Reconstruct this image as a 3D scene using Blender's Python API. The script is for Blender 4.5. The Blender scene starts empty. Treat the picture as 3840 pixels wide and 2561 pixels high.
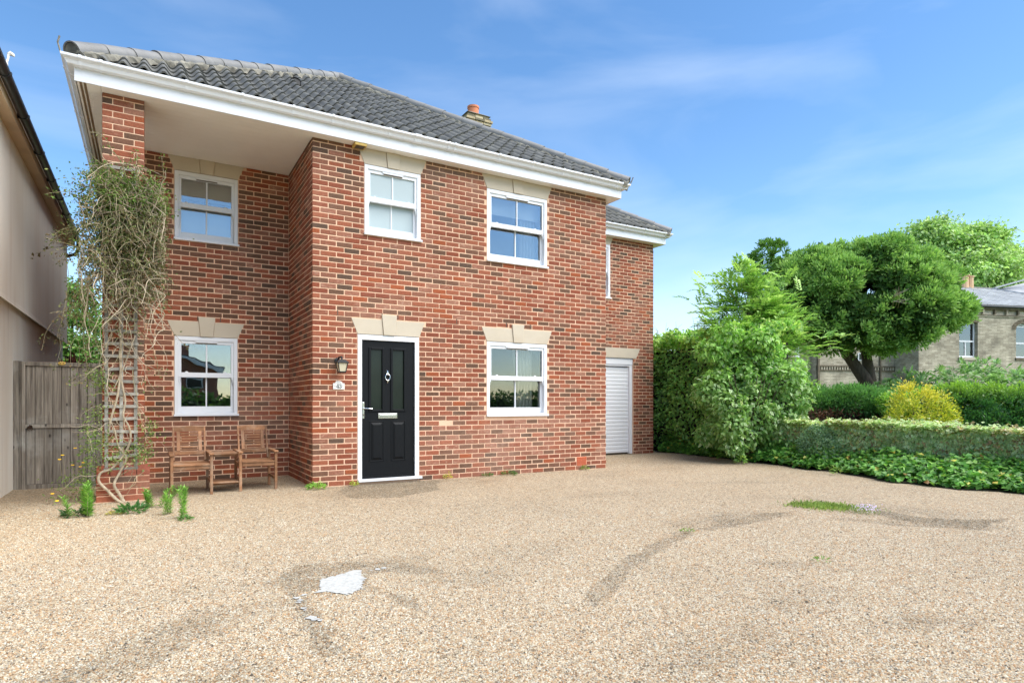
import bpy, bmesh, math, random
import numpy as np
from mathutils import Vector, Matrix, Euler

random.seed(7)
RNG = np.random.default_rng(7)
R = math.radians
scene = bpy.context.scene
COL = scene.collection

# ------------------------------------------------------------------ camera
cam_d = bpy.data.cameras.new("camera")
cam = bpy.data.objects.new("camera", cam_d)
COL.objects.link(cam)
cam.location = (-1.9425, -8.766, 1.176)
cam.rotation_euler = (R(90), 0, -R(30.41))
cam_d.sensor_width = 36.0
cam_d.lens = 36.0 * 2317.0 / 3840.0
cam_d.shift_y = 229.5 / 3840.0
cam_d.clip_end = 1500
scene.camera = cam

# ------------------------------------------------------------------ sky, sun, exposure
SUN_EL, SUN_AZ = R(54), (0.64, -0.77)
world = bpy.data.worlds.new("World")
scene.world = world
world.use_nodes = True
wn = world.node_tree
for n in list(wn.nodes):
    wn.nodes.remove(n)
w_out = wn.nodes.new("ShaderNodeOutputWorld")
w_bg = wn.nodes.new("ShaderNodeBackground")
w_sky = wn.nodes.new("ShaderNodeTexSky")
w_sky.sky_type = 'NISHITA'
w_sky.sun_disc = False
w_sky.sun_elevation = SUN_EL
w_sky.sun_rotation = math.atan2(SUN_AZ[0], SUN_AZ[1])
w_sky.air_density = 1.0
w_sky.dust_density = 0.2
w_sky.ozone_density = 1.0
w_bg.inputs["Strength"].default_value = 0.080
# thin high cirrus streaks over the whole dome
w_tc = wn.nodes.new("ShaderNodeTexCoord")
w_map = wn.nodes.new("ShaderNodeMapping")
w_map.inputs['Rotation'].default_value = (0.2, 0.3, 0.9)
w_map.inputs['Scale'].default_value = (0.7, 2.0, 5.0)
w_no = wn.nodes.new("ShaderNodeTexNoise")
w_no.inputs['Scale'].default_value = 1.3
w_no.inputs['Detail'].default_value = 7
w_no.inputs['Roughness'].default_value = 0.5
w_no.inputs['Distortion'].default_value = 0.5
w_mr = wn.nodes.new("ShaderNodeMapRange")
w_mr.inputs['From Min'].default_value = 0.46
w_mr.inputs['From Max'].default_value = 0.80
w_mr.inputs['To Max'].default_value = 0.28
w_mix = wn.nodes.new("ShaderNodeMix")
w_mix.data_type = 'RGBA'
w_mix.inputs['B'].default_value = (5.6, 6.0, 6.5, 1)
wl = wn.links.new
wl(w_tc.outputs['Generated'], w_map.inputs['Vector'])
wl(w_map.outputs['Vector'], w_no.inputs['Vector'])
wl(w_no.outputs['Fac'], w_mr.inputs['Value'])
wl(w_mr.outputs['Result'], w_mix.inputs['Factor'])
w_hs = wn.nodes.new('ShaderNodeHueSaturation'); w_hs.inputs['Saturation'].default_value = 1.22
wl(w_sky.outputs['Color'], w_hs.inputs['Color'])
wl(w_hs.outputs['Color'], w_mix.inputs['A'])
wl(w_mix.outputs['Result'], w_bg.inputs['Color'])
wl(w_bg.outputs['Background'], w_out.inputs['Surface'])

sun_d = bpy.data.lights.new("sun", 'SUN')
sun_d.energy = 2.3
sun_d.angle = R(70)
sun_d.color = (1.0, 0.95, 0.86)
sun = bpy.data.objects.new("sun", sun_d)
COL.objects.link(sun)
sdir = Vector((SUN_AZ[0] * math.cos(SUN_EL), SUN_AZ[1] * math.cos(SUN_EL), math.sin(SUN_EL)))
sun.rotation_euler = sdir.to_track_quat('Z', 'Y').to_euler()

scene.view_settings.view_transform = 'Standard'
scene.view_settings.look = 'None'
scene.view_settings.exposure = 1.6
scene.view_settings.gamma = 1.0
scene.view_settings.use_curve_mapping = False
scene.cycles.max_bounces = 8
scene.cycles.transparent_max_bounces = 12
scene.cycles.caustics_reflective = False
scene.cycles.caustics_refractive = False

# ------------------------------------------------------------------ helpers
def lin(r, g, b, k=1.0):
    def f(c):
        c /= 255.0
        return (c / 12.92 if c <= 0.04045 else ((c + 0.055) / 1.055) ** 2.4) * k
    return (f(r), f(g), f(b))

ORIG = {}
def org(o):
    return ORIG.get(o.name, np.zeros(3)) if o else np.zeros(3)

def tag(o, label=None, cat=None, group=None, kind=None):
    if label: o['label'] = label
    if cat: o['category'] = cat
    if group: o['group'] = group
    if kind: o['kind'] = kind
    return o

def thing(name, label, cat, loc=(0, 0, 0), group=None, parent=None):
    o = bpy.data.objects.new(name, None)
    COL.objects.link(o)
    o.location = loc
    o.empty_display_size = 0.1
    ORIG[o.name] = np.array(loc, float)
    return tag(o, label, cat, group)

def link(name, me, parent=None, loc=None, rot=None):
    o = bpy.data.objects.new(name, me)
    COL.objects.link(o)
    if parent is not None:
        o.parent = parent
    base = org(parent)
    if loc is not None:
        o.location = np.array(loc) - base
        ORIG[o.name] = np.array(loc, float)
    else:
        ORIG[o.name] = base
    if rot is not None:
        o.rotation_euler = rot
    return o

def np_mesh(name, V, F, mat, cols=None, smooth=False):
    """V (n,3); F list of polygons or int array (m,k)."""
    me = bpy.data.meshes.new(name)
    V = np.asarray(V, np.float32)
    if isinstance(F, np.ndarray):
        m, k = F.shape
        me.vertices.add(len(V)); me.vertices.foreach_set('co', V.ravel())
        me.loops.add(m * k); me.loops.foreach_set('vertex_index', F.astype(np.int32).ravel())
        me.polygons.add(m)
        me.polygons.foreach_set('loop_start', np.arange(0, m * k, k, dtype=np.int32))
        me.update(calc_edges=True)
    else:
        me.from_pydata(V.tolist(), [], F)
    if mat: me.materials.append(mat)
    if cols is not None:
        at = me.attributes.new('Col', 'FLOAT_COLOR', 'POINT')
        c = np.ones((len(V), 4), np.float32); cc = np.asarray(cols)
        c[:, :cc.shape[1]] = cc
        at.data.foreach_set('color', c.ravel())
    if smooth:
        me.polygons.foreach_set('use_smooth', np.ones(len(me.polygons), bool))
    return me

class MB:
    def __init__(s): s.v = []; s.f = []
    def add(s, V, F):
        b = len(s.v); s.v += [tuple(map(float, p)) for p in V]
        s.f += [tuple(b + i for i in f) for f in F]; return s
    def box(s, x0, x1, y0, y1, z0, z1):
        x0, x1 = min(x0, x1), max(x0, x1); y0, y1 = min(y0, y1), max(y0, y1); z0, z1 = min(z0, z1), max(z0, z1)
        return s.add([(x0,y0,z0),(x1,y0,z0),(x1,y1,z0),(x0,y1,z0),(x0,y0,z1),(x1,y0,z1),(x1,y1,z1),(x0,y1,z1)],
                     [(0,3,2,1),(4,5,6,7),(0,1,5,4),(1,2,6,5),(2,3,7,6),(3,0,4,7)])
    def bar(s, p, q, w, t, up=(0, 0, 1)):
        """rectangular bar from p to q: w across (horizontal-ish), t along up."""
        p, q = Vector(p), Vector(q); d = (q - p).normalized(); u = Vector(up)
        a = d.cross(u)
        if a.length < 1e-4: a = d.cross(Vector((1, 0, 0)))
        a.normalize(); b = a.cross(d).normalized()
        a *= w / 2; b *= t / 2
        V = [p - a - b, p + a - b, p + a + b, p - a + b, q - a - b, q + a - b, q + a + b, q - a + b]
        return s.add(V, [(0,3,2,1),(4,5,6,7),(0,1,5,4),(1,2,6,5),(2,3,7,6),(3,0,4,7)])
    def prism(s, poly, y0, y1, fn=lambda a, b, y: (a, y, b)):
        """poly in (a,b) extruded y0..y1 (front y0). poly counter-clockwise seen from the front."""
        n = len(poly)
        V = [fn(a, b, y0) for a, b in poly] + [fn(a, b, y1) for a, b in poly]
        F = [tuple(range(n)), tuple(range(2 * n - 1, n - 1, -1))]
        F += [(i, i + n, (i + 1) % n + n, (i + 1) % n) for i in range(n)]
        return s.add(V, F)
    def tube(s, pts, rad, n=8, cap=True):
        pts = [Vector(p) for p in pts]
        if not hasattr(rad, '__len__'): rad = [rad] * len(pts)
        prev = None; rings = []
        for i, p in enumerate(pts):
            d = (pts[min(i + 1, len(pts) - 1)] - pts[max(i - 1, 0)])
            if d.length < 1e-6: d = Vector((0, 0, 1))
            d.normalize()
            a = d.cross(Vector((0, 0, 1)) if abs(d.z) < 0.9 else Vector((1, 0, 0))) if prev is None else prev - d * prev.dot(d)
            if a.length < 1e-5: a = d.cross(Vector((0, 1, 0.3)))
            a.normalize(); prev = a; b = d.cross(a)
            rings.append([p + (a * math.cos(t) + b * math.sin(t)) * rad[i] for t in [2 * math.pi * k / n for k in range(n)]])
        V = [v for r in rings for v in r]; F = []
        for i in range(len(pts) - 1):
            for k in range(n):
                F.append((i * n + k, i * n + (k + 1) % n, (i + 1) * n + (k + 1) % n, (i + 1) * n + k))
        if cap: F += [tuple(range(n - 1, -1, -1)), tuple((len(pts) - 1) * n + k for k in range(n))]
        return s.add(V, F)
    def lathe(s, c, prof, n=16, axis='z'):
        V = []; F = []; c = Vector(c)
        for r, h in prof:
            for k in range(n):
                t = 2 * math.pi * k / n
                o = (r * math.cos(t), r * math.sin(t), h) if axis == 'z' else (r * math.cos(t), h, r * math.sin(t))
                V.append(c + Vector(o))
        for i in range(len(prof) - 1):
            for k in range(n):
                F.append((i * n + k, i * n + (k + 1) % n, (i + 1) * n + (k + 1) % n, (i + 1) * n + k))
        F += [tuple(range(n - 1, -1, -1)), tuple((len(prof) - 1) * n + k for k in range(n))]
        return s.add(V, F)
    def build(s, name, mat, parent=None, smooth=False, bevel=0, loc=None, cols=None):
        V = np.array(s.v, float); base = np.array(loc, float) if loc is not None else org(parent)
        me = np_mesh(name, V - base, s.f, mat, cols, smooth)
        bm = bmesh.new(); bm.from_mesh(me); bmesh.ops.recalc_face_normals(bm, faces=bm.faces); bm.to_mesh(me); bm.free()
        if smooth and len(me.polygons):
            me.polygons.foreach_set('use_smooth', np.ones(len(me.polygons), bool))
            try: me.set_sharp_from_angle(angle=R(40))
            except Exception: pass
        o = link(name, me, parent, loc)
        if bevel:
            b = o.modifiers.new("bevel", 'BEVEL'); b.width = bevel; b.segments = 2; b.limit_method = 'ANGLE'
        return o

def vnoise(P, seed=0):
    """smooth value noise in [0,1] at points P (n,2|3)"""
    P = np.asarray(P, float)
    if P.shape[1] == 2: P = np.c_[P, np.zeros(len(P))]
    i = np.floor(P).astype(np.int64); f = P - i; f = f * f * (3 - 2 * f)
    def h(a):
        n = (a[:, 0] * 374761393 + a[:, 1] * 668265263 + a[:, 2] * 2147483647 + seed * 1274126177) & 0xffffffff
        n = ((n ^ (n >> 13)) * 1274126177) & 0xffffffff
        n = ((n ^ (n >> 16)) * 2246822519) & 0xffffffff
        return ((n ^ (n >> 15)) & 0xffffff) / float(0xffffff)
    r = np.zeros(len(P))
    for dx in (0, 1):
        for dy in (0, 1):
            for dz in (0, 1):
                w = (f[:, 0] if dx else 1 - f[:, 0]) * (f[:, 1] if dy else 1 - f[:, 1]) * (f[:, 2] if dz else 1 - f[:, 2])
                r += w * h(i + np.array([dx, dy, dz]))
    return r

def fbm(P, seed=0, o=3):
    P = np.asarray(P, float); a = 0; w = 0.5; t = 0
    for k in range(o):
        a = a + w * vnoise(P * 2 ** k + 17.3 * k, seed + k); t += w; w *= 0.5
    return a / t

# ------------------------------------------------------------------ materials
class NT:
    def __init__(s, name):
        s.m = bpy.data.materials.new(name); s.m.use_nodes = True
        s.t = s.m.node_tree; s.p = s.t.nodes['Principled BSDF']; s.o = s.t.nodes['Material Output']
    def n(s, typ, **kw):
        x = s.t.nodes.new(typ)
        for k, v in kw.items():
            if k in x.inputs: x.inputs[k].default_value = v
            else: setattr(x, k, v)
        return x
    def l(s, a, b): s.t.links.new(a, b)
    def pos(s):
        return s.n('ShaderNodeNewGeometry').outputs['Position']
    def noise(s, scale, detail=3, vec=None, rough=0.5, dist=0.0):
        x = s.n('ShaderNodeTexNoise', Scale=scale, Detail=detail, Roughness=rough, Distortion=dist)
        s.l(vec if vec is not None else s.pos(), x.inputs['Vector']); return x.outputs['Fac']
    def mapr(s, v, a, b, c=0.0, d=1.0):
        x = s.n('ShaderNodeMapRange'); x.inputs['From Min'].default_value = a; x.inputs['From Max'].default_value = b
        x.inputs['To Min'].default_value = c; x.inputs['To Max'].default_value = d
        s.l(v, x.inputs['Value']); return x.outputs['Result']
    def mix(s, f, a, b, mode='MIX'):
        x = s.n('ShaderNodeMix'); x.data_type = 'RGBA'; x.blend_type = mode
        for k, v in (('Factor', f), ('A', a), ('B', b)):
            sock = [i for i in x.inputs if i.name == k and (i.type == ('VALUE' if k == 'Factor' else 'RGBA'))][0]
            if isinstance(v, (int, float)): sock.default_value = v
            elif isinstance(v, tuple): sock.default_value = v + ((1,) if len(v) == 3 else ())
            else: s.l(v, sock)
        return [o for o in x.outputs if o.type == 'RGBA'][0]
    def math(s, op, a, b=0.0):
        x = s.n('ShaderNodeMath'); x.operation = op
        for i, v in enumerate((a, b)):
            if isinstance(v, (int, float)): x.inputs[i].default_value = v
            else: s.l(v, x.inputs[i])
        return x.outputs[0]
    def attr(s, name='Col'):
        x = s.n('ShaderNodeAttribute'); x.attribute_name = name; return x
    def mapping(s, scale, rot=(0, 0, 0), vec=None):
        x = s.n('ShaderNodeMapping'); x.inputs['Scale'].default_value = scale; x.inputs['Rotation'].default_value = rot
        s.l(vec if vec is not None else s.pos(), x.inputs['Vector']); return x.outputs[0]
    def bump(s, h, strength=0.3, dist=0.005):
        x = s.n('ShaderNodeBump'); x.inputs['Strength'].default_value = strength; x.inputs['Distance'].default_value = dist
        s.l(h, x.inputs['Height']); s.l(x.outputs[0], s.p.inputs['Normal'])
    def base(s, c):
        if isinstance(c, tuple): s.p.inputs['Base Color'].default_value = c + (1,)
        else: s.l(c, s.p.inputs['Base Color'])
    def set(s, rough=0.6, spec=0.4, metal=0.0):
        s.p.inputs['Roughness'].default_value = rough
        s.p.inputs['Specular IOR Level'].default_value = spec
        s.p.inputs['Metallic'].default_value = metal

def varmat(name, c, rough=0.6, var=0.15, scale=6.0, spec=0.35, bump=0.0, bscale=80.0, dirt=None, metal=0.0, stretch=None):
    """base colour with mottled variation, optional dirt colour (rgb, amount), fine relief"""
    t = NT(name); t.set(rough, spec, metal)
    vec = t.mapping(stretch) if stretch else None
    nz = t.noise(scale, 5, vec)
    k = t.mapr(nz, 0.25, 0.75, 1 - var, 1 + var)
    comb = t.n('ShaderNodeCombineColor')
    for i in range(3): t.l(k, comb.inputs[i])
    col = t.mix(1.0, tuple(c), comb.outputs[0], 'MULTIPLY')
    if dirt:
        d = t.mapr(t.noise(dirt[2] if len(dirt) > 2 else 1.7, 6, vec, 0.6), 0.5, 0.72, 0.0, dirt[1])
        col = t.mix(d, col, tuple(dirt[0]))
    t.base(col)
    if bump: t.bump(t.noise(bscale, 3), bump, 0.004)
    return t.m

M = {}
M['white'] = varmat('white_upvc', (0.77, 0.78, 0.80), 0.28, 0.02, 3, 0.5)
M['soffit'] = varmat('soffit_board_white', (0.92, 0.90, 0.86), 0.4, 0.03, 2, 0.4)
M['gap'] = varmat('dark_gap', (0.10, 0.08, 0.06), 0.8, 0.1)
M['mortar'] = varmat('pale_mortar', lin(222, 184, 154), 0.9, 0.12, 2.5, 0.2, 0.4, 160)
M['stone'] = varmat('cast_stone', lin(196, 184, 164), 0.85, 0.05, 4, 0.2, 0.15, 200, dirt=(lin(180, 160, 130), 0.25, 2.5))
M['tile'] = varmat('grey_pantile', (0.120, 0.118, 0.107), 0.65, 0.30, 3.0, 0.3, 0.25, 60, dirt=((0.20, 0.195, 0.165), 0.6, 6.0))
M['hip'] = varmat('hip_tile_concrete', (0.20, 0.196, 0.19), 0.55, 0.2, 3.0, 0.4, 0.3, 70, dirt=((0.10, 0.10, 0.09), 0.5, 4.0))
M['bedding'] = varmat('bedding_mortar', (0.24, 0.225, 0.185), 0.9, 0.4, 9.0, 0.2, 0.6, 40, dirt=((0.04, 0.04, 0.036), 0.9, 5.0))
M['deck'] = varmat('roof_felt', (0.03, 0.03, 0.03), 0.9)
M['render'] = None
M['black'] = varmat('black_gutter', (0.022, 0.024, 0.027), 0.35, 0.25, 4, 0.5)
M['beige'] = varmat('beige_fascia', lin(208, 182, 150), 0.6, 0.06, 3, 0.3, dirt=(lin(160, 130, 95), 0.3, 2.0))
M['door'] = varmat('dark_navy_door', (0.0050, 0.0058, 0.0068), 0.5, 0.25, 5, 0.18, 0.25, 50, stretch=(30, 30, 2.5))
M['chrome'] = varmat('chrome', (0.80, 0.80, 0.80), 0.18, 0.03, 5, 0.5, metal=1.0)
M['lantern'] = varmat('black_lantern_metal', (0.018, 0.020, 0.022), 0.38, 0.1)
M['lamp_glass'] = varmat('cream_lantern_glass', (0.62, 0.56, 0.40), 0.25, 0.05, 8, 0.5)
M['ink'] = varmat('black_paint', (0.02, 0.02, 0.02), 0.5)
M['plaque'] = varmat('plaque_white', (0.78, 0.77, 0.72), 0.35, 0.04, 30)
M['oldwood'] = None
M['teak'] = None
M['terracotta'] = varmat('terracotta', lin(205, 130, 95), 0.75, 0.15, 8, 0.25, 0.3, 60)
M['airbrick'] = varmat('airbrick_clay', lin(190, 92, 58), 0.8, 0.12, 12, 0.2)
M['oakbox'] = varmat('pale_timber_box', lin(190, 160, 90), 0.7, 0.2, 12, 0.3)
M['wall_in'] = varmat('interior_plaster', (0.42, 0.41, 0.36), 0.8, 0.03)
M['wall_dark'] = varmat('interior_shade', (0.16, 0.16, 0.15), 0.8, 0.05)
M['curtain'] = varmat('cream_curtain', (0.55, 0.53, 0.46), 0.8, 0.06, 30, 0.2)
M['blind'] = varmat('grey_blind', (0.16, 0.165, 0.14), 0.8, 0.15, 9, 0.2)
M['white_blind'] = varmat('white_blind', (0.74, 0.77, 0.78), 0.8, 0.03, 9, 0.2)
M['darkstuff'] = varmat('plain_dark', (0.015, 0.016, 0.018), 0.4, 0.2)

def glass(name, refl, rough=0.0, tint=(0.95, 0.97, 0.96)):
    t = NT(name); nt = t.t
    tr = t.n('ShaderNodeBsdfTransparent'); tr.inputs[0].default_value = tint + (1,)
    gl = t.n('ShaderNodeBsdfGlossy'); gl.inputs['Roughness'].default_value = rough
    gl.inputs['Color'].default_value = (0.92, 0.96, 1.0, 1)
    # float glass is never quite flat
    b = t.n('ShaderNodeBump'); b.inputs['Strength'].default_value = 0.05; b.inputs['Distance'].default_value = 0.02
    t.l(t.noise(2.2, 2), b.inputs['Height']); t.l(b.outputs[0], gl.inputs['Normal'])
    lw = t.n('ShaderNodeLayerWeight'); lw.inputs['Blend'].default_value = 0.35
    f = t.mapr(lw.outputs['Fresnel'], 0.0, 1.0, refl, 1.0)
    mx = t.n('ShaderNodeMixShader'); t.l(f, mx.inputs[0]); t.l(tr.outputs[0], mx.inputs[1]); t.l(gl.outputs[0], mx.inputs[2])
    t.l(mx.outputs[0], t.o.inputs['Surface'])
    return t.m
M['glass'] = glass('window_glass', 0.15)
M['glass_soft'] = glass('clear_window_glass', 0.05)
M['glass_dark'] = varmat('door_glass', (0.012, 0.018, 0.013), 0.2, 0.3, 3, 0.3)
def frosted():
    t = NT('obscured_glass'); t.set(0.35, 0.5)
    t.base((0.40, 0.475, 0.485))
    t.bump(t.noise(60, 3), 0.15, 0.004)
    return t.m
M['frost'] = frosted()

def brick_mat():
    t = NT('brick'); t.set(0.88, 0.18)
    a = t.attr('Col')
    pos = t.pos()
    smear = t.noise(11, 4, t.mapping((1, 1, 1.8)), 0.6, 0.6)
    th = t.math('SUBTRACT', 1.0, a.outputs['Alpha'])
    d = t.math('SUBTRACT', smear, t.mapr(th, 0, 1, 0.34, 0.80))
    f = t.mapr(d, -0.02, 0.16, 0.0, 0.52)
    col = t.mix(f, a.outputs['Color'], lin(212, 172, 148))
    k = t.mapr(t.noise(45, 4, None, 0.65), 0.2, 0.8, 0.51, 0.96)
    k2 = t.mapr(t.noise(0.9, 3), 0.3, 0.7, 0.88, 1.12)
    k = t.math('MULTIPLY', k, k2)
    comb = t.n('ShaderNodeCombineColor')
    for i in range(3): t.l(k, comb.inputs[i])
    col = t.mix(1.0, col, comb.outputs[0], 'MULTIPLY')
    hz = t.mapr(t.noise(0.55, 5, None, 0.6, 0.3), 0.50, 0.74, 0.0, 0.30)
    col = t.mix(t.math('MULTIPLY', hz, t.mapr(t.noise(16, 3), 0.3, 0.6, 0.3, 1.0)), col, lin(196, 164, 144))
    spk = t.mapr(t.noise(150, 2), 0.62, 0.72, 0.0, 0.35)
    col = t.mix(spk, col, lin(70, 45, 38))
    t.base(col); t.bump(t.noise(120, 4, None, 0.7), 0.5, 0.004)
    return t.m
M['brick'] = brick_mat()

def brick_tex(name, c1, c2, mort, sx=0.225, sz=0.075, pale=None, vary=0.5):
    """flat brickwork for walls too far off or out of sight"""
    t = NT(name); t.set(0.9, 0.15)
    pos = t.pos()
    sep = t.n('ShaderNodeSeparateXYZ'); t.l(pos, sep.inputs[0])
    s = t.math('ADD', sep.outputs[0], sep.outputs[1])
    cmb = t.n('ShaderNodeCombineXYZ'); t.l(s, cmb.inputs[0]); t.l(sep.outputs[2], cmb.inputs[1])
    b = t.n('ShaderNodeTexBrick'); b.inputs['Scale'].default_value = 1.0
    b.inputs['Brick Width'].default_value = sx; b.inputs['Row Height'].default_value = sz
    b.inputs['Mortar Size'].default_value = 0.006; b.inputs['Color1'].default_value = c1 + (1,)
    b.inputs['Color2'].default_value = c2 + (1,); b.inputs['Mortar'].default_value = mort + (1,)
    t.l(cmb.outputs[0], b.inputs['Vector'])
    k = t.mapr(t.noise(1.1, 5, None, 0.65), 0.3, 0.7, 1 - 0.35 * vary, 1 + 0.3 * vary)
    comb = t.n('ShaderNodeCombineColor')
    for i in range(3): t.l(k, comb.inputs[i])
    t.base(t.mix(1.0, b.outputs['Color'], comb.outputs[0], 'MULTIPLY'))
    return t.m
M['redwall'] = brick_tex('red_brickwork', lin(160, 85, 62), lin(110, 66, 54), lin(215, 180, 158))

def render_mat():
    t = NT('painted_render'); t.set(0.85, 0.2)
    streak = t.noise(1.0, 5, t.mapping((2.2, 2.2, 0.35)), 0.6, 0.4)
    col = t.mix(t.mapr(streak, 0.42, 0.72, 0.0, 0.75), (0.95, 0.90, 0.80), (0.84, 0.75, 0.62))
    st2 = t.noise(1.0, 6, t.mapping((6.0, 6.0, 0.25)), 0.6)
    col = t.mix(t.mapr(st2, 0.55, 0.8, 0.0, 0.35), col, lin(178, 160, 140))
    t.base(col); t.bump(t.noise(180, 3), 0.25, 0.003)
    return t.m
M['render'] = render_mat()

def wood_mat(name, c, dark, gstretch, knots=True, rough=0.75, silver=None):
    t = NT(name); t.set(rough, 0.25)
    a = t.attr('Col')
    g = t.noise(1.0, 6, t.mapping(gstretch), 0.65, 0.8)
    col = t.mix(t.mapr(g, 0.3, 0.72, 0.0, 1.0), tuple(c), tuple(dark))
    if silver:
        s = t.noise(2.3, 4, None, 0.6)
        col = t.mix(t.mapr(s, 0.52, 0.72, 0.0, 0.7), col, tuple(silver))
    if knots:
        v = t.n('ShaderNodeTexVoronoi'); v.inputs['Scale'].default_value = 1.0
        t.l(t.mapping((7.5, 7.5, 3.6)), v.inputs['Vector'])
        k = t.mapr(v.outputs['Distance'], 0.05, 0.12, 0.85, 0.0)
        col = t.mix(k, col, (0.03, 0.026, 0.022))
    info = t.n('ShaderNodeObjectInfo')
    kk = t.mapr(info.outputs['Random'], 0, 1, 0.70, 1.22)
    comb = t.n('ShaderNodeCombineColor')
    for i in range(3): t.l(kk, comb.inputs[i])
    t.base(t.mix(1.0, col, comb.outputs[0], 'MULTIPLY')); t.bump(g, 0.35, 0.004)
    return t.m
M['oldwood'] = wood_mat('weathered_gate_timber', lin(164, 155, 142), lin(90, 82, 74), (30, 30, 1.5), True, 0.85, lin(176, 174, 166))
M['teak'] = wood_mat('oiled_hardwood', lin(164, 120, 86), lin(112, 78, 54), (9, 9, 9), False, 0.6, lin(182, 162, 140))
M['trellis'] = wood_mat('silvered_trellis_timber', lin(172, 168, 158), lin(118, 112, 102), (14, 14, 6), False, 0.85, lin(190, 188, 180))
M['bark'] = varmat('bark', (0.10, 0.075, 0.055), 0.9, 0.4, 6, 0.2, 0.8, 18, stretch=(3, 3, 0.6))
M['stem'] = varmat('pale_stem', lin(172, 158, 136), 0.85, 0.35, 14, 0.15, 0.6, 60, dirt=(lin(110, 96, 78), 0.6, 16.0))
M['greystem'] = varmat('grey_green_stem', lin(150, 142, 112), 0.8, 0.2, 9, 0.2)

def leaf_mat(name, transl=0.35, rough=0.5, spec=0.35):
    t = NT(name); t.set(rough, spec)
    a = t.attr('Col')
    k = t.mapr(t.noise(5.0, 2), 0.3, 0.7, 1.25, 1.75)
    comb = t.n('ShaderNodeCombineColor')
    for i in range(3): t.l(k, comb.inputs[i])
    col = t.mix(1.0, a.outputs['Color'], comb.outputs[0], 'MULTIPLY')
    t.base(col)
    tr = t.n('ShaderNodeBsdfTranslucent')
    t.l(t.mix(1.0, col, (1.0, 1.08, 0.70), 'MULTIPLY'), tr.inputs['Color'])
    mx = t.n('ShaderNodeMixShader'); mx.inputs[0].default_value = transl
    t.l(t.p.outputs[0], mx.inputs[1]); t.l(tr.outputs[0], mx.inputs[2]); t.l(mx.outputs[0], t.o.inputs['Surface'])
    return t.m
M['leaf'] = leaf_mat('broad_leaf', 0.40, 0.42, 0.45)
M['needle'] = leaf_mat('conifer_spray', 0.33, 0.7, 0.2)
M['dryleaf'] = leaf_mat('dull_leaf', 0.25, 0.7, 0.2)
M['petal'] = leaf_mat('petal', 0.3, 0.6, 0.2)
# ================================================================== THE BRICK HOUSE
ZT = 4.85                       # soffit level
house = thing('brick_house', 'two-storey red brick house with white sash windows, black front door and dark hipped roof', 'house', (0, 0, 0))

# ---------------------------------------------------------------- bricks
PAL = []
def pal(c, a, n): PAL.extend([(lin(*c), a)] * n)
pal((165, 97, 72), 0.24, 5); pal((157, 88, 65), 0.18, 5); pal((172, 104, 78), 0.30, 5); pal((150, 86, 65), 0.22, 4)
pal((159, 101, 79), 0.48, 4); pal((168, 113, 91), 0.58, 3); pal((132, 95, 76), 0.22, 4); pal((120, 90, 72), 0.18, 3)
pal((106, 84, 70), 0.28, 2); pal((153, 102, 81), 0.38, 4); pal((173, 122, 99), 0.56, 1); pal((175, 96, 63), 0.14, 2)
NP = len(PAL)
DARKS = [i for i, p in enumerate(PAL) if sum(p[0]) < 0.44 and p[1] < 0.28]
PALES = [i for i, p in enumerate(PAL) if p[1] >= 0.45]

def chamfer_box_template(c=0.004):
    """unit data: 24 corners as (sign, inset axis) and faces"""
    S = [(a, b, d) for a in (-1, 1) for b in (-1, 1) for d in (-1, 1)]
    idx = {}; V = []
    for s in S:
        for ax in range(3):                        # vertex lying on the face normal to axis ax
            idx[(s, ax)] = len(V); V.append((s, ax))
    F = []
    def quad(l):
        F.append(l)
    for ax in range(3):
        for sg in (-1, 1):
            o = [i for i in range(3) if i != ax]
            cyc = [(-1, -1), (1, -1), (1, 1), (-1, 1)]
            f = []
            for p, q in cyc:
                s = [0, 0, 0]; s[ax] = sg; s[o[0]] = p; s[o[1]] = q
                f.append(idx[(tuple(s), ax)])
            if (sg > 0) == (ax == 1): f = f[::-1]
            F.append(f)
    for ax in range(3):                            # edges parallel to ax
        o = [i for i in range(3) if i != ax]
        for p in (-1, 1):
            for q in (-1, 1):
                s0 = [0, 0, 0]; s0[ax] = -1; s0[o[0]] = p; s0[o[1]] = q
                s1 = list(s0); s1[ax] = 1; s0 = tuple(s0); s1 = tuple(s1)
                F.append([idx[(s0, o[0])], idx[(s1, o[0])], idx[(s1, o[1])], idx[(s0, o[1])]])
    for s in S:
        F.append([idx[(s, 0)], idx[(s, 1)], idx[(s, 2)]])
    return V, F
TV, TF = chamfer_box_template()
_sg = np.array([v[0] for v in TV], float)
_in = np.ones((24, 3)); 
for i, v in enumerate(TV): _in[i, v[1]] = 0.0
# make the winding outward
def _orient():
    V = _sg - 0.1 * _sg * _in
    out = []
    for f in TF:
        p = V[f]; n = np.cross(p[1] - p[0], p[2] - p[0])
        out.append(f if n @ p.mean(0) > 0 else f[::-1])
    return out
TF = _orient()
def brick_verts(hx, hy, hz, c=0.0045):
    return _sg * (np.array([hx, hy, hz]) - c * _in)

BR = []   # (centre xyz, hx along u, hy along normal, hz, angle, palette)
def add_brick(cx, cy, cz, hx, hy, hz, ang, pi): BR.append((cx, cy, cz, hx, hy, hz, ang, pi))

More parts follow.
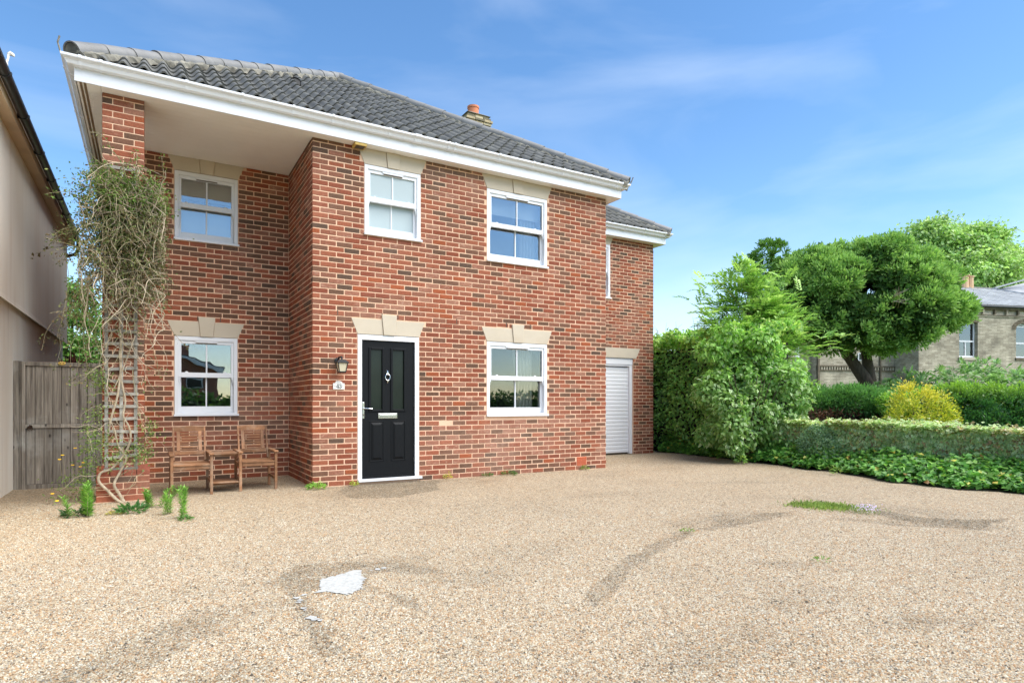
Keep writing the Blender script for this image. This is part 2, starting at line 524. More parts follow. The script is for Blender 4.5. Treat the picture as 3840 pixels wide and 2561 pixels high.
def lay_wall(O, u, nrm, L, blocks, start, end=(0, 0), z0=-0.075, z1=ZT, depth=0.10, d0=None, d1=None, quoin=True, shift=0.0):
    """stretcher bond. O origin, u unit along, nrm outward normal (2-D).
    start[parity]: where laying starts; end[parity]: cut from the far end. d0/d1[parity]: depth of first/last brick.
    blocks: function(zlo,zhi) -> list of blocked (a,b)."""
    u = np.array(u, float); nrm = np.array(nrm, float); ang = math.atan2(u[1], u[0])
    k = int(round(z0 / 0.075))
    while k * 0.075 < z1 - 0.012:
        zl, zh = k * 0.075 + 0.0063, min(k * 0.075 + 0.0687, z1 - 0.002)
        par = k % 2
        a = start[par]; stop = L - end[par]
        x = -shift if par == 0 else -0.1125 - shift
        bl = blocks(zl, zh)
        while x < stop:
            s, e = x + 0.001, x + 0.2140
            x += 0.225
            segs = [(max(s, a), min(e, stop))]
            for (p, q) in bl:
                ns = []
                for (c, d) in segs:
                    if q <= c or p >= d: ns.append((c, d)); continue
                    if c < p: ns.append((c, p))
                    if q < d: ns.append((q, d))
                segs = ns
            for (c, d) in segs:
                if d - c < 0.03: continue
                dep = depth
                if d0 is not None and abs(c - start[par]) < 0.004: dep = d0[par]
                if d1 is not None and abs(d - stop) < 0.004: dep = d1[par]
                r = random.random()
                zz = (zl + zh) / 2
                pi = random.randrange(NP)
                wx = O[0] + u[0] * (c + d) / 2
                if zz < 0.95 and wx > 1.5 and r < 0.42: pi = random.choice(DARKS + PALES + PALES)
                if zh > z1 - 0.08 and r < 0.6: pi = random.choice(DARKS)  # top course: dirt and soffit shading painted in as dark bricks
                if O[1] > 1.0 and wx < 0.1 and r < 0.25: pi = random.choice(DARKS)  # recess wall: its shade put into the tones as extra dark bricks
                pr = random.gauss(0, 0.0012); ju = random.gauss(0, 0.0012); jz = random.gauss(0, 0.0010)
                m = (c + d) / 2 + ju
                cen = np.array(O[:2]) + u * m - nrm * (dep / 2 - pr)
                add_brick(cen[0], cen[1], (zl + zh) / 2 + jz, (d - c) / 2, dep / 2, (zh - zl) / 2, ang + random.gauss(0, 0.003), pi)
        k += 1

def rects(*rs):
    """rs: (a,b,z0,z1) rectangles and ('t', a0,b0,a1,b1,z0,z1) trapezoids (bottom a0-b0, top a1-b1)"""
    def f(zl, zh):
        o = []
        for r in rs:
            if r[0] == 't':
                _, a0, b0, a1, b1, q0, q1 = r
                if zh > q0 + 0.012 and zl < q1 - 0.012:
                    t = min(1, max(0, ((zl + zh) / 2 - q0) / (q1 - q0)))
                    o.append((a0 + (a1 - a0) * t - 0.004, b0 + (b1 - b0) * t + 0.004))
            elif zh > r[2] + 0.012 and zl < r[3] - 0.012:
                o.append((r[0] - 0.006, r[1] + 0.006))
        return o
    return f

# openings (x0,x1,z0,z1) in wall coordinates
W1 = (-1.622, -0.752, 3.600, 4.640); W2 = (-1.622, -0.757, 0.975, 2.175)
W3 = (0.734, 1.600, 3.600, 4.625);  W4 = (2.737, 3.895, 3.450, 4.625); W5 = (2.734, 3.895, 0.953, 2.165)
DR = (0.634, 1.575, 0.0, 2.165)
def lint(W, flare=0.092, h=0.222, off=0.0, key=True):
    a, b, z = W[0] - off, W[1] - off, W[3]
    top = min(z + h, ZT)
    fl = flare * (top - z) / h
    l = [('t', a, b, a - fl, b + fl, z, top)]
    if key: 
        c = (a + b) / 2
        l.append((c - 0.11, c + 0.11, z, min(z + 0.30, ZT)))
    return l

RX = -2.43   # left end of the recess wall
lay_wall((0, 0), (1, 0), (0, -1), 5.175, rects(W3, W4, W5, DR, (4.52, 4.735, 0.075, 0.225), *lint(W3), *lint(W4), *lint(W5), *lint(DR)),
         start=(0, 0), d0=(0.1025, 0.215), d1=(0.1025, 0.215))
# return wall faces -X ; u runs into the house
lay_wall((0, 0), (0, 1), (-1, 0), 1.69, rects(), start=(0.1125, 0.225), shift=0.1125 - 0.225)
# recess wall
lay_wall((RX, 1.69), (1, 0), (0, -1), -RX, rects(*[(w[0] - RX, w[1] - RX, w[2], w[3]) for w in (W1, W2)], *lint(W1, off=RX), *lint(W2, off=RX)), start=(0, 0), d0=(0.1025, 0.215))
# rear wing front
EX0, EX1, EY = 5.175, 8.206, 2.0
GAR = (5.75, 7.590, 0.0, 2.185)
EW = (6.20, 6.915, 3.485, 4.690)
lay_wall((EX0, EY), (1, 0), (0, -1), EX1 - EX0, rects((GAR[0] - EX0, GAR[1] - EX0, 0, GAR[3]), (EW[0] - EX0, EW[1] - EX0, EW[2], EW[3]),
         *lint((GAR[0], GAR[1] + 0.08, 0, GAR[3]), flare=0.12, off=EX0, key=False), *lint(EW, off=EX0, key=False)), start=(0, 0), d1=(0.1025, 0.215))
# first metre of the hidden flanks so the corners turn properly
lay_wall((EX1, EY), (0, 1), (1, 0), 1.2, rects(), start=(0.1125, 0.225), shift=-0.1125)
lay_wall((5.175, 0), (0, 1), (1, 0), 2.0, rects(), start=(0.1125, 0.225), shift=-0.1125)
lay_wall((RX, 1.69), (0, 1), (-1, 0), 1.5, rects(), start=(0.1125, 0.225), shift=-0.1125)
# pillar, two bricks square, on a wider plinth
PX0, PX1, PY0, PY1 = -2.425, -1.995, -0.005, 0.425
def pillar(x0, x1, y0, y1, za, zb):
    k = int(math.floor(za / 0.075 + 0.5))
    w = x1 - x0; hb = (w - 0.01) / 2; q = (w - 0.02 - hb) / 2
    while k * 0.075 < zb - 0.012:
        zl, zh = k * 0.075 + 0.005, min(k * 0.075 + 0.07, zb - 0.002); z = (zl + zh) / 2; hz = (zh - zl) / 2
        P = lambda: random.randrange(NP)
        if k % 2 == 0:
            for (a, b) in ((x0, x0 + hb), (x1 - hb, x1)):
                for (c, d) in ((y0, y0 + 0.1025), (y1 - 0.1025, y1)):
                    add_brick((a + b) / 2, (c + d) / 2, z, (b - a) / 2, (d - c) / 2, hz, 0, P())
            for a, b in ((x0, x0 + 0.1025), (x1 - 0.1025, x1)):
                add_brick((a + b) / 2, (y0 + y1) / 2, z, (b - a) / 2, (y1 - y0) / 2 - 0.1125, hz, 0, P())
        else:
            for (a, b) in ((x0, x0 + q), (x1 - q, x1)):
                for (c, d) in ((y0, y0 + hb), (y1 - hb, y1)):
                    add_brick((a + b) / 2, (c + d) / 2, z, (b - a) / 2, (d - c) / 2, hz, 0, P())
            for c, d in ((y0, y0 + 0.1025), (y1 - 0.1025, y1)):
                add_brick((x0 + x1) / 2, (c + d) / 2, z, hb / 2, (d - c) / 2, hz, 0, P())
        k += 1
pillar(PX0, PX1, PY0, PY1, 0.45, ZT)
pillar(PX0 - 0.057, PX1 + 0.057, PY0 - 0.057, PY1 + 0.057, -0.075, 0.30)

# pick the 300 that show largest from the drive
_c = np.array([(-1.9425, -8.766, 1.176)])
_B = np.array([b[:3] for b in BR]); _d = np.linalg.norm(_B - _c, axis=1)
_area = np.array([b[3] * b[5] for b in BR])
_ang = np.array([b[6] for b in BR]); _nx = np.c_[np.sin(_ang), -np.cos(_ang)]
_vd = (_c - _B)[:, :2] / _d[:, None]
_cos = np.abs((_nx * _vd).sum(1))
_hid = (_B[:, 1] > 2.2) | ((_B[:, 0] > 5.05) & (_B[:, 1] < 1.95)) | ((_B[:, 1] > 0.06) & (_B[:, 0] < -1.9) & (_B[:, 1] < 1.6)) | ((_B[:, 0] < -1.95) & (_B[:, 1] > 1.5))
_score = np.where(_hid, 0, _area * _cos / _d ** 2)
order = np.argsort(-_score)
solo = set(order[:300].tolist())
mesh_cache = {}
V_all, F_all, C_all = [], [], []
TFq = np.array([f if len(f) == 4 else f + [f[2]] for f in TF])
for i, b in enumerate(BR):
    cx, cy, cz, hx, hy, hz, ang, pi = b
    c, a = PAL[pi]
    if i in solo:
        key = (round(hx, 3), round(hy, 3), round(hz, 3), pi)
        if key not in mesh_cache:
            mesh_cache[key] = np_mesh('brick', brick_verts(*key[:3]), TF, M['brick'], np.tile([c + (a,)], (24, 1)))
        link('brick', mesh_cache[key], house, (cx, cy, cz), (0, 0, ang))
    else:
        v = brick_verts(hx, hy, hz); ca, sa = math.cos(ang), math.sin(ang)
        v = np.c_[v[:, 0] * ca - v[:, 1] * sa + cx, v[:, 0] * sa + v[:, 1] * ca + cy, v[:, 2] + cz]
        o = 24 * len(V_all)
        V_all.append(v); F_all += [tuple(o + j for j in f) for f in TF]; C_all.append(np.tile([c + (a,)], (24, 1)))
bw = link('brickwork', np_mesh('brickwork', np.concatenate(V_all), F_all, M['brick'], np.concatenate(C_all)), house)
bw['kind'] = 'stuff'

# ---------------------------------------------------------------- mortar core of each wall, with the openings through it
def core(O, u, nrm, L, z0, z1, holes, face=0.0045, thick=0.25, mat='mortar', name='wall'):
    u = np.array(u, float); nrm = np.array(nrm, float)
    xs = sorted({0.0, L, *[h[0] for h in holes], *[h[1] for h in holes]}); xs = [x for x in xs if 0 <= x <= L]
    zs = sorted({z0, z1, *[h[2] for h in holes], *[h[3] for h in holes]}); zs = [z for z in zs if z0 <= z <= z1]
    def hole(a, b): return any(h[0] < a < h[1] and h[2] < b < h[3] for h in holes)
    solid = {}
    for i in range(len(xs) - 1):
        for j in range(len(zs) - 1):
            solid[i, j] = not hole((xs[i] + xs[i + 1]) / 2, (zs[j] + zs[j + 1]) / 2)
    m = MB()
    def P(a, z, d):
        p = np.array(O[:2]) + u * a - nrm * d
        return (p[0], p[1], z)
    for (i, j), s in solid.items():
        if not s: continue
        a, b, c, d = xs[i], xs[i + 1], zs[j], zs[j + 1]
        m.add([P(a, c, face), P(b, c, face), P(b, d, face), P(a, d, face)], [(0, 1, 2, 3)])
        m.add([P(a, c, thick), P(b, c, thick), P(b, d, thick), P(a, d, thick)], [(3, 2, 1, 0)])
        for (di, dj, e) in ((-1, 0, ((a, c), (a, d))), (1, 0, ((b, d), (b, c))), (0, -1, ((b, c), (a, c))), (0, 1, ((a, d), (b, d)))):
            if not solid.get((i + di, j + dj), False):
                (p, q), (r, t) = e
                m.add([P(p, q, face), P(p, q, thick), P(r, t, thick), P(r, t, face)], [(0, 1, 2, 3)])
    return m.build(name, M[mat], house)
core((0.008, 0), (1, 0), (0, -1), 5.159, -0.3, ZT, [(w[0] - 0.008, w[1] - 0.008, w[2], w[3]) for w in (W3, W4, W5)] + [(DR[0] - 0.008, DR[1] - 0.008, 0.03, DR[3])])
core((0, 0.26), (0, 1), (-1, 0), 1.43, -0.3, ZT, [])
MB().box(0.0045, 0.10, 0.03, 0.27, -0.3, ZT - 0.001).build('wall', M['mortar'], house)
core((RX + 0.008, 1.69), (1, 0), (0, -1), -RX + 0.2, -0.3, ZT, [(w[0] - RX - 0.008, w[1] - RX - 0.008, w[2], w[3]) for w in (W1, W2)])
core((EX0 - 0.1, EY), (1, 0), (0, -1), EX1 - EX0 + 0.092, -0.3, ZT, [(GAR[0] - EX0 + 0.1, GAR[1] - EX0 + 0.1, 0.0, GAR[3]), (EW[0] - EX0 + 0.1, EW[1] - EX0 + 0.1, EW[2], EW[3])])
MB().box(4.93, 5.1675, 0.26, 1.99, -0.3, ZT - 0.001).build('wall', M['mortar'], house)
MB().box(PX0 + 0.004, PX1 - 0.004, PY0 + 0.004, PY1 - 0.006, -0.2, ZT - 0.001).build('pillar', M['mortar'], house)
pl = MB(); pl.box(PX0 - 0.051, PX1 + 0.051, PY0 - 0.051, PY1 + 0.051, -0.2, 0.303); pl.build('plinth', M['mortar'], house)
MB().box(PX0 - 0.075, PX1 + 0.075, PY0 - 0.075, PY1 + 0.075, -0.2, 0.006).build('footing', M['mortar'], house)
# sloping plinth bricks (bullnosed course)
SL = lin(160, 90, 70)
for i in range(4):
    w = (PX1 - PX0 + 0.114) / 4; x0 = PX0 - 0.057 + i * w + 0.004; x1 = x0 + w - 0.008
    m = MB(); y0 = PY0 - 0.057
    m.prism([(y0, 0.305), (y0 + 0.06, 0.305), (y0 + 0.06, 0.432), (y0 + 0.052, 0.432), (y0, 0.352)], x0, x1, lambda a, b, y: (y, a, b))
    m.build('sloped_brick', M['brick'], house, bevel=0.003, cols=np.tile([SL + (0.2,)], (len(m.v), 1)))
for sx in (0, 1):
    for i in range(3):
        w = (PY1 - PY0) / 3; y0 = PY0 + i * w + 0.004
        xa, xb = (PX1 + 0.057, PX1 - 0.003) if sx else (PX0 - 0.057, PX0 + 0.003)
        m = MB(); m.prism([(xa, 0.305), (xb, 0.305), (xb, 0.432), (xb + (0.008 if sx else -0.008), 0.432), (xa, 0.352)], y0, y0 + w - 0.008)
        m.build('sloped_brick', M['brick'], house, bevel=0.003, cols=np.tile([SL + (0.2,)], (len(m.v), 1)))
# walls that face away from the drive
def flat_wall(x0, x1, y0, y1, z1=ZT): return MB().box(x0, x1, y0, y1, -0.3, z1).build('wall', M['redwall'], house)
flat_wall(RX, RX + 0.25, 3.2, 8.6); flat_wall(EX1 - 0.25, EX1, 3.2, 8.6); flat_wall(RX + 0.25, EX1 - 0.25, 8.35, 8.6)
MB().box(RX + 0.02, RX + 0.25, 1.945, 3.2, -0.3, ZT - 0.002).build('wall', M['mortar'], house)
MB().box(EX1 - 0.25, EX1 - 0.0075, 2.252, 3.2, -0.3, ZT - 0.002).build('wall', M['mortar'], house)

# ---------------------------------------------------------------- rooms behind the glass (open towards their own window)
def room(W, Y, d=2.6, mats='wall_in', padx=0.6, back=True):
    x0, x1, z0, z1 = W[0] - padx, W[1] + padx, (0.02 if W[2] < 2 else 2.6), (2.42 if W[2] < 2 else 4.84)
    y0, y1 = Y + 0.26, Y + 0.26 + d
    m = MB()
    m.add([(x0,y0,z0),(x1,y0,z0),(x1,y1,z0),(x0,y1,z0),(x0,y0,z1),(x1,y0,z1),(x1,y1,z1),(x0,y1,z1)],
          [(0,1,2,3),(7,6,5,4),(1,5,6,2),(2,6,7,3),(3,7,4,0)])
    return m.build('room', M[mats], house)
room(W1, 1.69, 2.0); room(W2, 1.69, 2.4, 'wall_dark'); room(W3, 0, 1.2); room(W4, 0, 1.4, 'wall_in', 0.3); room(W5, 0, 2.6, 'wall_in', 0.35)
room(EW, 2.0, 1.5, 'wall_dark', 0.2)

# ---------------------------------------------------------------- sash windows
def sash_window(W, Y, g='glass', mid=0.50):
    x0, x1, z0, z1 = W; zs = z0 + 0.048; xc = (x0 + x1) / 2
    x0 += 0.003; x1 -= 0.003; z1 -= 0.004
    fr = MB(); f = 0.052
    fr.box(x0, x0 + f, Y + 0.0, Y + 0.13, zs, z1); fr.box(x1 - f, x1, Y + 0.0, Y + 0.13, zs, z1)
    fr.box(x0 + f, x1 - f, Y + 0.0005, Y + 0.13, z1 - 0.060, z1)
    fr.box(x0 + f, x1 - f, Y + 0.078, Y + 0.13, zs + 0.0, zs + 0.012)
    w = fr.build('window', M['white'], house, bevel=0.003)
    s = MB(); s.box(x0 - 0.012, x1 + 0.020, Y - 0.034, Y + 0.12, z0, z0 + 0.030)
    s.box(x0 + 0.001, x1 - 0.001, Y - 0.004, Y + 0.12, z0 + 0.0305, zs - 0.0005)
    s.build('sill', M['white'], w, bevel=0.003)
    zm = zs + (z1 - zs) * mid
    xa, xb = x0 + f + 0.001, x1 - f - 0.001
    st = 0.036
    # upper sash, forward
    ya, yb = Y + 0.018, Y + 0.062
    ztop = z1 - 0.061
    u = MB()
    u.box(xa, xa + st, ya, yb, zm - 0.038, ztop); u.box(xb - st, xb, ya, yb, zm - 0.038, ztop)
    u.box(xa + st, xb - st, ya + 0.0006, yb, ztop - 0.045, ztop); u.box(xa + st, xb - st, ya - 0.006, yb, zm - 0.038, zm + 0.034)
    for sx, xx in ((1, xa + 0.002), (-1, xb - 0.002)):          # sash horns
        u.prism([(xx, zm - 0.039), (xx, zm - 0.115), (xx + sx * 0.012, zm - 0.115), (xx + sx * 0.016, zm - 0.075), (xx + sx * 0.034, zm - 0.039)][::sx], ya + 0.004, yb - 0.006)
    u.build('sash', M['white'], w, bevel=0.002)
    for (p, q) in ((xa + st, xc - 0.010), (xc + 0.010, xb - st)):
        MB().box(p, q, ya + 0.024, ya + 0.028, zm + 0.034, ztop - 0.045).build('pane', M[g], w)
    MB().box(xc - 0.010, xc + 0.010, ya + 0.012, ya + 0.034, zm + 0.034, ztop - 0.045).build('glazing_bar', M['white'], w, bevel=0.002)
    # lower sash, set back
    yc, yd = Y + 0.074, Y + 0.118
    zl0 = zs + 0.0125; g0 = zl0 + 0.085; g1 = zm - 0.005
    l = MB()
    l.box(xa, xa + st, yc, yd, zl0, zm + 0.03); l.box(xb - st, xb, yc, yd, zl0, zm + 0.03)
    l.box(xa + st, xb - st, yc + 0.0006, yd, zl0, g0); l.box(xa + st, xb - st, yc + 0.0006, yd, g1, zm + 0.0295)
    l.build('sash', M['white'], w, bevel=0.002)
    for (p, q) in ((xa + st, xc - 0.010), (xc + 0.010, xb - st)):
        MB().box(p, q, yc + 0.024, yc + 0.028, g0, g1).build('pane', M[g], w)
    MB().box(xc - 0.010, xc + 0.010, yc + 0.012, yc + 0.034, g0, g1).build('glazing_bar', M['white'], w, bevel=0.002)
    ww = (x1 - x0) * 0.20
    v = MB(); v.prism([(xc - ww, ztop - 0.002), (xc - ww + 0.03, ztop - 0.026), (xc + ww - 0.03, ztop - 0.026), (xc + ww, ztop - 0.002)][::-1], Y + 0.003, ya - 0.0005)
    v.build('trickle_vent', M['white'], w)
    MB().box(xc - ww + 0.03, xc + ww - 0.03, Y + 0.006, ya - 0.001, ztop - 0.040, ztop - 0.0275).build('vent_slot', M['gap'], w)
    k = MB()
    for xx in (xa + (xb - xa) * 0.14, xa + (xb - xa) * 0.84):
        k.lathe((xx, (ya + yb) / 2, zm + 0.033), [(0.022, 0), (0.022, 0.012), (0.010, 0.02)], 10)
    k.build('sash_catch', M['white'], w)
    return w
def drape(x0, x1, y, z0, z1, mat, parent, name='curtain', amp=0.03, n=60, pinch=0.0, freq=16):
    V = []; F = []
    rows = 10
    for j in range(rows + 1):
        z = z1 + (z0 - z1) * j / rows
        for i in range(n + 1):
            t = i / n
            wdt = 1 - pinch * (1 - abs(2 * (1 - j / rows) - 0.9)) * 0.5
            x = x1 + (x0 - x1) * t * wdt
            V.append((x, y + amp * math.sin(t * freq * 2 + 0.4 * math.sin(j * 0.5)) * (0.5 + 0.5 * j / rows), z))
    for j in range(rows):
        for i in range(n):
            a = j * (n + 1) + i; F.append((a, a + 1, a + n + 2, a + n + 1))
    m = MB().add(V, F); o = m.build(name, mat, parent, smooth=True)
    return o
w1 = sash_window(W1, 1.69); w2 = sash_window(W2, 1.69); w3 = sash_window(W3, 0, 'frost'); w4 = sash_window(W4, 0, 'glass'); w5 = sash_window(W5, 0, 'glass_soft')
we = sash_window(EW, 2.0)
MB().box(W1[0] + 0.03, W1[1] - 0.03, 1.69 + 0.20, 1.69 + 0.215, 4.27, 4.60).build('blind', M['blind'], w1)
MB().box(W1[0] + 0.03, W1[1] - 0.03, 1.69 + 0.195, 1.69 + 0.222, 4.235, 4.27).build('blind_bar', M['darkstuff'], w1)
MB().box(W1[0] + 0.03, W1[1] - 0.03, 1.69 + 0.235, 1.69 + 0.24, 3.62, 4.60).build('net_screen', M['white_blind'], w1)
MB().box(W3[0] + 0.03, W3[1] - 0.03, 0.20, 0.21, 3.93, 4.60).build('blind', M['white_blind'], w3)
MB().box(W3[0] + 0.02, W3[1] - 0.02, 0.245, 0.25, 3.62, 4.6).build('net_screen', varmat('obscured_panel', (0.60, 0.70, 0.72), 0.6, 0.06, 8), w3)
MB().box(W4[0] + 0.03, W4[1] - 0.03, 0.20, 0.21, 4.28, 4.60).build('blind', M['white_blind'], w4)
drape(W4[0] + 0.76, W4[1] - 0.08, 0.26, 3.45, 4.62, M['curtain'], w4)
drape(W5[0] + 0.62, W5[1] - 0.14, 0.26, 0.9, 2.18, M['curtain'], w5, pinch=0.5)
refl_block = MB(); refl_block.box(2.45, 3.6, 1.2, 1.7, 0.02, 1.25); refl_block.box(2.45, 3.3, 1.0, 1.21, 0.02, 1.02)  # dark block added to imitate a dark car reflected in the glass
refl_block.build('reflection_block', M['darkstuff'], house, bevel=0.06)

# ---------------------------------------------------------------- stone lintels
def lintel(W, Y, flare=0.092, h=0.222, key=True):
    a, b, z = W[0], W[1], W[3]; top = min(z + h, ZT - 0.001); t = (top - z) / h; fl = flare * t; c = (a + b) / 2
    if not key:
        m = MB(); m.prism([(a, z), (b, z), (b + fl, top), (a - 0.0, top)], Y - 0.006, Y + 0.10); m.build('lintel_stone', M['stone'], house, bevel=0.003); return
    k0, k1 = 0.086, 0.086 + 0.022 * t
    for s in (0, 1):
        m = MB()
        poly = [(a, z), (c - k0 - 0.004, z), (c - k1 - 0.004, top), (a - fl, top)] if s == 0 else [(c + k0 + 0.004, z), (b, z), (b + fl, top), (c + k1 + 0.004, top)]
        m.prism(poly, Y - 0.006, Y + 0.10); m.build('lintel_stone', M['stone'], house, bevel=0.003)
    kt = min(z + 0.295, ZT - 0.001); kk = 0.086 + 0.022 * (kt - z) / 0.222
    m = MB(); m.prism([(c - k0, z - 0.001), (c + k0, z - 0.001), (c + kk, kt), (c - kk, kt)], Y - 0.022, Y + 0.10)
    m.build('keystone', M['stone'], house, bevel=0.004)
for W, Y in ((W1, 1.69), (W2, 1.69), (W3, 0), (W4, 0), (W5, 0), (DR, 0)): lintel(W, Y)
lintel((GAR[0], GAR[1] + 0.08, 0, GAR[3]), 2.0, 0.12, 0.225, False)
lintel(EW, 2.0, 0.10, 0.222, False)
wv = MB()
for (x, y, z) in [(0.35, 0, 2.445), (1.00, 0, 2.445), (1.24, 0, 2.445), (3.10, 0, 2.445), (3.56, 0, 2.445), (-1.83, 1.69, 2.445), (-1.31, 1.69, 2.445), (-1.0, 1.69, 2.445), (-0.58, 1.69, 2.445), (2.2, 0, 2.445)]:
    wv.box(x - 0.006, x + 0.006, y - 0.004, y + 0.02, z - 0.033, z + 0.033)
wv.build('weep_vent', M['gap'], house)
ab = MB()
ab.box(4.522, 4.733, -0.002, 0.08, 0.078, 0.093); ab.box(4.522, 4.733, -0.002, 0.08, 0.207, 0.222)
for i in range(10): x = 4.522 + i * 0.0217; ab.box(x, x + 0.0095, -0.0015, 0.08, 0.093, 0.207)
for j in range(5): z = 0.109 + j * 0.0205; ab.box(4.522, 4.731, -0.001, 0.08, z, z + 0.008)
ab.build('air_brick', M['airbrick'], house)
MB().box(4.523, 4.732, 0.04, 0.09, 0.08, 0.22).build('air_brick_void', M['gap'], house)

# ---------------------------------------------------------------- front door
d = MB(); fw = 0.062; a, b, z0, z1 = DR[0] + 0.003, DR[1] - 0.003, 0.075, DR[3] - 0.005
d.box(a, a + fw, 0.0, 0.12, z0, z1); d.box(b - fw, b, 0.0, 0.12, z0, z1); d.box(a + fw, b - fw, 0.0005, 0.12, z1 - 0.075, z1)
dfr = d.build('door_frame', M['white'], house, bevel=0.004)
s = MB(); s.box(a - 0.004, b + 0.035, -0.055, 0.12, 0.038, 0.0745); s.build('threshold', M['white'], dfr, bevel=0.006)
lx0, lx1, lz0, lz1, ly = a + fw + 0.004, b - fw - 0.004, 0.118, z1 - 0.079, 0.030
MB().box(a + fw, b - fw, 0.02, 0.11, 0.075, 0.117).build('weatherboard', M['door'], dfr)
leaf = MB()
gl = [(0.835, 1.010, 1.075, 1.955), (1.165, 1.345, 1.075, 1.955)]
xs = [lx0, 0.835, 1.010, 1.165, 1.345, lx1]
leaf.box(lx0, lx1, ly, ly + 0.045, lz0, 1.075); leaf.box(lx0, lx1, ly, ly + 0.045, 1.955, lz1)
for i in (0, 2, 4): leaf.box(xs[i], xs[i + 1], ly, ly + 0.045, 1.075, 1.955)
door = leaf.build('door', M['door'], house)
def ringframe(m, x0, x1, z0, z1, w, y0, y1):
    m.box(x0 - w, x0, y0, y1, z0 - w, z1 + w); m.box(x1, x1 + w, y0, y1, z0 - w, z1 + w)
    m.box(x0, x1, y0, y1, z0 - w, z0); m.box(x0, x1, y0, y1, z1, z1 + w)
for g in gl:
    m = MB(); ringframe(m, g[0] + 0.004, g[1] - 0.004, g[2] + 0.004, g[3] - 0.004, 0.034, ly - 0.014, ly + 0.002)
    m.build('moulding', M['door'], door, bevel=0.006)
    MB().box(g[0], g[1], ly + 0.016, ly + 0.022, g[2], g[3]).build('door_glass', M['glass_dark'], door)
    MB().box(g[0] - 0.02, g[1] + 0.02, ly + 0.24, ly + 0.25, g[2] - 0.1, g[3] + 0.05).build('inner_blind', M['wall_dark'], door)
for (p, q) in ((0.83, 1.02), (1.16, 1.352)):
    m = MB(); ringframe(m, p, q, 0.335, 0.895, 0.018, ly - 0.006, ly + 0.002)
    m.build('moulding', M['door'], door, bevel=0.004)
    m = MB(); x0, x1, zz0, zz1 = p + 0.006, q - 0.006, 0.341, 0.889; i = 0.035
    m.add([(x0, ly, zz0), (x1, ly, zz0), (x1, ly, zz1), (x0, ly, zz1), (x0 + i, ly - 0.016, zz0 + i), (x1 - i, ly - 0.016, zz0 + i), (x1 - i, ly - 0.016, zz1 - i), (x0 + i, ly - 0.016, zz1 - i)],
          [(4, 5, 6, 7), (0, 1, 5, 4), (1, 2, 6, 5), (2, 3, 7, 6), (3, 0, 4, 7)])
    m.build('raised_panel', M['door'], door)
m = MB(); m.box(0.945, 1.235, ly - 0.012, ly, 0.945, 1.020); lb = m.build('letterbox', M['chrome'], door, bevel=0.004)
MB().box(0.965, 1.215, ly - 0.019, ly - 0.0125, 0.962, 1.003).build('letter_flap', M['chrome'], lb, bevel=0.003)
MB().box(0.962, 1.218, ly - 0.0135, ly - 0.0121, 1.004, 1.009).build('flap_gap', M['gap'], lb)
m = MB(); m.box(0.708, 0.738, ly - 0.010, ly, 0.945, 1.185); hp = m.build('handle_plate', M['chrome'], door, bevel=0.006)
m = MB(); m.tube([(0.723, ly - 0.008, 1.095), (0.723, ly - 0.05, 1.095), (0.735, ly - 0.056, 1.095), (0.845, ly - 0.056, 1.090)], 0.0095, 8); m.build('handle', M['chrome'], hp, smooth=True)
m = MB(); m.lathe((0.723, ly - 0.012, 1.000), [(0.012, 0), (0.012, 0.006)], 10, 'y'); m.build('keyhole', M['gap'], hp)
m = MB(); kx, kz = 1.086, 1.545
m.lathe((kx, ly - 0.012, kz + 0.066), [(0.016, -0.006), (0.020, 0.004), (0.014, 0.013)], 12, 'y')
ring = [(kx + 0.036 * math.sin(t), ly - 0.020, kz + 0.006 + 0.045 * math.cos(t)) for t in [2 * math.pi * i / 20 for i in range(21)]]
m.tube(ring, 0.0065, 6); m.lathe((kx, ly - 0.02, kz - 0.042), [(0.012, -0.010), (0.014, 0.0), (0.010, 0.018)], 10, 'y')
m.tube([(kx, ly - 0.010, kz + 0.07), (kx, ly - 0.010, kz + 0.098), (kx, ly - 0.010, kz + 0.108)], [0.010, 0.006, 0.002], 8)
m.tube([(kx, ly - 0.010, kz - 0.05), (kx, ly - 0.010, kz - 0.072), (kx, ly - 0.010, kz - 0.080)], [0.009, 0.005, 0.002], 8)
m.build('knocker', M['chrome'], door, smooth=True)

# ---------------------------------------------------------------- shutter door of the rear wing
sh = MB(); gx1 = GAR[1] - 0.004
sh.box(GAR[0], gx1, 2.02, 2.20, 2.040, GAR[3] - 0.004)
shut = sh.build('roller_shutter', M['white'], house, bevel=0.004)
m = MB(); m.box(gx1 - 0.085, gx1, 2.030, 2.10, 0.02, 2.039); m.box(GAR[0], GAR[0] + 0.085, 2.030, 2.10, 0.02, 2.039)
m.box(GAR[0] + 0.085, gx1 - 0.085, 2.034, 2.10, 2.000, 2.039); m.build('guide_rail', M['white'], shut, bevel=0.003)
sl = 0.0842
for i in range(23):
    z = 0.045 + i * sl; m = MB()
    yb = 2.075
    m.prism([(yb + 0.012, z), (yb + 0.012, z + sl - 0.002), (yb + 0.004, z + sl - 0.002), (yb - 0.004, z + sl - 0.012), (yb - 0.006, z + sl / 2), (yb - 0.004, z + 0.010), (yb + 0.004, z)][::-1],
            GAR[0] + 0.07, gx1 - 0.07, lambda a_, b_, y_: (y_, a_, b_))
    m.build('slat', M['white'], shut)
MB().box(GAR[0], GAR[1], 2.11, 2.4, 0.0, 2.1).build('shutter_backing', M['gap'], shut)

